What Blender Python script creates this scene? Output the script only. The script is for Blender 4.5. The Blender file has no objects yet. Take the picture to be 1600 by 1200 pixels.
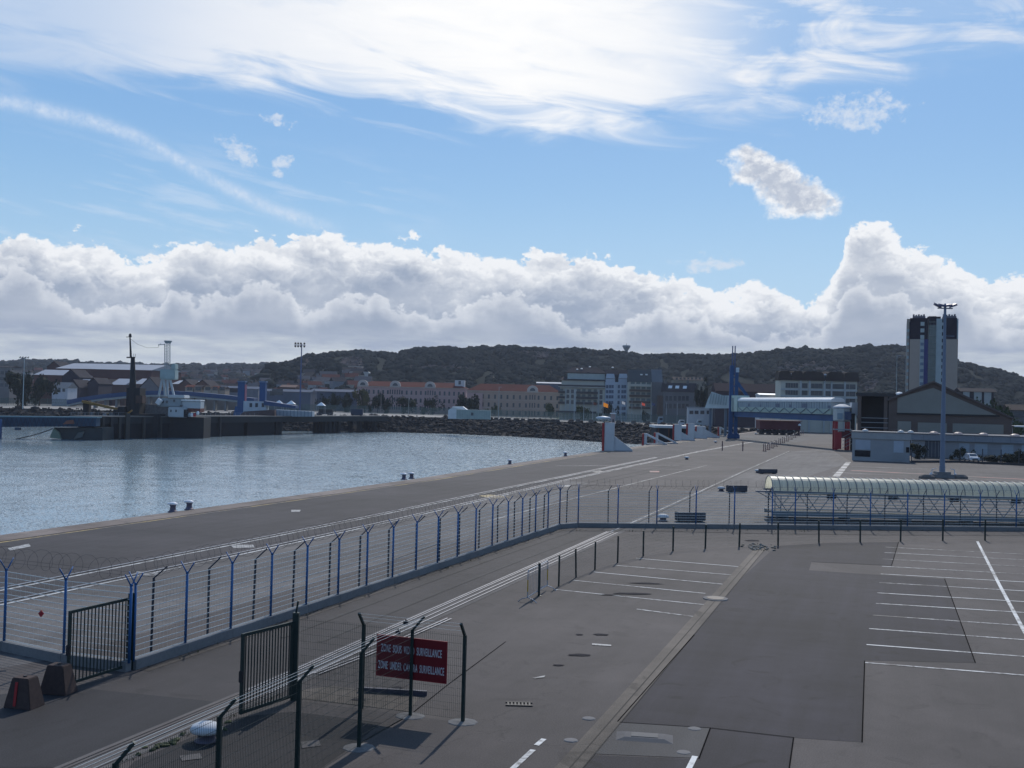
import bpy, bmesh, math, random
from mathutils import Vector, Matrix, noise as mnoise
random.seed(7)
R = math.radians
scn = bpy.context.scene
COL = scn.collection

# ------------------------------------------------------------------ camera
CAM_H, FPX = 8.5, 1620.0          # eye height in metres, focal length for a 1600 px wide picture
PITCH, ROLL = math.atan(29 / 1620), R(1.45)
_F = Vector((0, math.cos(PITCH), math.sin(PITCH)))
_R0, _U0 = Vector((1, 0, 0)), Vector((0, -math.sin(PITCH), math.cos(PITCH)))
_RT = math.cos(ROLL) * _R0 + math.sin(ROLL) * _U0
_UP = -math.sin(ROLL) * _R0 + math.cos(ROLL) * _U0
cam_data = bpy.data.cameras.new('camera')
cam = bpy.data.objects.new('camera', cam_data)
COL.objects.link(cam)
cam_data.sensor_width = 36
cam_data.lens = 36 * FPX / 1600
cam_data.clip_start, cam_data.clip_end = 0.3, 30000
m3 = Matrix((_RT, _UP, -_F)).transposed()
cam.matrix_world = Matrix.Translation((0, 0, CAM_H)) @ m3.to_4x4()
scn.camera = cam

def ray(px, py):
    return _F + (px - 800) / FPX * _RT - (py - 600) / FPX * _UP
def G(px, py, z=0.0):
    """the point at height z seen at that place of the photograph (used to survey the site)"""
    d = ray(px, py); t = (z - CAM_H) / d.z
    return Vector((d.x * t, d.y * t, z))
def D(px, py, dist):
    """the point dist metres ahead (world y)"""
    d = ray(px, py); t = dist / d.y
    return Vector((d.x * t, dist, CAM_H + d.z * t))
def ang(px, py):
    d = ray(px, py)
    return math.degrees(math.atan2(d.x, d.y)), math.degrees(math.atan2(d.z, math.hypot(d.x, d.y)))

# ------------------------------------------------------------------ light
SUN_EL, SUN_AZ = 41.0, 14.0        # in front of the camera, a little to the right
scn.view_settings.view_transform = 'Standard'
scn.view_settings.look = 'None'
scn.view_settings.exposure = 0.0
scn.view_settings.gamma = 1.0
sun_d = bpy.data.lights.new('sun', 'SUN')
sun_d.energy = 2.8
sun_d.angle = R(0.6)
sun_d.color = (1.0, 0.94, 0.86)
sun = bpy.data.objects.new('sun', sun_d)
COL.objects.link(sun)
sv = Vector((math.sin(R(SUN_AZ)) * math.cos(R(SUN_EL)), math.cos(R(SUN_AZ)) * math.cos(R(SUN_EL)), math.sin(R(SUN_EL))))
sun.rotation_euler = sv.to_track_quat('Z', 'Y').to_euler()
sun.location = (0, 0, 60)

# ------------------------------------------------------------------ sky
world = bpy.data.worlds.new('World')
scn.world = world
world.use_nodes = True
wt = world.node_tree
wt.nodes.clear()

class X:
    """a small expression builder for shader nodes"""
    def __init__(self, nt, s): self.nt, self.s = nt, s
    def _m(self, op, *a, clamp=False):
        n = self.nt.nodes.new('ShaderNodeMath'); n.operation = op; n.use_clamp = clamp
        for i, v in enumerate(a):
            if isinstance(v, X): self.nt.links.new(v.s, n.inputs[i])
            else: n.inputs[i].default_value = v
        return X(self.nt, n.outputs[0])
    def __add__(self, o): return self._m('ADD', self, o)
    def __radd__(self, o): return self._m('ADD', self, o)
    def __sub__(self, o): return self._m('SUBTRACT', self, o)
    def __rsub__(self, o): return self._m('SUBTRACT', o, self)
    def __mul__(self, o): return self._m('MULTIPLY', self, o)
    def __rmul__(self, o): return self._m('MULTIPLY', self, o)
    def __truediv__(self, o): return self._m('DIVIDE', self, o)
    def max(self, o): return self._m('MAXIMUM', self, o)
    def min(self, o): return self._m('MINIMUM', self, o)
    def pow(self, o): return self._m('POWER', self, o)
    def abs(self): return self._m('ABSOLUTE', self)
    def exp(self): return self._m('EXPONENT', self)
    def clamp(self): return self._m('ADD', self, 0.0, clamp=True)
    def step(self, a, b, lo=0.0, hi=1.0):
        n = self.nt.nodes.new('ShaderNodeMapRange'); n.interpolation_type = 'SMOOTHSTEP'
        self.nt.links.new(self.s, n.inputs[0])
        for i, v in zip((1, 2, 3, 4), (a, b, lo, hi)): n.inputs[i].default_value = v
        return X(self.nt, n.outputs[0])
    def curve(self, pts, x0, x1, y0, y1):
        """piecewise curve through pts"""
        t = (self - x0) * (1 / (x1 - x0))
        n = self.nt.nodes.new('ShaderNodeFloatCurve'); c = n.mapping.curves[0]
        q = [((x - x0) / (x1 - x0), (y - y0) / (y1 - y0)) for x, y in pts]
        c.points[0].location = q[0]; c.points[1].location = q[-1]
        for p in q[1:-1]: c.points.new(*p)
        n.mapping.update()
        self.nt.links.new(t.s, n.inputs[1])
        return X(self.nt, n.outputs[0]) * (y1 - y0) + y0

def vec(nt, x, y, z=0.0):
    n = nt.nodes.new('ShaderNodeCombineXYZ')
    for i, v in enumerate((x, y, z)):
        if isinstance(v, X): nt.links.new(v.s, n.inputs[i])
        else: n.inputs[i].default_value = v
    return n.outputs[0]
def nz(nt, v, scale, detail=4, rough=0.55, dist=0.0, kind='FBM', dim='2D'):
    n = nt.nodes.new('ShaderNodeTexNoise'); n.noise_type = kind; n.noise_dimensions = dim
    nt.links.new(v, n.inputs['Vector'])
    n.inputs['Scale'].default_value = scale; n.inputs['Detail'].default_value = detail
    n.inputs['Roughness'].default_value = rough; n.inputs['Distortion'].default_value = dist
    return X(nt, n.outputs['Fac'])
def vo(nt, v, scale, detail=2, rough=0.5, smooth=0.6):
    n = nt.nodes.new('ShaderNodeTexVoronoi'); n.feature = 'SMOOTH_F1'; n.normalize = True; n.voronoi_dimensions = '2D'
    nt.links.new(v, n.inputs['Vector'])
    n.inputs['Scale'].default_value = scale; n.inputs['Detail'].default_value = detail
    n.inputs['Roughness'].default_value = rough; n.inputs['Smoothness'].default_value = smooth
    return X(nt, n.outputs['Distance'])
def mixc(nt, f, a, b):
    n = nt.nodes.new('ShaderNodeMix'); n.data_type = 'RGBA'; n.clamp_factor = True
    if isinstance(f, X): nt.links.new(f.s, n.inputs[0])
    else: n.inputs[0].default_value = f
    for i, v in ((6, a), (7, b)):
        if isinstance(v, (tuple, list)): n.inputs[i].default_value = (*v[:3], 1)
        else: nt.links.new(v, n.inputs[i])
    return n.outputs[2]

tc = wt.nodes.new('ShaderNodeTexCoord')
sep = wt.nodes.new('ShaderNodeSeparateXYZ')
wt.links.new(tc.outputs['Generated'], sep.inputs[0])
dx, dy, dz = (X(wt, sep.outputs[i]) for i in range(3))
az = dx._m('ARCTAN2', dx, dy) * 57.2958
el = dz._m('ARCSINE', dz) * 57.2958
sky = wt.nodes.new('ShaderNodeTexSky')
sky.sky_type = 'NISHITA'; sky.sun_disc = False
sky.sun_elevation = R(SUN_EL); sky.sun_rotation = R(SUN_AZ)
sky.air_density, sky.dust_density, sky.ozone_density = 1.0, 0.6, 1.6
STR = 0.10
def sc(r, g, b, k=1.0):    # a radiance as seen in the picture, for use under Background strength STR
    f = lambda c: ((c / 255 + .055) / 1.055) ** 2.4 * k / STR
    return (f(r), f(g), f(b))
def PA(l): return [ang(x, y) for x, y in l]
flat = vec(wt, az, el * 1.25)
pv = PA([(-250, 380), (-60, 372), (0, 368), (45, 372), (80, 388), (115, 376), (150, 384), (195, 402), (250, 408), (275, 384), (310, 376), (350, 386), (400, 378), (450, 378), (520, 374), (560, 392), (600, 384), (635, 376), (680, 400), (740, 404), (800, 408), (860, 404), (900, 400), (940, 412), (990, 424), (1040, 440), (1090, 448), (1120, 458), (1180, 456), (1230, 464), (1270, 474), (1298, 446), (1316, 392), (1340, 352), (1372, 354), (1405, 374), (1450, 404), (1500, 414), (1528, 444), (1570, 446), (1640, 436), (1800, 420)])
top = az.curve(pv, -34, 34, 0, 14)
warp = nz(wt, flat, 0.55, 5, 0.6)
pc = vec(wt, az + warp * 1.6, el * 1.35 + warp * 1.6)
pc_up = vec(wt, az + warp * 1.6 + 0.12, el * 1.35 + warp * 1.6 + 0.36)
puff = vo(wt, pc, 0.50, 3, 0.55, 0.55)
puff_up = vo(wt, pc_up, 0.50, 3, 0.55, 0.55)
fine = nz(wt, flat, 1.5, 6, 0.62)
body = top - el + (0.40 - puff) * 2.4 + (fine - 0.5) * 0.9 + (warp - 0.5) * 2.2
# single small cumulus clouds standing apart from the bank
def blob(px, py, rx, ry, tilt=0.0):
    a0, e0 = ang(px, py); k = 0.0343; t = R(tilt)
    u, v = az - a0, el - e0
    uu = (u * math.cos(t) + v * math.sin(t)) * (1 / (rx * k)); vv = (v * math.cos(t) - u * math.sin(t)) * (1 / (ry * k))
    return 1.0 - (uu * uu + vv * vv)
wn1 = nz(wt, flat, 0.42, 5, 0.6); wn2 = nz(wt, vec(wt, az + 37.0, el * 1.25 + 11.0), 0.42, 5, 0.6)
az_s, el_s = az, el
az, el = az + (wn1 - 0.5) * 2.6, el + (wn2 - 0.5) * 2.2
singles = None
for b in ((1180, 262, 46, 32, -10), (1216, 282, 50, 44, -20), (1248, 310, 60, 34, -8)):
    q = blob(*b); singles = q if singles is None else singles.max(q)
lone = (singles * 0.9 + (0.45 - puff) * 0.5 + (fine - 0.5) * 0.8).step(-0.05, 0.72)
lone_in = (singles * 1.1).clamp()
thin = None
for b in ((1335, 176, 88, 26, 0), (377, 240, 40, 20, -35), (436, 188, 30, 9, 0), (1105, 408, 62, 13, 3), (443, 258, 12, 16, 0)):
    q = blob(*b); thin = q if thin is None else thin.max(q)
az, el = az_s, el_s
thin = (thin * 0.8 + (fine - 0.5) * 3.0).step(0.0, 1.1) * 0.72
cum = body.step(0.0, 0.30)
top2 = top * 0.52 + 0.9 + (nz(wt, vec(wt, az + 50.0, 3.0), 0.21, 3, 0.6) - 0.5) * 5.2
puff2 = vo(wt, vec(wt, az * 1.1 + warp * 1.4 + 21.0, el * 1.45 + warp * 1.4 + 9.0), 0.62, 3, 0.55, 0.55)
body2 = top2 - el + (0.40 - puff2) * 2.0 + (fine - 0.5) * 0.8
cum2 = body2.step(0.0, 0.35)
head2 = body2.step(0.0, 2.0, 1.0, 0.0)
# light on the bank: bright heads, grey bellies, pale strip low down
relief = ((puff_up - puff) * 4.2 + 0.12 + (fine - 0.5) * 0.9).clamp()
big = nz(wt, vec(wt, az * 0.5, el * 1.5), 0.42, 4, 0.55)
headness = body.step(0.0, 3.4, 1.0, 0.0)
lit = (headness * headness * 0.85 + relief * (0.22 + headness * 0.70) + (big - 0.5) * (0.7 + headness * 0.7) + 0.10).clamp()
low_f = (el + (big - 0.5) * 1.6).step(2.9, 4.0, 1.0, 0.0)
c_grey = sc(158, 171, 192); c_white = sc(246, 248, 251)
ccol = mixc(wt, (lit + az.step(15.0, 19.0) * 0.16).clamp(), c_grey, c_white)
lit2 = (head2 * head2 * 0.66 + (0.42 - puff2) * 0.9 * head2 + (big - 0.5) * 0.55 + 0.08).clamp()
ccol = mixc(wt, cum2 * 0.85, ccol, mixc(wt, lit2, sc(158, 170, 190), sc(238, 241, 246)))
strip_n = nz(wt, vec(wt, az * 0.25, el * 1.6), 0.9, 4, 0.6)
c_strip = mixc(wt, (strip_n - 0.5) * 2.2 + (el.step(3.6, 2.2) * 0.6 + 0.15), sc(160, 172, 194), sc(218, 224, 226))
ccol = mixc(wt, low_f * 0.85, ccol, c_strip)
# high veil of cirrus
vb = PA([(-300, 40), (-100, 95), (0, 118), (110, 128), (250, 142), (400, 154), (600, 172), (760, 198), (900, 212), (1050, 206), (1200, 192), (1350, 130), (1500, 100), (1650, 90), (1850, 80)])
veil_lo = az.curve(vb, -36, 36, 8, 24)
strk = nz(wt, vec(wt, az * 0.14 + el * 0.12, el * 0.72 + az * 0.06), 1.15, 6, 0.58, 0.5)
strk2 = nz(wt, vec(wt, az * 0.22 + el * 0.2, el * 0.6), 0.7, 6, 0.6, 0.6)
edge = el - veil_lo
veil = (edge + (strk - 0.5) * 5.0).step(-0.6, 2.4) * (strk2 * 0.5 + strk * 0.5 - 0.5).step(-0.32, -0.02, 0.70, 1.0)
right = az.step(6.0, 15.0)
left = az.step(-26.0, -14.0, 1.0, 0.0)
hole = ((strk2 - 0.44) * 4.0 + (strk - 0.5) * 2.0).clamp()
veil = veil * (1.0 - (right * 0.85) * (1.0 - hole)) * (1.0 - left * 0.45)
veil = veil * el.step(60.0, 35.0)
# vapour trail and faint wisps
trail_c = az.curve(PA([(-120, 150), (0, 158), (80, 175), (160, 195), (230, 222), (300, 262), (370, 300), (440, 332), (520, 356), (600, 372)]), -34, -3, 6, 18)
tn = nz(wt, vec(wt, az * 0.9, el * 0.9), 1.6, 5, 0.7)
trail = ((el - trail_c) * (el - trail_c) * -8.0).exp() * (tn * 1.6 - 0.25).clamp() * az.step(-9.0, -12.0) * 0.8
wy = nz(wt, vec(wt, az * 0.16, el * 1.1 + az * 0.15), 0.9, 5, 0.6)
wisps = (wy - 0.47).step(0.0, 0.25) * el.step(6.0, 8.5) * el.step(14.0, 11.0) * az.step(-2.0, -10.0) * 0.34
base = wt.nodes.new('ShaderNodeMix'); base.data_type = 'RGBA'; base.blend_type = 'MULTIPLY'
base.inputs[0].default_value = 1.0; base.inputs[7].default_value = (1.0, 1.0, 1.0, 1)
wt.links.new(sky.outputs[0], base.inputs[6])
blue = mixc(wt, 0.82, base.outputs[2], mixc(wt, el.step(5.0, 17.0), sc(158, 203, 238), sc(128, 178, 230)))
lowpale = el.step(12.0, 4.0) * 0.25
blue = mixc(wt, lowpale, blue, sc(205, 222, 240))
glow_az = ((az + 1.0) * (az + 1.0) * -0.005).exp() * el.step(12.0, 19.0, 0.55, 1.0) * (0.55 + strk * 0.8)
vcol = mixc(wt, glow_az, sc(222, 230, 243), sc(255, 255, 255, 1.02))
c = mixc(wt, veil, blue, vcol)
c = mixc(wt, trail.max(wisps), c, sc(225, 234, 248))
c = mixc(wt, thin, c, sc(222, 230, 242))
lone_c = mixc(wt, (relief * 0.9 + 0.95 - lone_in * 0.9 + (fine - 0.5) * 1.2).clamp(), sc(188, 197, 213), sc(246, 248, 251))
c = mixc(wt, lone, c, lone_c)
c = mixc(wt, cum, c, ccol)
# away from the sun, behind the viewer, the sky is clear and deeper blue
back = az.abs().step(45.0, 95.0)
c = mixc(wt, back, c, mixc(wt, el.step(0.0, 40.0), sc(152, 178, 206), sc(94, 136, 190)))
zen = el.step(30.0, 62.0)
c = mixc(wt, zen, c, sc(104, 146, 200))
bg = wt.nodes.new('ShaderNodeBackground'); bg.inputs[1].default_value = STR
wt.links.new(c, bg.inputs[0])
wo = wt.nodes.new('ShaderNodeOutputWorld')
wt.links.new(bg.outputs[0], wo.inputs[0])
world.cycles.sampling_method = 'MANUAL'
world.cycles.sample_map_resolution = 512

# ------------------------------------------------------------------ helpers
class MB:
    """collects boxes, bars, tubes and sheets, then links them as one mesh"""
    def __init__(s): s.v = []; s.f = []
    def add(s, vs, fs):
        o = len(s.v); s.v += [tuple(v) for v in vs]; s.f += [tuple(i + o for i in f) for f in fs]; return s
    def box(s, x0, x1, y0, y1, z0, z1):
        return s.add([(x0, y0, z0), (x1, y0, z0), (x1, y1, z0), (x0, y1, z0), (x0, y0, z1), (x1, y0, z1), (x1, y1, z1), (x0, y1, z1)],
                     [(0, 3, 2, 1), (4, 5, 6, 7), (0, 1, 5, 4), (1, 2, 6, 5), (2, 3, 7, 6), (3, 0, 4, 7)])
    def bar(s, p, q, w, h=None, up=(0, 0, 1)):
        p, q = Vector(p), Vector(q); h = h or w; d = (q - p).normalized(); u = Vector(up)
        if abs(d.dot(u)) > .98: u = Vector((1, 0, 0))
        a = d.cross(u).normalized() * (w / 2); b = a.cross(d).normalized() * (h / 2)
        vs = [p - a - b, p + a - b, p + a + b, p - a + b, q - a - b, q + a - b, q + a + b, q - a + b]
        return s.add(vs, [(0, 3, 2, 1), (4, 5, 6, 7), (0, 1, 5, 4), (1, 2, 6, 5), (2, 3, 7, 6), (3, 0, 4, 7)])
    def tube(s, p, q, r, n=8, r2=None, caps=True):
        p, q = Vector(p), Vector(q); r2 = r if r2 is None else r2; d = (q - p).normalized()
        u = Vector((0, 0, 1)) if abs(d.z) < .95 else Vector((1, 0, 0))
        a = d.cross(u).normalized(); b = d.cross(a)
        vs = []
        for c, rr in ((p, r), (q, r2)):
            for i in range(n):
                t = 2 * math.pi * i / n; vs.append(c + a * (math.cos(t) * rr) + b * (math.sin(t) * rr))
        fs = [(i, (i + 1) % n, n + (i + 1) % n, n + i) for i in range(n)]
        if caps: fs += [tuple(range(n - 1, -1, -1)), tuple(range(n, 2 * n))]
        return s.add(vs, fs)
    def path(s, pts, r, n=3):
        for i in range(len(pts) - 1): s.tube(pts[i], pts[i + 1], r, n, caps=False)
        return s
    def lathe(s, prof, n=16, c=(0, 0, 0), sx=1.0, sy=1.0):
        vs = []; fs = []
        for r, z in prof:
            for i in range(n):
                t = 2 * math.pi * i / n; vs.append((c[0] + r * sx * math.cos(t), c[1] + r * sy * math.sin(t), c[2] + z))
        for k in range(len(prof) - 1):
            for i in range(n):
                j = (i + 1) % n; fs.append((k * n + i, k * n + j, k * n + n + j, k * n + n + i))
        fs.append(tuple(range(n - 1, -1, -1))); fs.append(tuple(range((len(prof) - 1) * n, len(prof) * n)))
        return s.add(vs, fs)
    def prism(s, poly, axis, a0, a1):
        """extrude a 2-d outline along an axis: 'z' -> (x,y), 'y' -> (x,z), 'x' -> (y,z)"""
        def m(p, a): return {'z': (p[0], p[1], a), 'y': (p[0], a, p[1]), 'x': (a, p[0], p[1])}[axis]
        n = len(poly)
        vs = [m(p, a0) for p in poly] + [m(p, a1) for p in poly]
        return s.add(vs, [tuple(range(n - 1, -1, -1)), tuple(range(n, 2 * n))] + [(i, (i + 1) % n, n + (i + 1) % n, n + i) for i in range(n)])
    def quad(s, *p): return s.add(p, [tuple(range(len(p)))])
    def build(s, name, mat, parent=None, smooth=False, bevel=0.0, raw=False):
        me = bpy.data.meshes.new(name); me.from_pydata(s.v, [], s.f)
        bm = bmesh.new(); raw or bm.from_mesh(me)
        bmesh.ops.recalc_face_normals(bm, faces=bm.faces)
        if bevel:
            bmesh.ops.bevel(bm, geom=[e for e in bm.edges if len(e.link_faces) == 2 and e.calc_face_angle(0) > .5], offset=bevel, segments=2, affect='EDGES', clamp_overlap=True)
        raw or bm.to_mesh(me); bm.free()
        if smooth: me.polygons.foreach_set('use_smooth', [True] * len(me.polygons))
        me.materials.append(mat)
        o = bpy.data.objects.new(name, me); COL.objects.link(o)
        if parent is not None: o.parent = parent
        return o

def tag(o, label=None, cat=None, group=None, kind=None):
    if label: o['label'] = label
    if cat: o['category'] = cat
    if group: o['group'] = group
    if kind: o['kind'] = kind
    return o
def thing(name, label, cat, loc=(0, 0, 0), rz=0.0, group=None):
    o = bpy.data.objects.new(name, None); COL.objects.link(o)
    o.empty_display_size = 0.3
    o.location = loc; o.rotation_euler = (0, 0, rz)
    return tag(o, label, cat, group)
def copy_part(p, parent, loc=None, rz=None, scale=None):
    c = p.copy(); COL.objects.link(c); c.parent = parent
    if loc is not None: c.location = loc
    if rz is not None: c.rotation_euler = (0, 0, rz)
    if scale is not None: c.scale = scale
    return c
def children(o): return KIDS.get(o.name) or [x for x in COL.objects if x.parent == o]
KIDS = {}
def copy_tree(o, parent=None, **kw):
    c = o.copy(); COL.objects.link(c); c.parent = parent
    for ch in [x for x in list(COL.objects) if x.parent == o]: copy_tree(ch, c)
    if 'loc' in kw: c.location = kw['loc']
    if 'rz' in kw: c.rotation_euler = (0, 0, kw['rz'])
    if 'scale' in kw: c.scale = kw['scale']
    if 'label' in kw: c['label'] = kw['label']
    return c
def sheet(name, pts, z, mat):
    o = MB().quad(*[(p[0], p[1], z) for p in pts])
    me = bpy.data.meshes.new(name); bm = bmesh.new()
    f = bm.faces.new([bm.verts.new(v) for v in o.v])
    if f.calc_center_median() and f.normal.z < 0: f.normal_flip()
    bmesh.ops.triangulate(bm, faces=bm.faces)
    bmesh.ops.recalc_face_normals(bm, faces=bm.faces)
    for f in bm.faces:
        f.normal_update()
        if f.normal.z < 0: f.normal_flip()
    bm.to_mesh(me); bm.free(); me.materials.append(mat)
    ob = bpy.data.objects.new(name, me); COL.objects.link(ob)
    ob['kind'] = 'structure'
    return ob
def strip(name, pts, w, z, mat, side=0.0):
    """a painted or paved strip along a polyline"""
    L = []; Rr = []
    for i, p in enumerate(pts):
        a = Vector(pts[max(i - 1, 0)][:2]); b = Vector(pts[min(i + 1, len(pts) - 1)][:2]); d = (b - a).normalized(); n = Vector((d.y, -d.x))
        p = Vector(p[:2])
        L.append(p + n * (side - w / 2)); Rr.append(p + n * (side + w / 2))
    mb = MB()
    for i in range(len(pts) - 1):
        mb.quad((*L[i], z), (*Rr[i], z), (*Rr[i + 1], z), (*L[i + 1], z))
    o = mb.build(name, mat); 
    for p in o.data.polygons:
        if p.normal.z < 0: p.flip()
    o['kind'] = 'structure'; return o

class Face:
    """a vertical facade through p0 along direction rz; at(px,py) gives (distance along it, height)"""
    def __init__(s, p0, rz):
        s.p = Vector((p0[0], p0[1], 0)); s.rz = rz; s.t = Vector((math.cos(rz), math.sin(rz), 0)); s.n = Vector((-s.t.y, s.t.x, 0))
    def at(s, px, py):
        d = ray(px, py); k = s.p.dot(s.n) / d.dot(s.n)
        q = Vector((0, 0, CAM_H)) + d * k
        return ((q - s.p).dot(s.t), q.z)
    def x(s, px, py=660): return s.at(px, py)[0]
    def z(s, px, py): return s.at(px, py)[1]

# ------------------------------------------------------------------ materials
MATS = {}
def M(name, col, rough=0.75, metal=0.0, var=0.18, scale=0.6, fine=0.10, fscale=9.0, bump=0.0, spec=0.4, col2=None, alpha=1.0, trans=0.0):
    if name in MATS: return MATS[name]
    m = bpy.data.materials.new(name); m.use_nodes = True; nt = m.node_tree
    b = nt.nodes['Principled BSDF']
    b.inputs['Roughness'].default_value = rough; b.inputs['Metallic'].default_value = metal
    b.inputs['Specular IOR Level'].default_value = spec
    if trans: b.inputs['Transmission Weight'].default_value = trans
    if alpha < 1: b.inputs['Alpha'].default_value = alpha
    g = nt.nodes.new('ShaderNodeNewGeometry')
    a = nz(nt, g.outputs['Position'], scale, 4, 0.6, dim='3D')
    f = nz(nt, g.outputs['Position'], fscale, 3, 0.6, dim='3D')
    k = (a - 0.5) * (2.6 * var) + (f - 0.5) * (2.6 * fine) + 1.0
    src = col
    if col2: src = mixc(nt, (a - 0.42) * 4.0, col, col2)
    mx = nt.nodes.new('ShaderNodeMix'); mx.data_type = 'RGBA'; mx.blend_type = 'MULTIPLY'; mx.inputs[0].default_value = 1
    if col2: nt.links.new(src, mx.inputs[6])
    else: mx.inputs[6].default_value = (*col, 1)
    cc = nt.nodes.new('ShaderNodeCombineColor')
    for i in range(3): nt.links.new(k.s, cc.inputs[i])
    nt.links.new(cc.outputs[0], mx.inputs[7])
    nt.links.new(mx.outputs[2], b.inputs['Base Color'])
    if bump:
        bn = nt.nodes.new('ShaderNodeBump'); bn.inputs['Strength'].default_value = bump; bn.inputs['Distance'].default_value = 0.02
        nt.links.new(f.s, bn.inputs['Height']); nt.links.new(bn.outputs[0], b.inputs['Normal'])
    MATS[name] = m
    return m

def asphalt(name, col, col2, stain=0.35, patch=0.0, rough=0.85, streak=0.0, dirn=20.3, cracks=0.5):
    """worn asphalt: large blotches, streaks along the quay, stains, cracks and grit"""
    m = bpy.data.materials.new(name); m.use_nodes = True; nt = m.node_tree
    b = nt.nodes['Principled BSDF']; b.inputs['Roughness'].default_value = rough; b.inputs['Specular IOR Level'].default_value = 0.35
    g = nt.nodes.new('ShaderNodeNewGeometry')
    rot = nt.nodes.new('ShaderNodeMapping'); rot.inputs['Rotation'].default_value = (0, 0, R(dirn))
    nt.links.new(g.outputs['Position'], rot.inputs[0])
    sp = nt.nodes.new('ShaderNodeSeparateXYZ'); nt.links.new(rot.outputs[0], sp.inputs[0])
    x, y = X(nt, sp.outputs[0]), X(nt, sp.outputs[1])
    blot = nz(nt, rot.outputs[0], 0.09, 5, 0.6, 0.5)
    mid = nz(nt, rot.outputs[0], 0.55, 5, 0.62, 0.6)
    grit = nz(nt, rot.outputs[0], 26.0, 2, 0.7)
    st = nz(nt, vec(nt, x * 1.2, y * 0.07), 1.0, 4, 0.6)
    st2 = nz(nt, vec(nt, x * 0.14, y * 1.4), 1.0, 4, 0.6)
    spots = nz(nt, rot.outputs[0], 0.8, 3, 0.5, 1.2)
    k = (blot - 0.5) * 0.75 + (mid - 0.5) * 0.45 + (grit - 0.5) * 1.2 + (st - 0.5) * (0.35 + streak) + (st2 - 0.5) * streak + 1.0
    dark = 1.0 - (spots - 0.60).step(0.0, 0.16) * (stain * 0.6)
    cr = nt.nodes.new('ShaderNodeTexVoronoi'); cr.feature = 'DISTANCE_TO_EDGE'; cr.voronoi_dimensions = '2D'; cr.inputs['Scale'].default_value = 0.11
    wob = vec(nt, x + (mid - 0.5) * 2.6, y + (blot - 0.5) * 5.0 + (mid - 0.5) * 1.4)
    nt.links.new(wob, cr.inputs['Vector'])
    crack = X(nt, cr.outputs['Distance']).step(0.0, 0.0045) * (cracks * 0.7) + (1.0 - cracks * 0.7)
    crack = crack.max((blot - 0.45).step(0.0, 0.06))
    k = k * dark * crack
    base = mixc(nt, (blot - 0.40) * 3.5, col, col2)
    mx = nt.nodes.new('ShaderNodeMix'); mx.data_type = 'RGBA'; mx.blend_type = 'MULTIPLY'; mx.inputs[0].default_value = 1
    nt.links.new(base, mx.inputs[6])
    cc = nt.nodes.new('ShaderNodeCombineColor')
    for i in range(3): nt.links.new(k.s, cc.inputs[i])
    nt.links.new(cc.outputs[0], mx.inputs[7]); nt.links.new(mx.outputs[2], b.inputs['Base Color'])
    bn = nt.nodes.new('ShaderNodeBump'); bn.inputs['Strength'].default_value = 0.5; bn.inputs['Distance'].default_value = 0.01
    nt.links.new((grit + mid * 0.8).s, bn.inputs['Height']); nt.links.new(bn.outputs[0], b.inputs['Normal'])
    return m

def paint(name, col, wear=0.5):
    """road paint worn through to the asphalt in places"""
    m = bpy.data.materials.new(name); m.use_nodes = True; nt = m.node_tree
    b = nt.nodes['Principled BSDF']; b.inputs['Roughness'].default_value = 0.7
    g = nt.nodes.new('ShaderNodeNewGeometry')
    a = nz(nt, g.outputs['Position'], 3.5, 5, 0.7, 0.3); l = nz(nt, g.outputs['Position'], 0.22, 3, 0.5)
    f = ((a - 0.5) * 3.0 + (l - 0.5) * 3.0 + 1.0 - wear).clamp()
    nt.links.new(mixc(nt, f, (0.085, 0.08, 0.08), col), b.inputs['Base Color'])
    return m

ASPH = asphalt('asphalt_grey', (0.0624, 0.0530, 0.0504), (0.0754, 0.0638, 0.0603))
ASPH_Q = asphalt('asphalt_quay', (0.0398, 0.0360, 0.0391), (0.0504, 0.0449, 0.0480), streak=0.3)
ASPH_D = asphalt('asphalt_dark', (0.0148, 0.0132, 0.0188), (0.0201, 0.0179, 0.0246), streak=0.9, stain=0.9)
ASPH_L = asphalt('asphalt_lane', (0.0404, 0.0358, 0.0365), (0.0538, 0.0473, 0.0465), streak=0.1)
ASPH_X = asphalt('asphalt_black', (0.0152, 0.0144, 0.0168), (0.0208, 0.0192, 0.0216), streak=0.3, stain=0.2)
CONC_A = asphalt('concrete_apron', (0.0919, 0.0842, 0.0811), (0.1153, 0.1052, 0.0997), stain=0.4, streak=0.5)
PATCH = asphalt('asphalt_patch', (0.0581, 0.0551, 0.0551), (0.0734, 0.0685, 0.0673), stain=0.1, cracks=0.0)
COPE = asphalt('coping_granite', (0.1584, 0.1260, 0.1080), (0.2016, 0.1656, 0.1440), stain=0.5, streak=0.4)
DRAIN = asphalt('drain_concrete', (0.1020, 0.0842, 0.0688), (0.1326, 0.1096, 0.0892), stain=0.6, streak=0.6)
W_PAINT = paint('white_road_paint', (0.62, 0.62, 0.60), 0.35)
W_FAINT = paint('faded_road_paint', (0.45, 0.44, 0.42), 0.75)
Y_PAINT = paint('yellow_road_paint', (0.42, 0.30, 0.10), 0.6)
R_PAINT = paint('red_road_paint', (0.35, 0.10, 0.08), 0.6)
STEEL_RAIL = M('rail_steel', (0.26, 0.26, 0.28), 0.45, 0.7, var=0.3)
BLUE = M('blue_paint', (0.022, 0.105, 0.27), 0.5, var=0.15, fine=0.12)
BLUE_D = M('deep_blue_paint', (0.014, 0.070, 0.19), 0.6, var=0.25, scale=0.4)
WIRE = M('galvanised_wire', (0.66, 0.70, 0.68), 0.7, 0.0)
GREEN = M('dark_green_coat', (0.012, 0.028, 0.026), 0.5, var=0.2)
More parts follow.
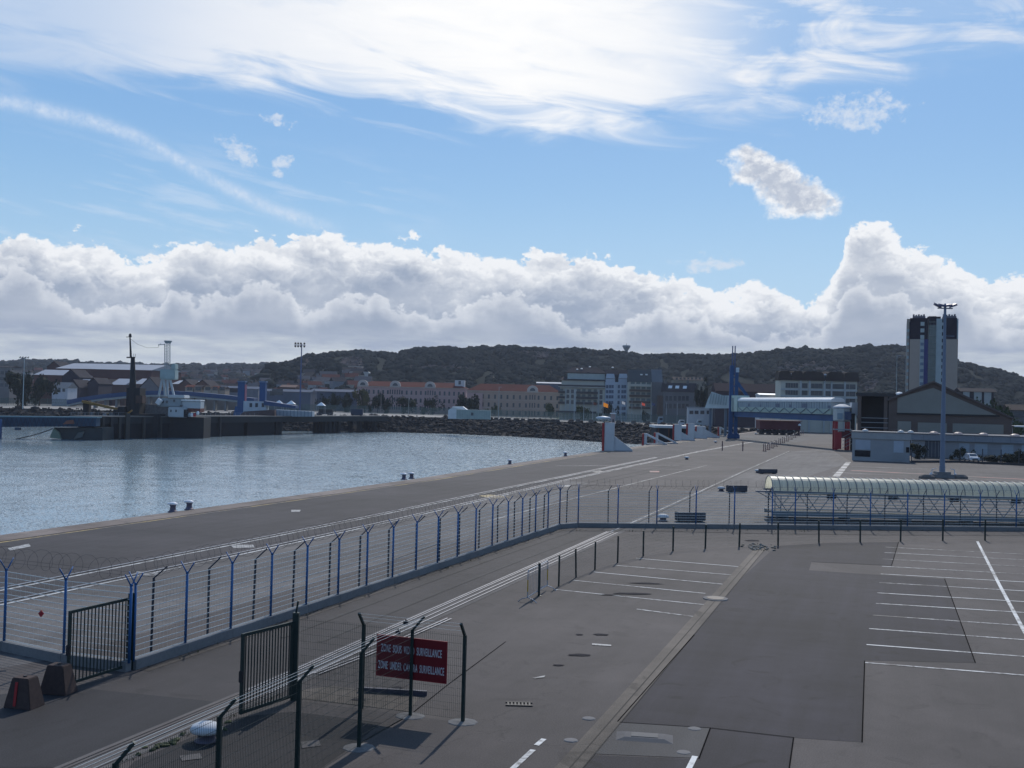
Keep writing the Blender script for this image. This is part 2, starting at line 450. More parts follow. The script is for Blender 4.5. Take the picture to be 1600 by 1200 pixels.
BLACK = M('black_metal', (0.018, 0.018, 0.022), 0.55)
CONC = M('kerb_concrete', (0.175, 0.177, 0.18), 0.9, var=0.25, fine=0.2, bump=0.3)
CONC_D = M('dirty_concrete', (0.12, 0.105, 0.095), 0.9, var=0.4, fine=0.3, bump=0.4)
WHITE = M('white_paint', (0.72, 0.73, 0.73), 0.5, var=0.12)
OFFW = M('weathered_white', (0.50, 0.51, 0.52), 0.7, var=0.2, scale=0.25)
GREYM = M('grey_steel', (0.28, 0.30, 0.33), 0.5, 0.3)
RED = M('red_paint', (0.35, 0.02, 0.03), 0.45)
RUST = M('rust', (0.10, 0.035, 0.02), 0.85, var=0.4)
GLASS = M('window_glass', (0.025, 0.032, 0.045), 0.12, spec=0.8, var=0.3, scale=0.1)
GLASS_B = M('bright_glass', (0.30, 0.38, 0.42), 0.15, spec=0.8, var=0.3, scale=0.2)

# ------------------------------------------------------------------ ground, quay, water
U20 = Vector((math.sin(R(20.3)), math.cos(R(20.3)), 0)); N20 = Vector((U20.y, -U20.x, 0))
quay = [(-29.4 - 0.37 * 560, 60.3 - 560), (-29.4, 60.3), (-19.4, 86.1), (-9.9, 111.6), (1.3, 146.2), (16.9, 190.3), (40, 252), (67.4, 324.3), (95, 398)]
shore = [(95, 398), (84, 440), (59, 476), (31, 502), (0, 532), (-33, 541), (-62, 532), (-110, 507), (-165, 496), (-400, 482), (-3000, 470)]
foot = [(88, 392), (68, 424), (43, 447), (29.5, 467), (0, 498), (-30, 514), (-62, 517), (-108, 492), (-165, 480), (-400, 466), (-3000, 450)]
ground = sheet('ground', quay + shore[1:] + [(-6000, 12000), (8000, 12000), (8000, -500)], 0.0, ASPH)

wm = bpy.data.materials.new('harbour_water'); wm.use_nodes = True; nt = wm.node_tree
b = nt.nodes['Principled BSDF']
b.inputs['Base Color'].default_value = (0.25, 0.32, 0.35, 1); b.inputs['Roughness'].default_value = 0.09; b.inputs['IOR'].default_value = 1.33
g = nt.nodes.new('ShaderNodeNewGeometry')
# wave facets: random slopes at two sizes, calmer and rougher areas drifting through them
def slopes(scale, detail, k):
    n = nt.nodes.new('ShaderNodeTexNoise'); n.noise_dimensions = '3D'; n.inputs['Scale'].default_value = scale; n.inputs['Detail'].default_value = detail; n.inputs['Roughness'].default_value = 0.62
    nt.links.new(g.outputs['Position'], n.inputs['Vector'])
    s_ = nt.nodes.new('ShaderNodeSeparateColor'); nt.links.new(n.outputs['Color'], s_.inputs[0])
    return (X(nt, s_.outputs[0]) - 0.5) * k, (X(nt, s_.outputs[1]) - 0.5) * k
gust = nz(nt, g.outputs['Position'], 0.018, 4, 0.6, dim='3D')
spx = nt.nodes.new('ShaderNodeSeparateXYZ'); nt.links.new(g.outputs['Position'], spx.inputs[0])
chop = (X(nt, spx.outputs[0]) + X(nt, spx.outputs[1]) * 0.12 + (gust - 0.5) * 90.0).step(-60.0, 50.0, 0.0, 1.0)
gk = gust.step(0.35, 0.65, 0.8, 1.15) * (chop * 0.8 + 1.0)
ax, ay = slopes(3.6, 3, 0.34); bx_, by_ = slopes(0.16, 2, 0.07)
steep = nz(nt, g.outputs['Position'], 3.4, 2, 0.6, dim='3D').step(0.52, 0.62, 1.0, 3.0)
ax, ay = ax * steep, ay * steep
gm = nz(nt, g.outputs['Position'], 1.2, 4, 0.75, dim='3D').step(0.50, 0.60)
rgh = chop * gm * 0.50 + 0.09
nt.links.new(rgh.s, b.inputs['Roughness'])
nn_ = vec(nt, (ax + bx_) * gk, (ay + by_) * gk, 1.0)
vm = nt.nodes.new('ShaderNodeVectorMath'); vm.operation = 'NORMALIZE'; nt.links.new(nn_, vm.inputs[0]); nt.links.new(vm.outputs[0], b.inputs['Normal'])
water = sheet('water', [(-3000, -500), (300, -500), (300, 560), (-3000, 560)], -7.8, wm)

# quay wall and its granite coping
mb = MB(); mc = MB()
for i in range(len(quay) - 1):
    p, q = Vector((*quay[i], 0)), Vector((*quay[i + 1], 0)); n = Vector(((q - p).y, -(q - p).x, 0)).normalized()
    mb.quad((p.x, p.y, -0.25), (q.x, q.y, -0.25), (q.x, q.y, -10), (p.x, p.y, -10))
    a, bq = p - n * .12, q - n * .12; c, d = p + n * 1.75, q + n * 1.75
    for za, zb in ((.10, .10),):
        mc.add([(*a[:2], -.25), (*bq[:2], -.25), (*d[:2], -.25), (*c[:2], -.25), (*a[:2], .06), (*bq[:2], .06), (*d[:2], .03), (*c[:2], .03)],
               [(0, 3, 2, 1), (4, 5, 6, 7), (0, 1, 5, 4), (1, 2, 6, 5), (2, 3, 7, 6), (3, 0, 4, 7)])
tag(mb.build('quay_wall', CONC_D), kind='structure')
tag(mc.build('quay_coping', COPE), kind='structure')

def off(line, d0, d1=None):
    """a polyline offset to the land side"""
    out = []
    for i, p in enumerate(line):
        a = Vector(line[max(i - 1, 0)][:2]); b_ = Vector(line[min(i + 1, len(line) - 1)][:2]); t = (b_ - a).normalized()
        out.append((p[0] + t.y * d0, p[1] - t.x * d0))
    return out
strip('yellow_line', off(quay[:-1], 1.95), 0.22, 0.004, Y_PAINT)
# crane rails across the apron: measured on the photograph, then laid as strips
railA = [G(-300, 975), G(7, 920), G(400, 843), G(560, 811), G(800, 761), G(1025, 715)]
railB = [G(-300, 1003), G(7, 942), G(400, 860), G(620, 812), G(882, 751), G(1095, 705), G(1180, 690)]
lineC = [G(760, 815), G(885, 782), G(1007, 751), G(1105, 727)]
sheet('quay_road', off(quay[:-1], 2.1) + [tuple(p[:2]) for p in reversed(railB[1:-1])] + [(railB[0].x - 200, railB[0].y - 520)], 0.004, ASPH_Q)
for nm, ln in (('crane_track', railA), ('crane_track', railB)):
    strip(nm, ln, 0.75, 0.009, CONC_A)
    strip('crane_rail', ln, 0.14, 0.05, STEEL_RAIL, -.12)
    strip('rail_edge_line', ln, 0.14, 0.014, W_PAINT, .22)
strip('faded_line', lineC, 0.20, 0.010, W_FAINT)
for a_, b_ in (((868, 725), (1060, 728)),):
    pass
# pale concrete strip between the rails and the fence
fenceL0 = G(208, 1046); fenceL1 = G(874, 826)
sheet('concrete_strip', [tuple(p[:2]) for p in railB[:5]] + [(G(882, 751) + N20 * 3)[:2], (fenceL1 - N20 * 3.5)[:2], (fenceL0 - N20 * 3.0)[:2], (-24, 22), (-40, -20), (-80, -60)], 0.003, CONC_A)
# pale apron beyond the fence on the right
sheet('concrete_apron', [G(960, 828)[:2], G(1000, 812)[:2], G(1235, 706)[:2], G(1295, 700)[:2], G(1330, 722)[:2], G(1215, 760)[:2], G(1205, 826)[:2]], 0.003, CONC_A)
# rails through the fenced lane: two grooved tracks that meet at the kerb
main = [(-35.5, -46), (-9.47, 23.59), (-7.0, 29.9), (-2.85, 41.6), (2.65, 57.0), (7.0, 69.4), (9.65, 76.6), (33.5, 145), (57.3, 212.2)]
strip('track_bed', main, 1.15, 0.010, CONC_A)
def rail_line(side, w, z, mat, pts, name):
    strip(name, pts, w, z, mat, side)
DULL = M('rusty_rail', (0.10, 0.085, 0.08), .6, .4, var=.3)
for s_ in (-0.42, -0.28, 0.02, 0.30):
    rail_line(s_, 0.045, 0.030, DULL, main[:3], 'groove_rail')
    rail_line(s_, 0.055, 0.035, STEEL_RAIL, main[2:6], 'groove_rail')
rail_line(0.12, 0.12, 0.014, M('rail_groove', (0.02, 0.018, 0.017), 0.9), main[5:], 'rail_groove')
rail_line(-0.25, 0.12, 0.016, W_FAINT, main[5:], 'rail_edge_line')
side_tr = [G(480, 1052), G(560, 1022), G(690, 966)]
strip('siding_rail', side_tr, 0.06, 0.040, STEEL_RAIL, 0.25)
strip('siding_rail', side_tr, 0.06, 0.040, STEEL_RAIL, 0.42)

ASPH_Y = asphalt('asphalt_dark_lane', (0.022, 0.021, 0.024), (0.029, 0.028, 0.031), streak=0.2, stain=0.2)
# the lane, the car park and their patches
GP = lambda L: [tuple(G(*p)[:2]) for p in L]
laneL = [(fenceL0 + N20 * .3), (fenceL1 + N20 * .3)]
sheet('lane', [laneL[0][:2], laneL[1][:2], main[5], main[4], main[3], main[2], main[1], (-17, 23)], 0.004, ASPH_L)
sheet('dark_lane_patch', GP([(60, 1078), (143, 1077), (320, 1095), (372, 1103), (120, 1200), (-260, 1200), (-200, 1110)]), 0.0075, ASPH_Y)
sheet('car_park_dark', GP([(965, 1128), (1085, 992), (1160, 902), (1213, 853), (1300, 848), (1404, 847), (1393, 884), (1268, 878), (1264, 891), (1476, 905), (1524, 1036), (1352, 1032), (1348, 1160), (1240, 1153), (1228, 1240), (880, 1240), (925, 1180), (1092, 1186), (1110, 1137)]), 0.004, ASPH_D)
sheet('gate_apron_dark', GP([(372, 1121), (455, 1112), (596, 1129), (545, 1170), (480, 1215), (430, 1300), (100, 1300), (210, 1190)]), 0.0045, ASPH_X)
sheet('drain_slab', GP([(968, 1129), (1110, 1138), (1092, 1185), (926, 1178)]), 0.008, PATCH)
d0, d1 = G(905, 1182), G(1190, 855)
dl = [d0 - (d1 - d0) * .1, d0, d0.lerp(d1, .5), d1]
strip('drain_channel', dl, 0.62, 0.012, DRAIN)
strip('drain_joint', dl, 0.035, 0.0165, M('joint', (0.03, 0.026, 0.022), 0.9), 0.02)
strip('drain_joint', dl, 0.03, 0.0165, M('joint', (0.03, 0.026, 0.022), 0.9), 0.30)
strip('far_drain', [G(1120, 1000 - 112), G(1205, 838)], 0.3, 0.012, DRAIN) if False else None
strip('tar_seam', GP([(545, 1172), (600, 1140), (640, 1118), (700, 1070), (790, 1003)]), 0.03, 0.011, M('tar_seam', (0.016, 0.015, 0.015), 1.0, spec=0.0))
sheet('gully_concrete', GP([(462, 1080), (520, 1072), (655, 1090), (640, 1112), (470, 1092)]), 0.009, DRAIN)

W_MID = paint('thin_road_paint', (0.50, 0.50, 0.48), 0.5)
# stall markings
for (a_, b_) in (((1396, 847), (1700, 858)), ((1350, 1035), (1720, 1068))):
    pass
L0, L1 = G(1350, 1035.5), G(1396, 849.5)
for k in range(12):
    p = L0.lerp(L1, k / 11.0) + N20 * (0.0)
    d = Vector((math.sin(R(103.5)), math.cos(R(103.5)), 0)) if k < 4 else Vector((math.sin(R(102.0)), math.cos(R(102.0)), 0))
    p = [G(1350, 1035.5), G(1354, 1007.5), G(1358, 982.5), G(1364, 961.5), G(1368.7, 943), G(1371, 926.6), G(1374, 910.5), G(1376, 897), G(1378, 885), G(1379, 873.6), G(1382, 863.5), G(1383, 855)][k]
    strip('stall_line', [p, p + d * 5.2, p + d * 22], 0.12, 0.012, W_PAINT if k < 9 else W_MID)
strip('edge_line', GP([(1527, 846), (1562, 915), (1600, 986), (1640, 1062)]), 0.16, 0.016, W_PAINT)
for l_ in ([(994, 872.5), (1159, 886)], [(960, 883.5), (1144, 898.5)], [(928, 894), (1129, 913)], [(896, 907), (1102, 927.5)], [(869, 921.5), (1100, 945)], [(995, 952), (1083, 963.5)]):
    strip('stall_line', [G(*p) for p in l_], 0.10, 0.012, W_PAINT)
TAR = M('tar_seam', (0.016, 0.015, 0.015), 1.0, spec=0.0)
for l_ in ([(1476, 905), (1500, 970), (1524, 1036)], [(1351, 1033), (1349, 1095), (1347, 1160)], [(968, 1129), (1110, 1138), (1240, 1153)], [(1110, 1138), (1092, 1186)], [(1085, 992), (965, 1128)], [(1404, 847), (1393, 884)], [(1268, 878), (1393, 884)], [(600, 880), (700, 845)], [(1240, 1153), (1229, 1230)]):
    strip('tar_seam', GP(l_), 0.035, 0.0165, TAR)
# shallow broken spots in the asphalt
for (px, py, w, h) in ((905, 1024, .7, .3), (940, 992, .5, .25), (873, 1040, .35, .14), (1010, 912, 1.3, .3), (985, 928, 1.6, .35), (955, 930, .9, .2), (1175, 845, .8, .5), (560, 1094, .3, .2), (620, 1075, .3, .15), (905, 992, .25, .15)):
    c_ = G(px, py); n_ = 14; w, h = w * .7, h * .7; sheet('worn_spot', [(c_.x + w * math.cos(6.283 * k / n_) * random.uniform(.6, 1.1), c_.y + h * math.sin(6.283 * k / n_) * random.uniform(.6, 1.1)) for k in range(n_)], 0.0195, M('worn_tar', (0.050, 0.046, 0.048), 1.0, spec=.05))
strip('dash_line', GP([(795, 1207), (833, 1172)]), 0.14, 0.012, W_PAINT)
strip('dash_line', GP([(838, 1165), (850, 1155)]), 0.14, 0.012, W_PAINT)
strip('dash_line', GP([(1062, 1230), (1086, 1182)]), 0.14, 0.012, W_PAINT)
strip('dash_line', GP([(180, 1240), (230, 1228)]), 0.14, 0.012, W_FAINT)
# small patches and paint marks on the apron
for q, m_ in (([(215, 893), (250, 896), (240, 901), (205, 899)], W_FAINT), ([(360, 852), (395, 851), (398, 856), (365, 857)], W_FAINT), ([(455, 797), (470, 797), (468, 800), (455, 800)], W_FAINT),
              ([(870, 761), (880, 758), (895, 758), (885, 762)], W_FAINT), ([(748, 775), (765, 773), (800, 777), (770, 779)], Y_PAINT), ([(925, 737), (937, 735), (942, 737), (930, 739)], W_FAINT),
              ([(1015, 736), (1030, 736), (1030, 738), (1015, 738)], R_PAINT), ([(12, 857), (45, 850), (48, 854), (16, 861)], W_FAINT), ([(280, 1182), (312, 1178), (316, 1186), (284, 1190)], CONC_A),
              ([(470, 1160), (498, 1157), (502, 1166), (472, 1170)], CONC_A), ([(430, 781), (448, 779), (452, 782), (434, 784)], W_FAINT), ([(832, 1060), (852, 1056), (850, 1059), (836, 1061)], W_FAINT),
              ([(1300, 745), (1322, 722), (1330, 722), (1312, 745)], W_FAINT), ([(925, 1006), (955, 1008), (955, 1010), (925, 1008.5)], W_FAINT)):
    sheet('ground_mark', GP(q), 0.018, m_)
for a_, b_ in (((868, 728), (1062, 727)), ((1300, 738), (1600, 752)), ((1330, 729), (1600, 738))):
    strip('faded_line', [G(*a_), G(*b_)], 0.35, 0.013, W_FAINT)
strip('red_line', [G(1330, 735), G(1600, 749)], 1.2, 0.011, R_PAINT)
sheet('far_road', GP([(1185, 703), (1235, 694), (1300, 678), (1330, 668), (1230, 668), (1150, 683)]), 0.006, PATCH)
# the pale esplanade behind the rocks
sheet('esplanade', [(s[0], s[1] + 3) for s in shore[3:-1]] + [(-400, 640), (-100, 655), (0, 660), (90, 620), (110, 520)], 0.004, M('pale_ground', (0.27, 0.25, 0.225), 0.9, var=0.25, scale=0.05))

# ------------------------------------------------------------------ rocks of the embankment
mb = MB()
for i in range(len(shore) - 1):
    a_, b_, c_, d_ = shore[i], shore[i + 1], foot[i + 1], foot[i]
    mb.quad((a_[0], a_[1] + .5, -.1), (b_[0], b_[1] + .5, -.1), (c_[0], c_[1], -8.4), (d_[0], d_[1], -8.4))
ROCK = M('rock', (0.030, 0.026, 0.025), 0.98, spec=.15, var=0.5, scale=0.35, fine=0.3, fscale=2.0, bump=0.6, col2=(0.052, 0.045, 0.041))
tag(mb.build('embankment', ROCK), kind='structure')
bm = bmesh.new(); bmesh.ops.create_icosphere(bm, subdivisions=1, radius=1.0); ICO1 = ([v.co.copy() for v in bm.verts], [tuple(v.index for v in f.verts) for f in bm.faces]); bm.free()
bm = bmesh.new(); bmesh.ops.create_icosphere(bm, subdivisions=2, radius=1.0); ICO2 = ([v.co.copy() for v in bm.verts], [tuple(v.index for v in f.verts) for f in bm.faces]); bm.free()
def lump(mb, c, rx, ry, rz_, ico=ICO1, rough=.35):
    o = Vector((random.random() * 50, random.random() * 50, random.random() * 50)); ca, sa = math.cos(o.x), math.sin(o.x)
    vs = []
    for v in ico[0]:
        k = 1 + rough * mnoise.noise(v * 1.3 + o) * 2
        x, y, z = v.x * rx * k, v.y * ry * k, v.z * rz_ * k
        vs.append((c[0] + x * ca - y * sa, c[1] + x * sa + y * ca, c[2] + z))
    mb.add(vs, ico[1])
mb = MB()
lens = [(Vector(shore[i]) - Vector(shore[i + 1])).length if i < 9 else 120 for i in range(9)]
lens[8] = 150
for i in range(9):
    n = int(lens[i] * 13)
    for k in range(n):
        u = random.random(); w = random.random() ** .9
        a_ = Vector(shore[i]).lerp(Vector(shore[i + 1]), u if i < 8 else u * .65); b_ = Vector(foot[i]).lerp(Vector(foot[i + 1]), u if i < 8 else u * .65)
        p = a_.lerp(b_, w); z = -.1 - 8.2 * w + random.uniform(-.2, .7)
        s_ = random.choice((.35, .45, .5, .6, .7, .8, 1.0, 1.5))
        lump(mb, (p.x, p.y + 1, z), s_ * random.uniform(.8, 1.5), s_, s_ * .75)
tag(mb.build('riprap', ROCK), 'dark boulders of the sloping breakwater across the basin', 'rocks', kind='stuff')

# faint tyre tracks
TY = asphalt('tyre_track', (0.044, 0.041, 0.040), (0.056, 0.052, 0.050), stain=.3, streak=.5, cracks=0)
def arc_pts(p, a0, a1, L, n=16):
    out = [Vector((p.x, p.y, 0))]
    for k in range(n):
        a = R(a0 + (a1 - a0) * k / n); out.append(out[-1] + Vector((math.sin(a), math.cos(a), 0)) * (L / n))
    return out
for q_, a0, a1, L in ((G(470, 1000), 19, 22, 34), (G(840, 775), 20, 23, 60)):
    pts_ = arc_pts(q_, a0, a1, L)
    for o_ in (-.75, .75): strip('tyre_track', pts_, .19, .0155, TY, o_)

# ------------------------------------------------------------------ blue perimeter fence with razor wire
def seg_pts(p, q, n): return [p.lerp(q, i / n) for i in range(n + 1)]
POST_H = 2.98
def blue_fence(label, P, gaps=(), coil=True, wall=True, skip_wall=(), skip_posts=(), group='runs of the blue perimeter fence'):
    """a straight run of posts at the points P: kerb wall, posts with V arms, rod panels, razor coil"""
    P = [Vector(p) for p in P]; o = P[0]; t = (P[-1] - o).normalized(); n = Vector((t.y, -t.x, 0))
    root = thing('perimeter_fence', label, 'fence', o, 0)
    Lc = [p - o for p in P]
    if wall:
        w = MB()
        for i in range(len(P) - 1):
            if i in skip_wall: continue
            a, b_ = Lc[i], Lc[i + 1] - t * .012
            vs = [(a - n * .12), (a + n * .12), (b_ + n * .12), (b_ - n * .12)]
            w.add([(*v[:2], -.05) for v in vs] + [(*v[:2], .31) for v in vs], [(0, 3, 2, 1), (4, 5, 6, 7), (0, 1, 5, 4), (1, 2, 6, 5), (2, 3, 7, 6), (3, 0, 4, 7)])
        w.build('kerb_wall', CONC, root)
    pm = MB(); pm.tube((0, 0, .25), (0, 0, POST_H - .37), .047, 8); pm.lathe([(.055, 0), (.055, .05), (.02, .07)], 8, (0, 0, POST_H - .38))
    for s_ in (-1, 1): pm.tube((0, 0, POST_H - .40), n * (s_ * .27) + Vector((0, 0, POST_H)), .022, 6)
    post = None
    for i, p in enumerate(Lc):
        if i in skip_posts: continue
        if post is None: post = pm.build('post', BLUE, root, smooth=True); post.location = p
        else: copy_part(post, root, p)
    for i in range(len(P) - 1):
        if i in gaps: continue
        a, b_ = Lc[i] + t * .05, Lc[i + 1] - t * .05; m = MB()
        for k in range(13):
            z = .36 + k * .183
            m.bar(a + Vector((0, 0, z)), b_ + Vector((0, 0, z)), .010, .020)
        L = (b_ - a).length; nv = int(L / .2)
        for k in range(1, nv):
            q = a + t * (L * k / nv) + n * .008
            m.bar(q + Vector((0, 0, .33)), q + Vector((0, 0, 2.58)), .0016, .0016, up=n)
        m.build('rod_panel', WIRE, root)
    if coil:
        L = (P[-1] - P[0]).length; turns = int(L / .48); pts = []
        for k in range(turns * 12 + 1):
            ph = 2 * math.pi * k / 12; rr = .36 + .03 * math.sin(k * .37)
            pts.append(t * (L * k / (turns * 12) + .10 * math.sin(k * .11)) + n * (rr * math.cos(ph)) + Vector((0, 0, POST_H + .10 + rr * math.sin(ph) * .9)))
        c = MB().path(pts, .0042, 3)
        for s_ in (-.25, .25): c.path([n * s_ + Vector((0, 0, POST_H - .02)), t * L + n * s_ + Vector((0, 0, POST_H - .02))], .004, 3)
        c.build('razor_coil', M('razor_wire', (0.045, 0.05, 0.06), 0.95, 0.0, spec=.05), root)
    return root
c0, c1 = fenceL0, fenceL1
blue_fence('long blue-posted rod fence with razor wire running from open gate to its far corner', seg_pts(c0, c1, 17))
bp = [c1] + [G(x, 823.5 + (x - 874) * .0095) for x in (903, 965, 1026, 1087, 1147, 1206)]
blue_fence('blue-posted rod fence crossing the apron between its corner and the arched walkway', bp)
bp2 = [G(x, 826.6 + (x - 1206) * .009) + Vector((0, 0, 0)) for x in (1206, 1242, 1301.5, 1359.5, 1417.5, 1475, 1531, 1587.5, 1644)]
blue_fence('blue-posted rod fence standing in front of the arched walkway', bp2, skip_posts=(0,))
lf = [G(-120, 1000), G(-50, 1013), G(6, 1016), G(99, 1036), G(201, 1049)]
blue_fence('short return of blue fence at the left edge, carrying a small red tag', lf)
tagm = MB(); q = G(62, 943, 1.35); q = lf[2].lerp(lf[3], .63) + Vector((0, 0, 1.42))
o = tagm.prism([(-.09, 0), (0, -.12), (.10, 0), (0, .12)], 'y', -.02, 0.0).build('red_tag', RED); o.location = q - Vector((0.02, .03, 0))
tag(o, 'small red diamond tag wired to the fence at the left edge', 'tag')

# dark inner fence: round posts with one cranked arm and thin wire
def inner_fence(label, P, arm, group):
    P = [Vector(p) for p in P]; o = P[0]; t = (P[-1] - o).normalized()
    root = thing('inner_fence', label, 'fence', o, 0, group)
    pm = MB(); pm.tube((0, 0, 0), (0, 0, 2.45), .042, 7); pm.tube((0, 0, 2.43), arm * .32 + Vector((0, 0, 2.82)), .026, 6)
    post = None
    for p in P:
        lean = random.uniform(-.02, .02)
        if post is None: post = pm.build('post', M('slate_post', (0.035, 0.04, 0.055), 0.6), root); c = post
        else: c = copy_part(post, root)
        c.location = p - o; c.rotation_euler = (lean, random.uniform(-.015, .015), random.uniform(-.25, .25))
    m = MB()
    for i in range(len(P) - 1):
        a, b_ = P[i] - o, P[i + 1] - o
        for z in (.3, .8, 1.3, 1.8, 2.35): m.bar(a + Vector((0, 0, z)), b_ + Vector((0, 0, z)), .007)
        L = (b_ - a).length
        for k in range(1, int(L / .14)):
            q = a + (b_ - a) * (k / int(L / .14)); m.bar(q + Vector((0, 0, .12)), q + Vector((0, 0, 2.35)), .0028)
    m.build('wire_mesh', M('dull_wire', (0.15, 0.155, 0.16), 0.7), root)
iu = (c1 - c0).normalized(); iv = Vector((-iu.y, iu.x, 0))
L_in = (c1 - c0).length
inner_fence('dark inner fence of cranked posts just behind the long blue fence', [G(*q_) for q_ in ((236, 1019), (324, 997), (395, 977), (457, 957), (513.5, 940), (560.5, 924), (606, 909), (649, 896), (686, 885), (717, 875), (748, 865), (777, 856), (803, 847), (827, 839), (849, 832))], Vector((1.25, .35, 0)), 'dark inner fences behind the blue fence')
inner_fence('dark inner fence of cranked posts behind the blue fence crossing the apron', [G(x, 820.5 + (x - 885) * .009) for x in (885, 950, 1013.5, 1077, 1139, 1200)], iu * .6 + iv * -.6, 'dark inner fences behind the blue fence')
inner_fence('dark inner fence of cranked posts between blue fence and arched walkway', [G(x, 823 + (x - 1200) * .009) for x in (1200, 1261, 1322.8, 1382, 1442.6, 1500, 1557, 1614)], iu * .8 + iv * -.6, 'dark inner fences behind the blue fence')

# ------------------------------------------------------------------ barred gates
def barred_gate(label, hinge, tip, post_h, post_r, post_mat, extra_arm):
    """hinge and tip on the ground; the leaf hangs 10 cm up"""
    root = thing('barred_gate', label, 'gate', hinge, 0, 'open leaves of the barred gate')
    t = (tip - hinge); L = t.length; t.normalize()
    fr = MB(); h0, h1 = .10, 2.22
    Z = lambda v, z: Vector((v.x, v.y, z))
    for a in (.14, L):
        fr.bar(Z(t * a, h0), Z(t * a, h1), .075, .075, up=t)
    for z in (h0 + .04, h1 - .04):
        fr.bar(Z(t * .14, z), Z(t * L, z), .05, .085)
    fr.build('leaf_frame', GREEN, root)
    b_ = MB(); n = 17
    for k in range(1, n):
        a = .14 + (L - .14) * k / n
        b_.bar(Z(t * a, h0 + .07), Z(t * a, h1 - .07), .026, .026, up=t)
    b_.build('bars', GREEN, root)
    p = MB(); p.box(-post_r, post_r, -post_r, post_r, 0, post_h); p.build('hinge_post', post_mat, root, bevel=.01)
    for z in (.35, 1.95): MB().bar((0, 0, z), Z(t * .16, z), .05, .06).build('hinge', BLACK, root)
    lk = MB(); q = t * (L + .03); lk.box(q.x - .05, q.x + .05, q.y - .06, q.y + .06, .95, 1.25); lk.build('lock_box', BLACK, root, bevel=.01)
    if extra_arm:
        a = MB(); a.bar((0, 0, post_h), (.05, -.02, post_h + .33), .05); a.build('post_arm', GREEN, root)
    return root
gA = G(203, 1045); gB = G(459, 1094)
barred_gate('dark barred gate leaf standing open in front of the blue fence', gA + Vector((.02, -.02, 0)), G(106, 1076), 2.35, .10, GREEN, False)
barred_gate('dark barred gate leaf hung on the mesh fence, in the middle of the lane', gB, G(376, 1122), 2.45, .085, GREEN, True)

# ------------------------------------------------------------------ green mesh fence and its sign
def mesh_fence(label, P, arm, heights, group, lean=0.0, plate=True, skip_first=False, mesh_skip=()):
    P = [Vector(p) for p in P]; o = P[0]
    root = thing('mesh_fence', label, 'fence', o, 0, group)
    for i, p in enumerate(P):
        if skip_first and i == 0: continue
        q = p - o; H = heights
        m = MB(); m.bar(q, q + Vector((0, 0, H)), .085, .085, up=arm); m.bar(q + Vector((0, 0, H - .03)), q + arm * .34 + Vector((0, 0, H + .36)), .062, .062)
        m.build('post', GREEN, root)
    m = MB()
    for i in range(len(P) - 1):
        if i in mesh_skip: continue
        a, b_ = P[i] - o, P[i + 1] - o; L = (b_ - a).length; n = int(L / .055)
        for k in range(1, n):
            q = a.lerp(b_, k / n); m.bar(q + Vector((0, 0, .06)), q + Vector((0, 0, H + .02)), .0052, .0052)
        for k in range(12):
            z = .08 + k * (H - .12) / 11
            m.bar(a + Vector((0, 0, z)), b_ + Vector((0, 0, z)), .0062)
        mm = m.build('mesh_panel', GREEN, root); m = MB()
    st = MB()
    for i in range(len(P) - 1):
        if skip_first and i == 0: continue
        for k in (.12, .24, .34):
            f = k / .34
            a = P[i] - o + arm * k + Vector((0, 0, H + .36 * f)); b_ = P[i + 1] - o + arm * k + Vector((0, 0, H + .36 * f))
            st.bar(a, b_, .005)
    if st.v: st.build('barbed_strand', WIRE, root)
    return root
fA, fB, fC = G(565, 1107), G(641, 1119), G(723, 1128.5)
mesh_fence('green mesh fence running from the gate post, with the red sign on it', [gB + Vector((.12, 0, 0)), fA, fC], Vector((-.30, -.85, 0)), 2.30, 'green mesh fences around the gate', skip_first=True)
dn = Vector((math.sin(R(200.6)), math.cos(R(200.6)), 0))
fD = fB + dn * 2.82
P2 = [fB + dn * (2.82 * k) for k in range(6)]
P2[2] = G(463, 1232); P2[3] = P2[2] + dn * 2.82; P2[4] = P2[3] + dn * 2.82; P2[5] = P2[4] + dn * 2.8
mesh_fence('green mesh fence with tall cranked posts coming from the sign towards the viewer', P2, Vector((.92, -.1, 0)), 2.33, 'green mesh fences around the gate')
# concrete feet of the posts
for p in (fB, fD, fC):
    o = MB().lathe([(.36, -.02), (.33, .015), (.10, .03)], 9, sx=1.2).build('post_footing', M('footing', (.15, .145, .14), .95, var=.5, scale=4)); o.location = p; o['kind'] = 'structure'
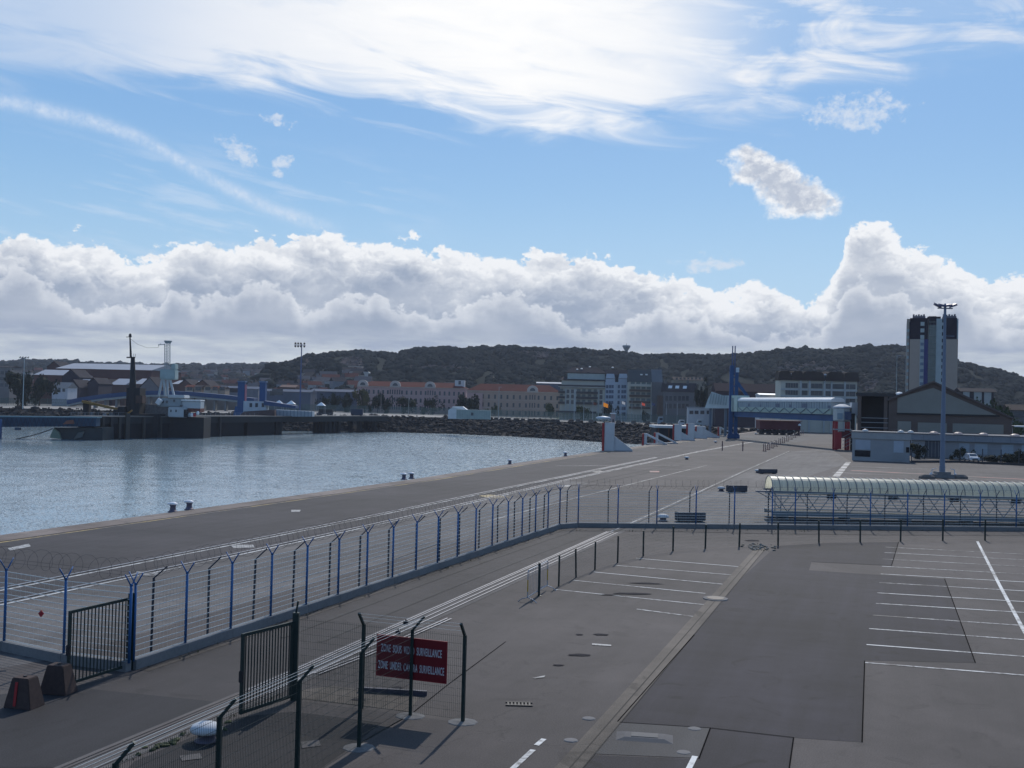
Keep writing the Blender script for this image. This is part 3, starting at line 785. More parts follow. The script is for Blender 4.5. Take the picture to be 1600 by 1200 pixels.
# sign
s0 = fA + (fC - fA) * ((588 - 565) / (723 - 565)); s1 = fA + (fC - fA) * ((696.5 - 565) / (723 - 565))
sd = (s1 - s0); W = sd.length; rz = math.atan2(sd.y, sd.x)
sign = thing('surveillance_sign', 'dark red board with white lettering hung on the green mesh fence', 'sign', s0 + Vector((0, -.06, 0)), rz)
zb = 0.98; H = 1.10
SIGN_RED = M('sign_red', (0.15, 0.004, 0.010), 0.45, var=0.10)
MB().box(0, W, -.012, .012, zb, zb + H).build('board', SIGN_RED, sign)
fr = MB()
for z in (zb - .01, zb + H - .01): fr.box(-.012, W + .012, -.016, .016, z, z + .02)
for x in (-.012, W - .008): fr.box(x, x + .02, -.016, .016, zb + .01, zb + H - .01)
fr.build('edge_trim', M('sign_trim', (0.25, 0.01, 0.02), 0.5), sign)
def lettering(txt, x0, x1, z0, hgt, parent, mat, y=-.016, name='lettering', off_=.012):
    cu = bpy.data.curves.new('t', 'FONT'); cu.body = txt; cu.size = 1; cu.offset = off_; cu.space_word = 1.9; cu.space_character = 1.12; cu.extrude = .002
    tmp = bpy.data.objects.new('t', cu); COL.objects.link(tmp)
    dg = bpy.context.evaluated_depsgraph_get(); dg.update()
    me = bpy.data.meshes.new_from_object(tmp.evaluated_get(dg)); bpy.data.objects.remove(tmp)
    xs = [v.co.x for v in me.vertices]; ys = [v.co.y for v in me.vertices]
    kx = (x1 - x0) / (max(xs) - min(xs)); ky = hgt / (max(ys) - min(ys)); mx, my = min(xs), min(ys)
    for v in me.vertices: v.co = Vector((x0 + (v.co.x - mx) * kx, y - v.co.z, z0 + (v.co.y - my) * ky))
    me.materials.clear(); me.materials.append(mat)
    ob = bpy.data.objects.new(name, me); COL.objects.link(ob); ob.parent = parent
    return ob
LET = M('sign_white', (0.55, 0.57, 0.60), 0.6)
lettering('ZONE SOUS VIDEO SURVEILLANCE', .12, W - .14, zb + .66, .21, sign, LET)
lettering('ZONE UNDER CAMERA SURVEILLANCE', .05, W - .06, zb + .20, .21, sign, LET)

# low steel guide lying behind the fence
g0, g1 = G(560, 1081), G(667, 1087)
o = MB().bar(g0 + Vector((0, 0, .07)), g1 + Vector((0, 0, .07)), .10, .14).build('guide_beam', GREYM if False else M('dark_beam', (0.06, 0.06, 0.085), 0.6)); tag(o, 'long dark steel beam lying on the ground behind the sign fence', 'beam')

# ------------------------------------------------------------------ low mesh fence round the car park
lp = [(873, 916), (900, 902), (929.6, 890), (965, 879), (1005, 869), (1051.5, 861), (1102, 857), (1155, 854), (1215.7, 852), (1279.5, 848.5), (1344, 847), (1407, 846), (1473, 845), (1539, 844.5), (1606, 844.5)]
P = [G(*p) for p in lp]
root = thing('low_mesh_fence', 'low fence of short dark posts and thin mesh curving round the car park', 'fence', P[0])
pp = None
for i, p in enumerate(P):
    if pp is None:
        pm = MB(); pm.box(-.045, .045, -.03, .03, 0, 1.42); pm.box(-.05, .05, -.035, .035, 1.42, 1.44); pp = pm.build('post', GREEN, root); c = pp
    else: c = copy_part(pp, root, p - P[0])
    t = (P[min(i + 1, len(P) - 1)] - P[max(i - 1, 0)]); c.rotation_euler = (random.uniform(-.02, .02), -.13 if i == 1 else random.uniform(-.015, .015), math.atan2(t.y, t.x))
m = MB()
for i in range(len(P) - 1):
    a, b_ = P[i] - P[0], P[i + 1] - P[0]; L = (b_ - a).length; n = int(L / .07)
    for k in range(1, n):
        q = a.lerp(b_, k / n); m.bar(q + Vector((0, 0, .04)), q + Vector((0, 0, 1.32)), .0028)
    for k in range(8): z = .05 + k * .18; m.bar(a + Vector((0, 0, z)), b_ + Vector((0, 0, z)), .0042)
m.build('wire_mesh', M('dull_green_wire', (0.06, 0.075, 0.075), 0.6), root)

# crowd barrier
b0, b1 = G(824, 941), G(855, 922)
d = b1 - b0; L = d.length; rz = math.atan2(d.y, d.x)
bar = thing('crowd_barrier', 'galvanised crowd barrier with yellow taped ends at the end of the low fence', 'barrier', b0, rz)
GAL = M('galvanised_tube', (0.30, 0.33, 0.38), 0.45, 0.5)
m = MB(); m.path([(0, 0, .18), (0, 0, 1.28), (.06, 0, 1.34), (L - .06, 0, 1.34), (L, 0, 1.28), (L, 0, .18)], .022, 8); m.tube((0, 0, .22), (L, 0, .22), .02, 8); m.build('frame', GAL, bar)
m = MB()
for k in range(1, 14): m.tube((L * k / 14, 0, .22), (L * k / 14, 0, 1.33), .007, 5)
m.build('bars', GAL, bar)
for x in (0, L):
    m = MB(); m.path([(x, -.42, 0), (x, -.25, .13), (x, 0, .20), (x, .25, .13), (x, .42, 0)], .017, 6); m.build('foot', GAL, bar)
    m = MB(); m.tube((x, 0, .45), (x, 0, .95), .027, 8); m.build('warning_tape', M('yellow_tape', (0.45, 0.27, 0.03), 0.5), bar)
mp = G(842, 931)
o = MB(); o.box(-.05, .05, -.05, .05, 0, 1.42); o.box(-.058, .058, -.058, .058, 1.42, 1.45); o.lathe([(.12, 0), (.12, .02), (.08, .03)], 10)
o = o.build('steel_post', GREEN); o.location = mp; tag(o, 'single dark post standing in the middle of the crowd barrier', 'post')

# weeds and grit gathered along the kerb wall, and dirt at its foot
DIRT = asphalt('kerb_dirt', (0.045, 0.038, 0.034), (0.075, 0.064, 0.056), stain=.5, streak=.6, cracks=0)
strip('kerb_dirt', [c0 + N20 * .42, c0.lerp(c1, .5) + N20 * .36, c1 + N20 * .4 - U20 * .4], .34, .0135, DIRT)
strip('kerb_dirt', [G(880, 829), G(1040, 830), G(1206, 834), G(1400, 836), G(1620, 837)], .30, .0135, DIRT)
m = MB()
def tuft(m, p, s_):
    for k in range(7):
        a = random.uniform(0, 6.28); d = Vector((math.cos(a), math.sin(a), 0)) * s_ * random.uniform(.3, .9); w = Vector((-d.y, d.x, 0)) * .18
        m.add([p - w, p + w, p + d + Vector((0, 0, s_ * random.uniform(.5, 1.1)))], [(0, 1, 2)])
for k in range(70):
    u = random.random(); tuft(m, c0.lerp(c1, u) + N20 * random.uniform(.22, .45), random.uniform(.04, .12))
for k in range(60):
    tuft(m, G(random.uniform(880, 1600), 829 + random.uniform(0, 2)), random.uniform(.04, .14))
for k in range(40): tuft(m, Vector(main[1] + (0,)).lerp(Vector(main[2] + (0,)), random.random()) + N20 * random.uniform(.45, .75), random.uniform(.04, .1))
for k in range(30): tuft(m, G(random.gauss(1190, 12), random.gauss(856, 4)), random.uniform(.04, .12))
tag(m.build('weed_tufts', M('weeds', (0.05, 0.06, 0.025), .9)), 'small weed tufts sprouting along kerbs and rail edges', 'weeds', kind='stuff')

# ------------------------------------------------------------------ mooring bollards
BOL = M('bollard_iron', (0.10, 0.085, 0.115), 0.55, 0.2, var=0.4, fine=0.3)
BOLTOP = M('bollard_white', (0.75, 0.74, 0.76), 0.55, var=0.3, scale=3)
def tee_bollard(label, loc, rz, k=1.0):
    t = thing('mooring_bollard', label, 'bollard', loc, rz, 'mooring bollards along the quay edge'); t.scale = (k, k, k)
    MB().lathe([(.36, 0), (.36, .05), (.27, .09), (.21, .20), (.19, .38), (.24, .50)], 14).build('stem', BOL, t, smooth=True)
    m = MB(); ring = []
    prof = [(-.42, .56, .05), (-.36, .58, .13), (-.15, .60, .19), (.10, .60, .19), (.26, .57, .14), (.30, .55, .05)]
    n = 10; vs = []
    for x, z, r in prof:
        for i in range(n):
            a = 2 * math.pi * i / n; vs.append((x, r * 1.25 * math.cos(a), z + r * .62 * math.sin(a)))
    fs = [(k_ * n + i, k_ * n + (i + 1) % n, k_ * n + n + (i + 1) % n, k_ * n + n + i) for k_ in range(len(prof) - 1) for i in range(n)] + [tuple(range(n)), tuple(range(len(prof) * n - n, len(prof) * n))]
    m.add(vs, fs).build('head', BOLTOP, t, smooth=True)
    return t
for (px, py, lab, k) in ((270, 800, 'twin bollard nearest the left edge of the quay, left one of its pair', 1.0), (295.5, 796.5, 'twin bollard nearest the left edge of the quay, right one of its pair', 1.0),
                      (631, 749.5, 'bollard of the middle pair on the quay edge, left of the two', 1.0), (643, 748, 'bollard of the middle pair on the quay edge, right of the two', 1.0),
                      (796.5, 725.5, 'single bollard on the quay edge right of the middle pair', 1.0), (883.5, 713, 'single bollard on the quay edge near the tall white fender', 1.05)):
    tee_bollard(lab, G(px, py, .03), R(-10), k)
def dome_bollard(label, loc, k=1.0, dark=False):
    t = thing('dome_bollard', label, 'bollard', loc, 0, 'white domed bollards along the rail'); t.scale = (k, k, k)
    MB().lathe([(.34, 0), (.34, .04), (.26, .08), (.24, .24)], 14).build('base', BOL, t, smooth=True)
    MB().lathe([(.24, .22), (.40, .28), (.42, .36), (.36, .46), (.22, .53), (.06, .555)], 16, sx=1.12).build('cap', OFFW, t, smooth=True)
for px, py, lab, k in ((322, 1158, 'white domed bollard in the dark yard by the near gate', .85), (1036, 814, 'white domed bollard beside the nearest rubber block, by the fence', .95), (1127, 767.5, 'white domed bollard left of the second rubber block', .9), (1184, 739, 'white domed bollard left of the farthest rubber block', .9),
                       (1073, 718, 'small dark-stemmed bollard standing alone on the apron', .9), (1118, 692, 'small far bollard on the quay near the blue tower', .9), (1143 + 38, 679, 'farthest small bollard beyond the blue tower foot', 1.0)):
    dome_bollard(lab, G(px, py), k)
# ribbed rubber blocks
RUB = M('rubber', (0.045, 0.05, 0.065), 0.8, var=0.3, fine=0.25)
for x0, x1, y, h, lab in ((1060, 1103, 816, .72, 'nearest dark ribbed rubber block, seen through the fence'), (1140, 1168, 770, .72, 'middle dark ribbed rubber block on the apron'), (1190, 1215, 740.5, .62, 'farthest dark ribbed rubber block on the apron')):
    a, b_ = G(x0, y), G(x1, y); d = b_ - a; L = d.length
    t = thing('rubber_block', lab, 'block', a, math.atan2(d.y, d.x), 'ribbed rubber blocks on the apron')
    m = MB(); m.box(0, L, 0, .8, .08, h); m.build('body', RUB, t, bevel=.04)
    m = MB(); n = 15
    for k in range(n): x = L * (k + .5) / n; m.box(x - .022, x + .022, -.03, .83, .14, h - .06)
    for z in (.24, h - .2): m.box(.02, L - .02, -.045, .845, z, z + .05)
    m.build('rib', M('rubber_rib', (0.10, 0.11, 0.13), 0.8), t)
    m = MB(); m.box(.2, .35, .05, .75, 0, .08); m.box(L - .35, L - .2, .05, .75, 0, .08); m.build('skid', CONC_D, t)

# flared concrete blocks at the open gate
for (px, py, lab, stripe, k, rz) in ((31, 1108, 'flared concrete block with a red stripe, nearer of the two', True, 1.0, -.25), (85, 1086, 'plain flared concrete block beside the open gate leaf', False, 1.0, -.2)):
    t = thing('concrete_block', lab, 'block', G(px, py) + Vector((0, .25, 0)), rz, 'flared concrete blocks by the gate')
    m = MB(); a, b_, h = .43, .25, .80
    vs = [(-a, -.3, 0), (a, -.3, 0), (a, .3, 0), (-a, .3, 0), (-b_, -.2, h), (b_, -.2, h), (b_, .2, h), (-b_, .2, h)]
    m.add(vs, [(0, 3, 2, 1), (4, 5, 6, 7), (0, 1, 5, 4), (1, 2, 6, 5), (2, 3, 7, 6), (3, 0, 4, 7)]); m.build('body', M('block_concrete', (0.058, 0.038, 0.034), 0.9, var=0.3, fine=0.3), t, bevel=.02)
    m = MB(); m.tube((0, 0, h - .01), (0, 0, h + .03), .05, 8); m.build('lifting_eye', BLACK, t)
    if stripe:
        m = MB(); m.add([(-.11, -.297, .08), (-.03, -.297, .08), (-.03, -.222, .70), (-.11, -.222, .70), (-.11, -.315, .08), (-.03, -.315, .08), (-.03, -.24, .70), (-.11, -.24, .70)], [(0, 1, 2, 3), (4, 5, 6, 7), (0, 1, 5, 4), (1, 2, 6, 5), (2, 3, 7, 6), (3, 0, 4, 7)])
        m.build('red_stripe', M('red_stripe_paint', (0.30, 0.015, 0.02), 0.5), t)
# manholes and small ironwork
IRON = M('cast_iron', (0.05, 0.045, 0.045), 0.6, 0.4)
def manhole(lab, p, r=.42, hump=False):
    t = thing('manhole', lab, 'manhole', p, R(-20.3))
    MB().lathe([(r * 1.35, -.01), (r * 1.3, .045), (r, .05)], 16).build('surround', M('pale_cement', (0.17, 0.16, 0.155), .9, var=.3), t)
    MB().lathe([(r * .93, .03), (r * .93, .062), (r * .2, .066)], 16).build('cover', IRON, t)
manhole('round manhole with pale cement surround on the drain channel', G(1118, 936))
t = thing('raised_inspection_cover', 'raised concrete inspection cover on the pale slab', 'cover', G(1007, 1153), R(-8))
m = MB(); vs = [(-.75, -.38, 0), (.75, -.38, 0), (.75, .38, 0), (-.75, .38, 0), (-.50, -.22, .07), (.50, -.22, .07), (.50, .22, .07), (-.50, .22, .07)]
m.add(vs, [(0, 3, 2, 1), (4, 5, 6, 7), (0, 1, 5, 4), (1, 2, 6, 5), (2, 3, 7, 6), (3, 0, 4, 7)]).build('mound', M('pale_mound', (0.13, 0.122, 0.118), .95, var=.3), t, bevel=.03)
MB().box(-.34, .34, -.17, .17, .07, .085).build('lid', M('pale_lid', (0.16, 0.15, 0.14), 0.9), t)
for i, (px, py, lab) in enumerate(((920, 1123, 'small round cover left of the drain, upper one'), (892, 1157, 'small round cover left of the drain, lower one'), (1085, 1139, 'small cover at the slab corner by the drain'), (1068, 1176, 'small cover at the near edge of the pale slab'))):
    o = MB().lathe([(.17, -.01), (.15, .008), (.05, .012)], 9, sx=1.15).build('small_cover', M('pale_cement', (0.17, 0.16, 0.155))); o.location = G(px, py) + Vector((0, 0, .012)); tag(o, lab, 'cover', 'small covers near the drain')
m = MB()
for k in range(7): m.box(-.33 + k * .1, -.28 + k * .1, -.14, .14, 0, .03)
m.box(-.38, .38, -.17, -.13, 0, .035); m.box(-.38, .38, .13, .17, 0, .035)
o = m.build('drain_grate', BLACK); o.location = G(811, 1101); tag(o, 'black iron drain grate in the open asphalt', 'grate')
# rubble heap at the far end of the drain
m = MB()
for k in range(40): lump(m, (random.gauss(0, .5), random.gauss(0, .7), .04), random.uniform(.05, .16), random.uniform(.05, .14), random.uniform(.03, .08))
o = m.build('rubble', M('rubble_mix', (0.22, 0.20, 0.17), .9, var=.5, scale=4)); o.location = G(1187, 856); tag(o, 'loose rubble and litter at the far end of the drain', 'rubble', kind='stuff')
m = MB()
for k in range(26): lump(m, (random.gauss(0, .8), random.gauss(0, .12), .02), random.uniform(.05, .12), random.uniform(.04, .1), random.uniform(.02, .06))
o = m.build('weeds', M('weeds', (0.05, 0.06, 0.025), .9)); o.location = G(262, 1163); o.rotation_euler = (0, 0, R(60)); tag(o, 'low weeds along the rail edge', 'weeds', kind='stuff')
# small debris along the rail near the gate
for px, py, lab in ((634, 975, 'small dark clamp on the rail, farther one'), (622, 990, 'small dark clamp on the rail, nearer one')):
    m = MB(); m.box(-.09, .09, -.06, .06, 0, .10); m.tube((0, 0, .1), (0, 0, .17), .03, 6); o = m.build('rail_clamp', BLACK); o.location = G(px, py) + Vector((0, 0, .01)); tag(o, lab, 'clamp', 'clamps on the rail')

# ------------------------------------------------------------------ steel fenders on the quay
def fender(label, px, py_top, py_base, red_w=1.0, width=1.0, strut=False, cap=False):
    b_ = G(px, py_base); H = (py_base - py_top) / FPX * b_.y
    t = thing('quay_fender', label, 'fender', b_, R(-8), 'red and white steel fenders on the quay')
    m = MB(); m.box(-.55 * width, -.12 * width, -.6, .6, -2.0 if px < 1000 else -.5, H * .98); m.build('red_face', M('fender_red', (0.30, 0.03, 0.03), 0.6, var=.3), t)
    if not strut:
        m = MB(); m.box(-.12 * width, 1.7 * width, -.5, .5, 0, H); m.build('column', OFFW, t, bevel=.03)
        m = MB(); a = 1.7 * width; L = (3.4 if H > 4 else 4.6) * width
        m.prism([(a, 0), (a + L, 0), (a + L, .35), (a + .1, H * .52 if H > 4 else H * .8), (a, H * .55 if H > 4 else H * .85)], 'y', -.18, .18); m.build('buttress', OFFW, t)
        m = MB(); m.box(a + .1, a + L, -.45, -.2, 0, .22); m.build('foot_plate', GREYM, t)
    else:
        m = MB(); m.box(-.12, .5, -.4, .4, 0, H); m.build('column', OFFW, t)
        m = MB(); m.bar((.3, 0, H * .95), (4.6, 0, .2), .55, .4); m.build('strut', OFFW, t)
        m = MB(); m.box(.3, 5.0, -.35, .35, 0, .25); m.build('foot_plate', GREYM, t)
    if cap:
        m = MB(); m.lathe([(.15, 0), (.15, .4), (.9, .5), (1.3, .75), (1.1, 1.0), (.2, 1.15)], 14, (-.4, 0, H), sx=1.1); m.build('cap', M('pale_blue_grey', (0.42, 0.50, 0.56), .5), t, smooth=True)
    return t
fender('tall white fender with red face and rounded cap, standing alone on the quay', 945, 660, 704.5, cap=True)
fender('low strutted fender, nearest of the group beyond the tall one', 1007, 677, 694, strut=True)
fender('low strutted fender, second of the group beyond the tall one', 1025, 676, 692.5, strut=True)
fender('broad white fender with sloping buttress, third of the far group', 1054, 663, 688)
fender('white fender with sloping buttress, fourth of the far group', 1075, 661.5, 685)
fender('white fender with sloping buttress, just before the blue tower', 1089, 665.5, 683.5)
fender('small strutted fender at the foot of the blue tower', 1124, 667, 679, strut=True)

# dark link-span berth behind the fenders
q = D(1023, 666, 300); q2 = D(1103, 666, 300)
t = thing('linkspan_berth', 'dark link-span berth with a thin pale deck, behind the white fenders', 'berth', (q.x, 300, 0))
W = q2.x - q.x; zt_ = D(1060, 665.5, 300).z
MB().box(0, W, 0, 12, zt_ - .7, zt_).build('deck', OFFW, t); MB().box(.5, W, .4, 11, -8.5, zt_ - .7).build('berth_wall', M('berth_dark', (.012, .014, .022), .9), t)
for k in range(5): MB().box(1 + k * 3, 1.3 + k * 3, .1, .4, -8, zt_ - .7).build('fender_pile', RUST, t)

# ------------------------------------------------------------------ arched walkway behind the fence
a, b_ = G(1207, 767, 2.2), G(1600, 777.5, 2.2)
d = (b_ - a); d.z = 0; L = 34.0; rz = math.atan2(d.y, d.x)
walk = thing('covered_walkway', 'long walkway with translucent arched roof and criss-cross blue-grey truss sides', 'walkway', (a.x, a.y, 0), rz)
FR = M('walkway_steel', (0.10, 0.14, 0.19), 0.5, .2)
ROOF = bpy.data.materials.new('polycarbonate'); ROOF.use_nodes = True; nt = ROOF.node_tree; bs = nt.nodes['Principled BSDF']
bs.inputs['Roughness'].default_value = .35; tr = nt.nodes.new('ShaderNodeBsdfTranslucent'); tr.inputs[0].default_value = (.80, .78, .62, 1)
gg = nt.nodes.new('ShaderNodeNewGeometry'); nn = nz(nt, gg.outputs['Position'], .8, 4, .6, dim='3D'); nt.links.new(mixc(nt, nn, (.66, .62, .48), (.86, .82, .66)), bs.inputs['Base Color'])
mxs = nt.nodes.new('ShaderNodeMixShader'); mxs.inputs[0].default_value = .45; nt.links.new(bs.outputs[0], mxs.inputs[1]); nt.links.new(tr.outputs[0], mxs.inputs[2]); nt.links.new(mxs.outputs[0], nt.nodes['Material Output'].inputs[0])
WD, HB, RH = 2.6, 2.2, 1.05
arc = [(WD / 2 - math.cos(math.pi * k / 14) * WD / 2, HB + math.sin(math.pi * k / 14) * RH) for k in range(15)]
m = MB()
for (y0, z0), (y1, z1) in zip(arc[:-1], arc[1:]): m.add([(0, y0, z0), (L, y0, z0), (L, y1, z1), (0, y1, z1)], [(0, 1, 2, 3)])
m.build('roof_sheet', ROOF, walk, smooth=True)
hm = MB().path([(0, y, z + .015) for y, z in [(-.02, HB)] + [(WD / 2 - math.cos(math.pi * k / 14) * (WD / 2 + .03), HB + math.sin(math.pi * k / 14) * (RH + .03)) for k in range(1, 14)] + [(WD + .02, HB)]], .028, 5)
hp = hm.build('hoop', FR, walk)
for k in range(1, 58): copy_part(hp, walk, (k * .59, 0, 0))
hp.location = (0.01, 0, 0)
for y, lab in ((0, 0), (WD, 1)):
    m = MB()
    m.box(-.1, L, y - .07, y + .07, HB - .12, HB); m.build('top_rail', FR, walk)
    m = MB(); m.box(0, L, y - .09, y + .09, .30, .62); m.build('floor_beam', M('walkway_beam', (0.13, 0.17, 0.20), .6), walk)
    m = MB(); n = int(L / 2.36); s_ = 1 if lab == 0 else -1
    for k in range(n):
        x = k * 2.36
        m.bar((x + .1, y, HB - .12), (x + 1.18, y, .62), .055); m.bar((x + 2.26, y, HB - .12), (x + 1.18, y, .62), .055)
    m.build('truss', FR, walk)
    m = MB()
    for z in (.85, 1.1, 1.35, 1.62): m.bar((0, y + .12 * s_, z), (L, y + .12 * s_, z), .035)
    m.box(0, L, y + .1 * s_ - .02, y + .1 * s_ + .02, HB - .42, HB - .30)
    m.build('handrail', M('walkway_rail', (.35, .38, .40), .5, .3), walk)
MB().box(.02, L, .1, WD - .1, .50, .58).build('floor', M('walkway_floor', (.12, .12, .12), .9), walk)
for k in range(7):
    m = MB(); x = 4.2 + k * 4.7; m.box(x, x + .7, .02, .1, HB - .48, HB - .16); m.build('light_box', BLACK, walk)
for k in range(8):
    m = MB(); x = 1.2 + k * 4.72; m.box(x - .12, x + .12, .2, .5, .0, .30); m.box(x - .12, x + .12, WD - .5, WD - .2, 0, .30); m.box(x - .1, x + .1, .5, WD - .5, .1, .3); m.build('support', FR, walk)
m = MB(); m.box(-1.3, 0, -.1, .05, HB - .1, HB); m.bar((-1.2, 0, HB - .05), (0, .4, 1.5), .05); m.tube((.4, .3, .35), (1.2, .3, .35), .28, 10); m.bar((.2, -.05, .3), (.2, -.05, HB), .06); m.bar((.65, -.05, .3), (.65, -.05, HB - .4), .05)
m.build('end_frame', FR, walk)

# ------------------------------------------------------------------ floodlight mast on the right
mast = thing('floodlight_mast', 'tall tapering pale steel mast with four floodlights and a concrete base', 'light mast', G(1472, 747), R(2))
PALE = M('mast_paint', (0.16, 0.20, 0.27), 0.6, .0, var=.08)
m = MB(); m.lathe([(.37, 0), (.37, 1.6), (.33, 1.62), (.27, 9), (.16, 22.8), (.10, 23.0)], 16); m.build('pole', PALE, mast, smooth=False)
m = MB(); m.box(-1.3, 1.3, -.9, .9, 0, .55); m.box(-.9, .9, -.7, .7, .55, .85); m.build('base', CONC, mast, bevel=.05)
m = MB()
for s_ in (-1, 1): m.box(s_ * 1.55 - .25, s_ * 1.55 + .25, -.3, .3, 0, .9)
for s_ in (-1, 1):
    MB().tube((s_ * 1.5, -.3, .1), (s_ * 1.5, -.3, 1.15), .06, 8).tube((s_ * 1.5, -.3, 1.15), (s_ * .95, -.3, 1.25), .05, 6).tube((s_ * 1.5, -.3, .6), (s_ * 1.9, -.3, .2), .2, 8).build('guard', M('guard_white', (.5, .52, .56), .5), mast)
m = MB(); m.box(-1.0, 1.0, -.06, .06, 22.3, 22.45); m.build('crossarm', PALE, mast)
DKL = M('lamp_housing', (0.10, 0.09, 0.14), 0.5)
for x, tilt in ((-1.05, .28), (-.45, .10), (.45, -.10), (1.05, -.28)):
    m = MB(); m.add([(x - .48, -.3, 22.6 + .3 * tilt * 2), (x + .48, -.3, 22.6 - .3 * tilt * 2), (x + .38, .35, 22.65 - .3 * tilt * 2), (x - .38, .35, 22.65 + .3 * tilt * 2),
                     (x - .40, -.26, 22.85 + .3 * tilt * 2), (x + .40, -.26, 22.85 - .3 * tilt * 2), (x + .30, .3, 23.0 - .3 * tilt * 2), (x - .30, .3, 23.0 + .3 * tilt * 2)],
                    [(0, 3, 2, 1), (4, 5, 6, 7), (0, 1, 5, 4), (1, 2, 6, 5), (2, 3, 7, 6), (3, 0, 4, 7)])
    m.build('floodlight', DKL, mast)
m = MB(); m.box(.05, 1.3, -.05, .05, 18.7, 18.78); m.build('bracket', PALE, mast)
for s_ in (-1, 1):
    o = MB(); o.lathe([(.9, 0), (.85, .3), (.5, .55), (.1, .6)], 10, sx=1.2, sy=.8); o = o.build('concrete_ballast', CONC_D); o.location = G(1472 + s_ * 26 + 2, 748); tag(o, 'rounded dark ballast heap %s of the tall mast base' % ('left' if s_ < 0 else 'right'), 'ballast')

# ------------------------------------------------------------------ blue boarding tower, glazed bridge and red tower
base = G(1143, 685)
dist = base.y; S = dist / FPX
bt = thing('boarding_tower', 'blue twin-column boarding tower with thin masts and a diagonal brace', 'tower', base, R(-4))
for x, h, w in ((-.35, 20.5, 1.05), (1.05, 19.8, .95)):
    m = MB(); m.box(x - w / 2, x + w / 2, -w / 2, w / 2, 0, h); m.build('column', BLUE_D, bt, bevel=.05)
for x in (-.25, .45):
    m = MB(); m.tube((x, -.2, 18), (x, -.2, 26.0), .16, 7); m.build('mast', M('mast_slate', (0.06, 0.09, 0.20), .6), bt)
m = MB(); m.box(-1.1, 2.1, -1.1, 1.1, 0, 1.1); m.box(-.9, 1.9, -.9, .9, 1.1, 1.5); m.build('footing', BLUE_D, bt, bevel=.05)
m = MB(); m.box(.75, 1.65, -.62, -.5, 18.6, 19.9); m.build('light_box', M('pale_light_box', (.45, .55, .62), .5), bt)
m = MB(); m.bar((1.3, -.3, 15.6), (7.6, -.3, 7.4), .8, .8); m.build('brace', BLUE_D, bt)
m = MB()
for z in (4, 7, 9.5, 12, 14.5, 17): m.box(-.1, .8, -.3, .3, z, z + .35)
m.build('cross_ties', BLUE_D, bt)
# the bridge runs from the blue tower to the red one
p0 = D(1150, 650, dist + .5); p1 = D(1308, 655, 233.0)
zb = 6.15; d = p1 - p0; d.z = 0; BL = d.length; rz = math.atan2(d.y, d.x)
br = thing('boarding_bridge', 'glazed passenger bridge on a deep blue beam between blue and red towers', 'bridge', (p0.x, p0.y, 0), rz)
m = MB(); m.box(0, BL, -1.0, 1.0, zb, zb + 1.45); m.build('beam', BLUE_D, br)
m = MB(); m.box(5.0, BL, -1.55, 1.55, zb + 1.5, zb + 2.75); m.build('lower_panel', M('mint_panel', (0.30, 0.40, 0.36), .5), br)
m = MB(); m.box(5.0, BL, -1.5, 1.5, zb + 2.75, zb + 4.35); m.build('glazing', GLASS_B, br)
m = MB(); m.prism([(-1.65, zb + 4.3), (1.65, zb + 4.3), (1.65, zb + 4.75), (1.3, zb + 5.1), (.7, zb + 5.3), (-.7, zb + 5.3), (-1.3, zb + 5.1), (-1.65, zb + 4.75)], 'x', 4.8, BL + .2); m.build('roof', WHITE, br)
m = MB(); n = 9
for k in range(n):
    x = 5.5 + (BL - 6) * k / n; w = (BL - 6) / n
    m.bar((x, -1.62, zb + 2.75), (x + w / 2, -1.62, zb + 1.6), .12); m.bar((x + w, -1.62, zb + 2.75), (x + w / 2, -1.62, zb + 1.6), .12)
m.build('truss', FR, br)
m = MB()
for k in range(40): x = 5.3 + (BL - 5.6) * k / 40; m.box(x, x + .12, -1.56, -1.50, zb + 2.76, zb + 4.32)
m.build('mullions', M('mullion', (.16, .22, .26), .5), br)
for k, (x, w, h) in enumerate(((12, 1.2, .8), (20, .9, .6), (30, 2.2, .9), (38, 1.0, .7), (45, 2.8, 1.0), (58, 1.5, .6))):
    MB().box(x, x + w, -1.53, -1.49, zb + 2.9, zb + 2.9 + h).build('dark_panel', M('dark_blue_panel', (.05, .09, .16), .4), br)
MB().box(.8, 5.0, -1.8, 1.8, zb + 1.45, zb + 5.9).build('cabin', M('mint_white', (.42, .52, .47), .5), br)
MB().box(1.4, 2.6, -1.86, -1.8, zb + 1.6, zb + 5.2).build('cabin_door', M('cabin_glass', (.16, .22, .22), .3), br)
# inclined white gangway left of the blue tower
g0, g1 = D(1141, 622, dist + 12), D(1112, 619, dist + 40)
gw = thing('inclined_gangway', 'white ribbed covered gangway sloping up to the left of the blue tower', 'gangway', (0, 0, 0))
poly = [D(x, y, dist + 25) for x, y in ((1141, 618), (1130, 618), (1112, 612), (1106, 624), (1101, 638), (1141, 638))]
m = MB(); n = len(poly); back = [p + Vector((1, 4.5, 0)) for p in poly]
m.add(poly + back, [tuple(range(n)), tuple(range(2 * n - 1, n - 1, -1))] + [(i, (i + 1) % n, n + (i + 1) % n, n + i) for i in range(n)]); m.build('tube', M('gangway_white', (.48, .55, .55), .6, var=.1), gw)
m = MB()
for k in range(7):
    a_, b2 = D(1136 - k * 4, 619 - k * .8, dist + 24.8), D(1134 - k * 4.2, 633 - k * .4, dist + 24.8); m.bar(a_, b2, .25)
m.build('ribs', M('gangway_rib', (.30, .36, .36), .6), gw)
for x in (1110, 1134):
    q = D(x, 638, dist + 27); MB().box(q.x - .35, q.x + .35, q.y - .35, q.y + .35, 0, q.z + .2).build('leg', FR, gw)

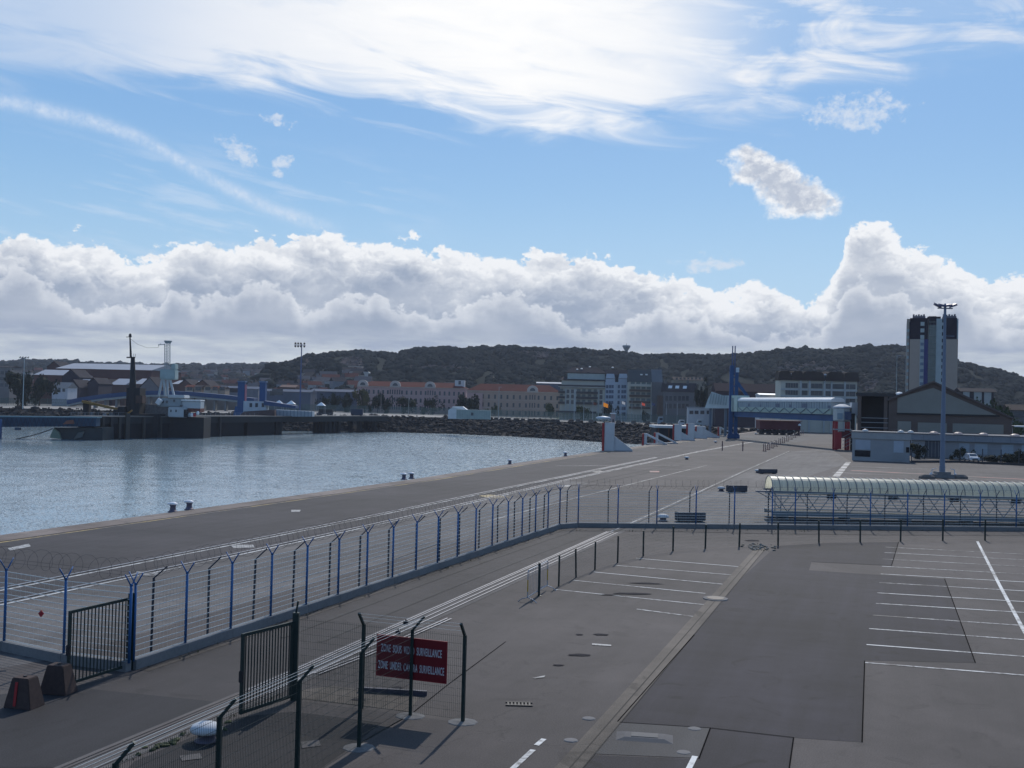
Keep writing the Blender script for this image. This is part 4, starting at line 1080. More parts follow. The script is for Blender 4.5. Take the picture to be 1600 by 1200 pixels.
rb = G(1311, 703)
rt = thing('control_tower', 'red steel tower with an octagonal white cabin on top at the bridge end', 'tower', rb, R(-8))
for x, y in ((-.7, 0), (1.9, .4), (-.7, 2.4), (1.9, 2.6)):
    m = MB(); m.box(x - .32, x + .32, y - .32, y + .32, 0, 6.2); m.build('leg', RED, rt)
MB().box(-.95, .4, -.4, -.34, 0.2, 3.9).build('red_panel', RED, rt)
MB().box(-1.0, 2.6, -.45, 3.0, 4.3, 4.6).build('walkway_deck', GREYM, rt)
MB().box(.3, 2.6, -.3, 2.8, 2.6, 4.0).build('stair_well', M('dark_red', (.12, .015, .02), .6), rt)
m = MB()
for z in (1.0, 1.8, 2.6, 3.4): m.bar((.6, -.5, z - .6), (2.6, -.5, z + .5), .08); 
m.build('stair', GREYM, rt)
m = MB(); m.lathe([(1.5, 6.2), (1.9, 6.4), (1.9, 9.0), (1.7, 9.15)], 8, (.7, 1.2, 0)); m.build('cabin', M('cabin_white', (.45, .48, .47), .5), rt)
m = MB(); m.lathe([(2.05, 9.15), (1.9, 9.45), (.8, 9.9), (.5, 10.0)], 8, (.7, 1.2, 0)); m.build('cabin_roof', OFFW, rt)
MB().box(.9, 2.3, -.78, -.70, 6.6, 8.4).build('window', M('cabin_blue_glass', (.03, .06, .14), .2), rt)
MB().box(-.6, .5, -.76, -.66, 6.7, 8.0).build('window', M('cabin_pale_glass', (.22, .30, .36), .2), rt)
MB().box(2.6, 4.8, .5, 3.2, 7.6, 10.4).build('lift_box', OFFW, rt)
MB().box(2.4, 3.2, 0, .6, 0, 8).build('service_column', BLACK, rt)

# dark red ramp stored under the bridge
p = G(1166, 676); q = G(1234, 672)
t = thing('vehicle_ramp', 'long dark red loading ramp on black legs parked under the passenger bridge', 'ramp', (p.x, p.y - 20, 0), 0)
W = 68 / FPX * (p.y - 20)
MB().box(0, W - 1, 0, 6, 1.7, 4.6).build('deck', M('maroon', (0.10, 0.018, 0.022), .7, var=.3), t)
m = MB(); m.box(-.3, W - .5, -.2, 6.2, 4.6, 4.85); m.build('edge_rail', M('pale_rust', (.30, .15, .11), .7), t)
for k in range(6): MB().box(1 + k * 2.4, 1.5 + k * 2.4, .3, 5.6, 0, 1.7).build('leg', BLACK, t)
MB().box(.2, W - 3, .5, 5.5, .5, 1.5).build('underframe', M('underframe', (.03, .03, .04), .8), t)
o = MB().lathe([(.5, 0), (.5, .1), (.42, .5), (.1, .7)], 10).build('beacon', WHITE, t); o.location = (W - 1.4, -.3, 3.2)
m = MB(); m.box(0, 1.6, 0, 1.2, .3, 1.4); m.box(.2, 1.0, .1, 1.1, 1.4, 2.4); 
o = m.build('tow_tractor', BLACK); o.location = G(1207, 679); tag(o, 'small dark tractor in front of the red ramp', 'tractor')

# row of small red and white stakes
t = thing('stake_barrier', 'row of small striped stakes curving across the quay under the bridge', 'barrier', G(1193, 705))
pts = [G(1193 + 62 * k / 21, 705 - 28 * (k / 21) ** 1.05 + (1.5 if k % 2 else 0)) for k in range(22)]
sm_ = MB(); sm_.box(-.08, .08, -.08, .08, 0, 1.5); sm_.box(-.2, .2, -.2, .2, 0, .12)
s0_ = None
for p in pts:
    if s0_ is None: s0_ = sm_.build('stake', M('stake_paint', (.33, .20, .17), .7, var=.8, scale=2), t); s0_.location = (0, 0, 0)
    else: copy_part(s0_, t, p - pts[0])
m = MB()
for i in range(21): m.bar(pts[i] - pts[0] + Vector((0, 0, 1.2)), pts[i + 1] - pts[0] + Vector((0, 0, 1.2)), .05)
m.build('chain', GREYM, t)
for k, (x, y) in enumerate(((1128.5, 704), (1160.5, 704.5))):
    m = MB(); m.box(-.09, .09, -.09, .09, 0, 1.9); m.box(-.12, .12, -.12, .12, .9, 1.2); o = m.build('marker_post', M('marker_post', (.10, .06, .07), .7)); o.location = G(x, y); tag(o, '%s thin red-banded marker post on the open quay' % ('left' if k == 0 else 'right'), 'post', 'marker posts on the quay')

# ------------------------------------------------------------------ white low buildings and the brown hangar
def frame_from(px0, px1, dist, rz=0):
    p = D(px0, 700, dist); q = D(px1, 700, dist); return Vector((p.x, dist, 0)), q.x - p.x
WALLW = M('render_pale', (0.30, 0.315, 0.33), .85, var=.16, scale=.25, fine=.08)
WALLP = M('render_grey', (0.25, 0.265, 0.285), .85, var=.16, scale=.25)
SHUT = M('roller_shutter', (0.36, 0.41, 0.47), .6)
DARK = M('dark_opening', (0.010, 0.010, 0.014), .8)
def zat(px, py, dist): return D(px, py, dist).z
RZB = R(-20.3)
F1 = Face(D(1330, 700, 180), RZB); p, W = F1.p, F1.x(1424)
k1 = thing('kiosk_building', 'small pale flat-roofed building left of the tall mast, with shutters', 'building', p, RZB)
MB().box(.15, W - .15, .15, 9, 0, 4.3).build('wall', WALLW, k1)
MB().box(0, W, 0, 9.2, 3.75, 4.95).build('parapet', M('parapet', (.33, .34, .34), .8, var=.15), k1, bevel=.05)
MB().box(-.1, W + .1, -.1, 9.3, 4.95, 5.05).build('roof_edge', M('roof_edge', (.10, .11, .13), .8), k1)
MB().box(.7, 3.15, .07, .15, 1.9, 3.6).build('shutter', SHUT, k1)
MB().box(.6, 3.15, .09, .15, .7, 1.75).build('vent', DARK, k1)
MB().box(6.9, 8.5, .07, .15, 1.6, 3.6).build('shutter', SHUT, k1)
MB().box(8.9, 9.4, .08, .15, 1.7, 2.6).build('window', DARK, k1)
m = MB(); m.box(6.9, 8.5, -.3, -.24, .4, .46); m.box(6.9, 8.5, -.3, -.24, 1.2, 1.26); m.box(6.85, 6.9, -.3, -.24, 0, 1.5); m.box(8.5, 8.55, -.3, -.24, 0, 1.5); m.build('rail', GREYM, k1)
for x in (2.2, 8.0, 9.6): MB().lathe([(.55, 0), (.5, .18), (.3, .36), (.05, .42)], 12, (x, 1.5, 5.05)).build('skylight', M('dome_white', (.6, .55, .5), .4), k1)
F2 = Face(D(1425, 700, 199), RZB); p, W = F2.p, F2.x(1720)
k2 = thing('long_low_building', 'long pale one-storey building behind the car, running off right', 'building', p, RZB)
MB().box(.0, W, .2, 14, 0, 3.4).build('wall', WALLP, k2)
MB().box(-.2, W, -.3, 14.2, 3.3, 4.45).build('fascia', M('fascia', (.22, .24, .27), .8, var=.15), k2)
MB().box(-.3, W, -.4, 14.3, 4.45, 4.6).build('roof_edge', M('roof_edge', (.1, .11, .13)), k2)
for x in range(2, int(W), 3): MB().box(x, x + .05, -.33, -.30, 3.35, 4.4).build('panel_joint', M('joint_grey', (.14, .15, .17)), k2)
m = MB(); m.box(2.3, 5.6, .1, .2, .1, 3.2); m.build('door', M('dark_door', (.05, .06, .08), .5), k2)
for x in (2.9, 3.5, 4.1, 4.7): MB().box(x, x + .06, .06, .1, .1, 3.2).build('door_mullion', GREYM, k2)
for x, w in ((8.3, 1.8), (11, 2.2), (15.6, 2.0), (19, 1.6), (23, 1.8)): MB().box(x, x + w, .12, .2, 1.0, 3.0).build('window', M('pale_pane', (.30, .36, .42), .3), k2)
for x in (3.9, 8.2, 12.6, 18, 24): MB().lathe([(.9, 0), (.8, .2), (.45, .4), (.05, .45)], 12, (x, 2, 4.6)).build('skylight', M('dome_pink', (.42, .30, .26), .4), k2)

HB_ = M('hangar_brown', (0.125, 0.090, 0.076), .8, var=.15, scale=.4)
HP_ = M('hangar_panel', (0.25, 0.24, 0.21), .8, var=.12, scale=.3)
Dh = 206.0
F3 = Face(D(1340, 650, 222.0), RZB)
hg = thing('brown_hangar', 'big brown hangar with a pale gable panel and a dark recessed bay', 'hangar', F3.p, RZB)
zz = lambda px, py: F3.z(px, py)
xx = lambda px: F3.x(px, 640)
gable = [(xx(1393), 0), (xx(1581), 0), (xx(1581), zz(1581, 653.5)), (xx(1578), zz(1578, 652)), (xx(1457.5), zz(1457, 597)), (xx(1393), zz(1393, 622))]
MB().prism(gable, 'y', 0, 38).build('gable_wall', HB_, hg)
rf = [(xx(1385), zz(1385, 624)), (xx(1457.5), zz(1457, 595)), (xx(1579), zz(1579, 650.5)), (xx(1584), zz(1584, 653)), (xx(1584), zz(1584, 655.5)), (xx(1579), zz(1579, 653)), (xx(1457.5), zz(1457, 598)), (xx(1385), zz(1385, 627))]
MB().prism(rf, 'y', -.6, 39).build('roof', M('hangar_roof', (.11, .082, .075), .7), hg)
MB().prism([(xx(1402), zz(1402, 645.5)), (xx(1557), zz(1557, 648.5)), (xx(1457.5), zz(1457, 606)), (xx(1402), zz(1402, 621.5))], 'y', -.12, -.004).build('gable_panel', HP_, hg)
MB().box(xx(1401), xx(1562), -.3, -.15, zz(1450, 648.5), zz(1450, 646)).build('ledge', M('dark_ledge', (.03, .025, .025)), hg)
for a_, b2, y0_, y1_ in ((1403, 1424, 658, 676), (1434.5, 1480, 660, 676), (1489, 1568.5, 661.5, 676)):
    MB().box(xx(a_), xx(b2), -.12, -.004, zz(a_, y1_), zz(a_, y0_)).build('wall_panel', HP_, hg)
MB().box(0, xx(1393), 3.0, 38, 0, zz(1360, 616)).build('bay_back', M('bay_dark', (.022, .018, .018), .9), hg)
MB().box(-.4, xx(1400), -.2, 3.0, zz(1360, 619), zz(1360, 614)).build('bay_lintel', M('lintel', (.05, .045, .045), .8), hg)
for a_, b2 in ((1340, 1345.5), (1381, 1387), (1388.5, 1393)): MB().box(xx(a_), xx(b2), -.1, 3.0, 0, zz(1360, 618)).build('bay_pillar', HB_, hg)
m = MB()
for y in (653, 660, 668): m.bar((xx(1346), -.2, zz(1360, y)), (xx(1388), -.2, zz(1360, y)), .12)
m.build('bay_rail', GREYM, hg)
MB().lathe([(.9, 0), (.8, .3), (.4, .55), (.05, .6)], 12, (xx(1405), 6, zz(1405, 616))).build('roof_vent', WHITE, hg)
# canopy and chain-link fence at the right
p, W = frame_from(1577, 1760, 215)
t = thing('white_canopy', 'thin white canopy roof right of the brown hangar', 'canopy', p)
MB().box(0, W, -2, 3, zat(1590, 667, 215), zat(1590, 665, 215)).build('roof', WHITE, t)
for x in (.5, 6, 12, 18): MB().box(x, x + .2, 0, .2, 0, zat(1590, 667, 215)).build('post', OFFW, t)
P = [G(1424, 723), G(1500, 723), G(1535, 725), G(1564, 726), G(1592, 727.5), G(1640, 729)]
t = thing('chain_link_fence', 'thin dark chain-link fence with a low kerb in front of the parked car', 'fence', P[0])
for p in P: MB().bar(p - P[0], p - P[0] + Vector((0, 0, 2.6)), .12).build('post', M('slate_post', (.035, .04, .055)), t)
m = MB()
for a_, b2 in zip(P[:-1], P[1:]): m.bar(a_ - P[0] + Vector((0, 0, .2)), b2 - P[0] + Vector((0, 0, .2)), .12, .4)
m.build('kerb', M('dark_kerb', (.05, .05, .055), .9), t)
m = MB()
for a_, b2 in zip(P[:-1], P[1:]):
    for k in range(9): m.bar(a_ - P[0] + Vector((0, 0, .5 + k * .25)), b2 - P[0] + Vector((0, 0, .5 + k * .25)), .012)
m.build('wire_mesh', M('dull_wire', (.15, .155, .16)), t)

# parked car, facing the camera
def car(label, loc, rz, paint_m):
    t = thing('parked_car', label, 'car', loc, rz)
    prof = [(-2.0, .32), (-1.97, .62), (-1.85, .80), (-1.1, .95), (-.45, 1.38), (.5, 1.47), (1.35, 1.40), (1.85, .98), (1.98, .80), (2.0, .35)]
    m = MB(); n = len(prof); rows = []
    for y, k in ((-.84, .0), (-.78, 1), (.78, 1), (.84, .0)):
        rows.append([(x * (1 if k else .985), y if z < .9 else y * (.84 if k == 0 else .80), z if k else min(z, .92) if z < .95 else z - .05) for x, z in prof])
    vs = [v for r_ in rows for v in r_]
    fs = [(r_ * n + i, r_ * n + i + 1, (r_ + 1) * n + i + 1, (r_ + 1) * n + i) for r_ in range(3) for i in range(n - 1)] + [tuple(range(n)), tuple(range(4 * n - 1, 3 * n - 1, -1))] + [(r_ * n, (r_ + 1) * n, (r_ + 2) * n - 1, (r_ + 1) * n - 1) for r_ in range(3)]
    m.add(vs, fs); m.build('body', paint_m, t, smooth=False)
    m = MB(); m.add([(-1.08, -.60, .99), (-1.08, .60, .99), (-.50, .54, 1.37), (-.50, -.54, 1.37)], [(0, 1, 2, 3)]); o = m.build('windscreen', GLASS, t); o.location = (-.02, 0, .015)
    for s_ in (-1, 1):
        m = MB(); m.add([(-.85, s_ * .70, 1.0), (1.3, s_ * .70, 1.0), (1.2, s_ * .665, 1.33), (-.4, s_ * .665, 1.33)], [(0, 1, 2, 3)]); o = m.build('side_window', GLASS, t); o.location = (0, s_ * .015, 0)
        m = MB(); m.lathe([(.16, -.05), (.17, .02), (.10, .05)], 10); o = m.build('headlight', M('lamp_glass', (.6, .62, .65), .1), t); o.location = (-1.93, s_ * .58, .70); o.rotation_euler = (0, R(-80), 0)
        m = MB(); m.box(-.9, -.75, s_ * .80 - .08, s_ * .80 + .08, .95, 1.07); m.build('mirror', BLACK, t)
        for x in (-1.25, 1.25):
            w = MB().tube((x, s_ * .70, .31), (x, s_ * .86, .31), .31, 18).build('wheel', M('tyre', (.02, .02, .02), .8), t)
            MB().tube((x, s_ * .862, .31), (x, s_ * .875, .31), .19, 14).build('rim', GREYM, w)
    m = MB(); m.box(-2.03, -1.98, -.5, .5, .36, .55); m.build('grille', BLACK, t)
    m = MB(); m.box(-2.045, -2.0, -.26, .26, .58, .69); m.build('number_plate', OFFW, t)
    return t
car('white hatchback parked nose-out before the long low building', Vector((D(1518, 718, 187).x, 187, 0)), R(90 - 6), M('car_silver', (.52, .54, .58), .25, .1, spec=.6))

# ------------------------------------------------------------------ terrain
def interp(pts, x):
    if x <= pts[0][0]: return pts[0][1]
    for (a, b_), (c, d_) in zip(pts[:-1], pts[1:]):
        if x <= c: return b_ + (d_ - b_) * (x - a) / (c - a)
    return pts[-1][1]
ridge_far = PA([(-400, 560), (0, 563), (60, 561), (110, 562), (150, 565), (230, 567), (330, 568), (400, 567), (440, 566), (470, 566), (700, 566), (1700, 600)])
ridge_near = PA([(395, 598), (410, 582), (425, 568), (440, 566), (455, 562), (468, 556), (485, 552), (510, 549), (535, 547), (560, 547), (600, 549), (620, 551), (635, 546), (655, 543), (700, 541), (740, 542), (765, 540), (800, 540), (830, 543), (860, 546), (880, 544), (900, 543), (940, 547), (975, 549), (1010, 554), (1040, 552), (1100, 554), (1140, 553), (1180, 551), (1210, 546), (1235, 542), (1265, 543), (1300, 546), (1330, 542), (1352, 537), (1365, 541), (1400, 540), (1440, 545), (1470, 553), (1500, 565), (1515, 567), (1530, 572), (1550, 574), (1575, 581), (1600, 590), (1640, 600), (1720, 615)])
TREE_H = 5.0
def terr(azd, r):
    """height of the land at azimuth azd (degrees) and distance r"""
    o = Vector((azd * .35, r * .004, 0)); nn = mnoise.noise(o) * .5 + mnoise.noise(o * 2.7) * .28 + mnoise.noise(o * 6.1) * .12
    def hill(rd, foot_, R_, w):
        e = interp(rd, azd); H = CAM_H + math.tan(R(e)) * R_ - TREE_H * (R_ / 1400)
        t = (r - foot_) / (R_ - foot_)
        if t <= 0: return 0.0
        if t <= 1: s_ = t * t * (3 - 2 * t); return H * (s_ * (1 - w) + t * w) + nn * 26 * math.sin(math.pi * min(t, 1)) * (H / 100)
        return max(H - (r - R_) * .25, 0)
    return max(hill(ridge_far, 900, 2600, .5), hill(ridge_near, 760, 1350, .35), 0.0)
NA, NR = 330, 74
vs = []; fs = []
azs = [-34 + 68 * i / (NA - 1) for i in range(NA)]; rs = [700 + 2300 * (j / (NR - 1)) ** 1.35 for j in range(NR)]
for a in azs:
    for r_ in rs: vs.append((r_ * math.sin(R(a)), r_ * math.cos(R(a)), terr(a, r_) - .3))
for i in range(NA - 1):
    for j in range(NR - 1): fs.append((i * NR + j, i * NR + j + 1, (i + 1) * NR + j + 1, (i + 1) * NR + j))
FOREST = M('hill_ground', (0.015, 0.020, 0.018), 1.0, spec=.03, var=.5, scale=.012, fine=.3, fscale=.1, col2=(0.021, 0.025, 0.021))
hm_ = MB(); hm_.v = vs; hm_.f = fs
ho = hm_.build('hills', FOREST, smooth=True); ho['kind'] = 'structure'
for p_ in ho.data.polygons: break

def onland(px, r_, dz=0):
    """a spot on the land along that bearing, r_ metres off"""
    d = ray(px, 620); a = math.degrees(math.atan2(d.x, d.y)); return Vector((r_ * math.sin(R(a)), r_ * math.cos(R(a)), terr(a, r_) + dz)), a
# rock scars and quarry faces: (px, py, width, height in picture px)
def scar_at(azd, r_, h):
    e = math.degrees(math.atan2(h - CAM_H, r_))
    for (a0, e0, wa, we, k) in SCARS:
        if ((azd - a0) / wa) ** 2 + ((e - e0) / we) ** 2 < 1: return k
    return 0
SCARS = []
for px, py, w, h, k in ((550, 571, 16, 9, 1), (470, 566, 13, 8, 2), (1270, 580, 52, 14, 3), (1310, 596, 34, 12, 3), (840, 556, 26, 6, 2), (690, 578, 62, 3.5, 2), (1000, 558, 36, 2, 2), (1340, 605, 30, 14, 3)):
    a, e = ang(px, py); SCARS.append((a, e, w * .0353, h * .0353, k))
LEAF_D = M('woodland', (0.008, 0.014, 0.015), 1.0, var=.4, scale=.012, fine=.55, fscale=.16, col2=(0.012, 0.017, 0.016), spec=.03)
SCAR_M = M('bare_rock', (0.085, 0.068, 0.066), 1.0, var=.4, scale=.03, fine=.4, fscale=.15, col2=(0.055, 0.048, 0.046), spec=.05)
wood = MB(); rocks = MB()
for k in range(17000):
    a = random.uniform(-9, 31) if k % 5 else random.uniform(-31, -8)
    near = a > ang(430, 560)[0]
    u = random.random()
    r_ = (800 + 570 * u ** .8) if near else (950 + 1650 * u)
    h = terr(a, r_)
    if h < 3: continue
    if mnoise.noise(Vector((a * .9, r_ * .01, 3))) < (-.28 if near else -.05): continue
    sc_ = scar_at(a, r_, h)
    if sc_ == 1 or (sc_ and random.random() < (.75 if sc_ == 3 else .6)):
        continue
    s_ = random.uniform(2.2, 4.6) * (1 if near else 1.8)
    c = (r_ * math.sin(R(a)), r_ * math.cos(R(a)), h + s_ * .25)
    lump(wood, c, s_ * 1.15, s_ * 1.15, s_ * random.uniform(.75, 1.05), ICO2, .28)
# a denser fringe along the skyline
for k in range(2600):
    a = -30 + 61 * (k + random.random()) / 2600
    near = a > ang(436, 560)[0]; Rr_ = 1350 if near else 2600
    r_ = Rr_ + random.uniform(-25, 5); h = terr(a, r_); s_ = random.uniform(1.6, 3.8) * (1 if near else 1.9) * (1.25 if mnoise.noise(Vector((a * 2.2, 0, 0))) > .1 else .75)
    lump(wood, (r_ * math.sin(R(a)), r_ * math.cos(R(a)), h + s_ * .3), s_ * 1.2, s_ * 1.2, s_ * random.uniform(.8, 1.1), ICO2, .3)
tag(wood.build('hill_woodland', LEAF_D, smooth=True, raw=True), 'dense dark woodland covering the long hill behind the town', 'woodland', kind='stuff')
for k in range(2600):
    a0, e0, wa, we, kk = random.choice(SCARS)
    th = random.uniform(0, 6.28); q = random.random() ** .5
    a = a0 + wa * q * math.cos(th); e = e0 + we * q * math.sin(th)
    # walk out until the land reaches this line of sight
    r_ = 780
    while r_ < 1345 and terr(a, r_) < CAM_H + math.tan(R(e)) * r_: r_ += 8
    s_ = random.uniform(1.2, 3.6) if kk != 1 else random.uniform(2.5, 5)
    lump(rocks, (r_ * math.sin(R(a)), r_ * math.cos(R(a)), terr(a, r_)), s_ * 1.5, s_, s_ * .8, ICO1, .6)
tag(rocks.build('cliff_rocks', SCAR_M), 'pale bare rock faces and quarry scars on the wooded hill', 'rock face', kind='stuff')

# ------------------------------------------------------------------ trees
def leaf_mat(name, c1, c2): return M(name, c1, .9, var=.45, scale=.35, fine=.5, fscale=2.5, col2=c2, spec=.15)
LF1 = leaf_mat('foliage_dark', (0.014, 0.020, 0.013), (0.024, 0.030, 0.016)); LF2 = leaf_mat('foliage_mid', (0.035, 0.050, 0.022), (0.055, 0.066, 0.030)); LF3 = leaf_mat('foliage_olive', (0.06, 0.055, 0.022), (0.085, 0.075, 0.03))
BARK = M('bark', (0.05, 0.04, 0.03), .95)
def crown_mesh(seed, n=420, flat_=.85):
    rs_ = random.getstate(); random.seed(seed); m = MB()
    blobs = [(Vector((random.gauss(0, .42), random.gauss(0, .42), random.uniform(.05, .85))), random.uniform(.26, .46)) for _ in range(9)]
    for k in range(n):
        c, r_ = random.choice(blobs); d = Vector((random.gauss(0, 1), random.gauss(0, 1), random.gauss(0, 1))).normalized()
        p = c + d * r_ * random.uniform(.7, 1.05); p.z *= flat_
        u = Vector((random.gauss(0, 1), random.gauss(0, 1), random.gauss(0, 1))).normalized(); v = u.cross(d).normalized(); s_ = random.uniform(.045, .095)
        m.add([p - u * s_, p + v * s_ * .8, p + u * s_, p - v * s_ * .8 + d * s_ * .6], [(0, 1, 2), (0, 2, 3)])
    for c, r_ in blobs[:6]: lump(m, (c.x, c.y, c.z * flat_), r_ * .72, r_ * .72, r_ * .66, ICO1, .5)
    random.setstate(rs_); return m
CROWNS = {}
def tree(label, p, w, h, mat, seed=1, group=None, name='broadleaf_tree', trunk=.22):
    t = thing(name, label, 'tree', p, random.uniform(0, 6), group)
    key = (seed, mat.name)
    if key not in CROWNS:
        CROWNS[key] = crown_mesh(seed).build('crown', mat, t)
        c = CROWNS[key]
    else: c = copy_part(CROWNS[key], t)
    c.scale = (w / 1.6, w / 1.6, h * (1 - trunk * .7) / .95); c.location = (0, 0, h * trunk * .7)
    m = MB(); r_ = max(w * .035, .12); m.tube((0, 0, -.5), (w * .02, 0, h * .45), r_, 7, r_ * .6)
    for k in range(3):
        a = k * 2.1 + seed; m.tube((w * .02, 0, h * (.28 + .05 * k)), (math.cos(a) * w * .25, math.sin(a) * w * .25, h * .62), r_ * .5, 5, r_ * .2)
    m.build('trunk', BARK, t)
    return t

# ------------------------------------------------------------------ buildings of the town
STUCCO_P = M('stucco_pink', (0.42, 0.285, 0.27), .9, var=.12, scale=.08)
STUCCO_O = M('stucco_ochre', (0.38, 0.28, 0.225), .9, var=.12, scale=.08)
TILE_R = M('red_tiles', (0.115, 0.036, 0.029), .95, spec=.12, var=.25, scale=.15, fine=.2, fscale=2)
SLATE = M('slate_roof', (0.036, 0.033, 0.040), .95, spec=.12, var=.3, scale=.2)
SLATE_B = M('slate_brown', (0.060, 0.047, 0.042), .95, spec=.12, var=.3, scale=.2)
CREAM = M('cream_wall', (0.46, 0.45, 0.39), .85, var=.12, scale=.1)
STONEG = M('grey_stone', (0.14, 0.14, 0.145), .9, var=.2, scale=.2)
WIN = M('dark_window', (0.035, 0.042, 0.055), .18, spec=.7, var=.4, scale=.07)
TRIM = M('pale_trim', (0.45, 0.40, 0.37), .85)
def hip_roof(m, x0, x1, y0, y1, z0, z1, inset):
    yc = (y0 + y1) / 2
    m.add([(x0, y0, z0), (x1, y0, z0), (x1, y1, z0), (x0, y1, z0), (x0 + inset, yc, z1), (x1 - inset, yc, z1)], [(0, 3, 2, 1), (0, 1, 5, 4), (1, 2, 5), (2, 3, 4, 5), (3, 0, 4)])
def add_windows(root, F, spec, mat=WIN, depth=.08, name='window'):
    """spec: list of (u, z, w, h) on the facade; one mesh shared, each window a part"""
    cache = {}
    for u, z, w, h in spec:
        k = (round(w, 2), round(h, 2))
        if k not in cache:
            m = MB(); m.box(-w / 2, w / 2, -depth, 0, 0, h); cache[k] = o = m.build(name, mat, root); o.location = (u, -.01, z)
        else: copy_part(cache[k], root, (u, -.01, z))
def barracks(label, pxl, pxr, dist, rz, y_eave, y_ridge, wall_m, nwin, rows, pediments, lf=None):
    F = Face(D(pxl, 620, dist), rz); W = F.x(pxr, 615); ze = F.z(pxl, y_eave); zr = F.z(pxl, y_ridge)
    t = thing('barracks', label, 'building', F.p, rz)
    MB().box(0, W, 0, 16, 0, ze).build('wall', wall_m, t)
    MB().box(-.3, W + .3, -.35, 16.3, ze, ze + .5).build('cornice', TRIM, t)
    m = MB(); hip_roof(m, -.6, W + .6, -.6, 16.6, ze + .5, zr + 1.0, 8); m.build('roof', TILE_R, t)
    sp = []
    for r_ in range(rows):
        z = ze - 4.3 - r_ * 4.9
        if z < .3: continue
        for k in range(nwin):
            u = (k + .5) * W / nwin
            if any(abs(u - pu * W) < W / nwin * .55 for pu in pediments): 
                for q in (-1.5, 0, 1.5): sp.append((u + q, z, .75, 2.9))
            else: sp.append((u, z, 1.15, 2.5))
    add_windows(t, F, sp)
    for r_ in range(rows):
        z = ze - 4.9 - r_ * 4.9
        if z > .5: MB().box(-.05, W + .05, -.12, -.001, z - .18, z).build('string_course', TRIM, t)
    for pu in pediments:
        u = pu * W; m = MB(); prof = [(u - 3.6, ze + .3)] + [(u + 3.4 * math.cos(math.pi - math.pi * k / 10), ze + 1.2 + 3.2 * math.sin(math.pi * k / 10)) for k in range(11)] + [(u + 3.6, ze + .3)]
        pd = m.prism(prof, 'y', -.6, 1.0).build('pediment', TRIM, t)
        m = MB(); m.prism([(u - 1.7, ze + 1.0)] + [(u + 1.7 * math.cos(math.pi - math.pi * k / 8), ze + 1.1 + 1.8 * math.sin(math.pi * k / 8)) for k in range(9)] + [(u + 1.7, ze + 1.0)], 'y', -.7, -.61).build('lunette', WIN, pd)
    return t, F, W, ze, zr
t, F, W, ze, zr = barracks('long pink three-storey barracks with red roof and rounded pediments, behind the trees', 558, 728, 665, R(-3), 604, 597, STUCCO_P, 23, 3, [.05, .35, .67])
a = F.x(710, 600); b_ = F.x(725, 600); MB().box(a, b_, 3, 9, ze, F.z(717, 594)).build('stair_tower', OFFW, t); MB().box((a + b_) / 2 - .8, (a + b_) / 2 + .8, 2.9, 3, ze + 3, F.z(717, 595)).build('tower_window', WIN, t)
t, F, W, ze, zr = barracks('ochre barracks with red roof right of the pink one, beside the balconied flats', 730, 876, 640, R(-4), 611, 601, STUCCO_O, 15, 4, [.70])
p_, a_ = F.p, F.x(765, 610); MB().box(0, a_ * .7, -1.5, -.02, 0, ze - 1).build('side_wing', STUCCO_P, t)

# flats with balconies
def flats(label, F, px0, px1, ytop, depth, wallm): 
    pass
Df = 575.0; Fz = Face(D(872, 640, Df), R(-3))
X_ = lambda px, py=620: Fz.x(px, py); Z_ = lambda px, py: Fz.z(px, py)
fl = thing('balcony_flats', 'stepped pale flats with long dark balconies and roof terraces, next to the ochre barracks', 'flats', Fz.p, Fz.rz)
x0, x1 = X_(872), X_(945); zt = Z_(900, 604)
MB().box(x0 + 1, x1, 0, 15, 0, zt).build('wall', CREAM, fl)
MB().box(X_(877), x1 - .2, 1.6, 14, zt, Z_(900, 594)).build('upper_storey', CREAM, fl); MB().box(X_(886), x1, 3.2, 13, Z_(900, 594) + .02, Z_(900, 583)).build('penthouse', M('terrace_glass', (.34, .40, .40), .4), fl)
m = MB(); hip_roof(m, X_(874), x1 + .4, .8, 15, Z_(900, 594) - .1, Z_(900, 588), 2.0); m.build('lower_roof', SLATE, fl)
m = MB(); hip_roof(m, X_(882), x1 + .6, 2.4, 14, Z_(900, 582), Z_(900, 573), 4); m.build('roof', SLATE, fl)
MB().box(x0, x1 + .2, -1.3, 0, zt - .6, zt + .9).build('terrace_band', M('band_dark', (.06, .055, .06), .7), fl)
MB().box(x0, x1 + .2, -1.5, -1.3, zt - .5, zt - .1).build('terrace_edge', CREAM, fl)
DKB = M('balcony_dark', (.055, .048, .05), .7, var=.3)
zs = [Z_(900, y) for y in (614, 622, 630.5)]
for z in zs:
    MB().box(x0, X_(882.5), -1.4, -.02, z - .3, z + .9).build('balcony', DKB, fl); MB().box(X_(900), X_(934), -1.4, -.02, z - .3, z + .9).build('balcony', DKB, fl)
    sp = [(X_(px), z - .2, 1.7, 2.0) for px in (887, 894.5)] + [(X_(939), z - .2, 1.6, 2.2)]
    add_windows(fl, Fz, sp)
    add_windows(fl, Fz, [(X_(px), z + .95, 1.9, 1.3) for px in (877, 904, 912, 921, 930)], M('flat_glass', (.12, .15, .15), .3))
for px in (884, 891, 897.5, 899.5, 935): u = X_(px); MB().box(u - .35, u + .35, -.6, -.03, 0, zt - .7).build('pilaster', M('pale_pilaster', (.42, .44, .43), .8), fl)
MB().box(x0 - 1, X_(932), -3, -.03, 3.6, 4.7).build('ground_canopy', DKB, fl)
for px, py in ((901, 576), (908, 575), (921, 572), (957, 573)):
    z = Z_(px, py); MB().lathe([(.7, 0), (.6, .4), (.1, .6)], 8, (X_(px), 6, z - .4)).build('roof_cowl', WHITE, fl)
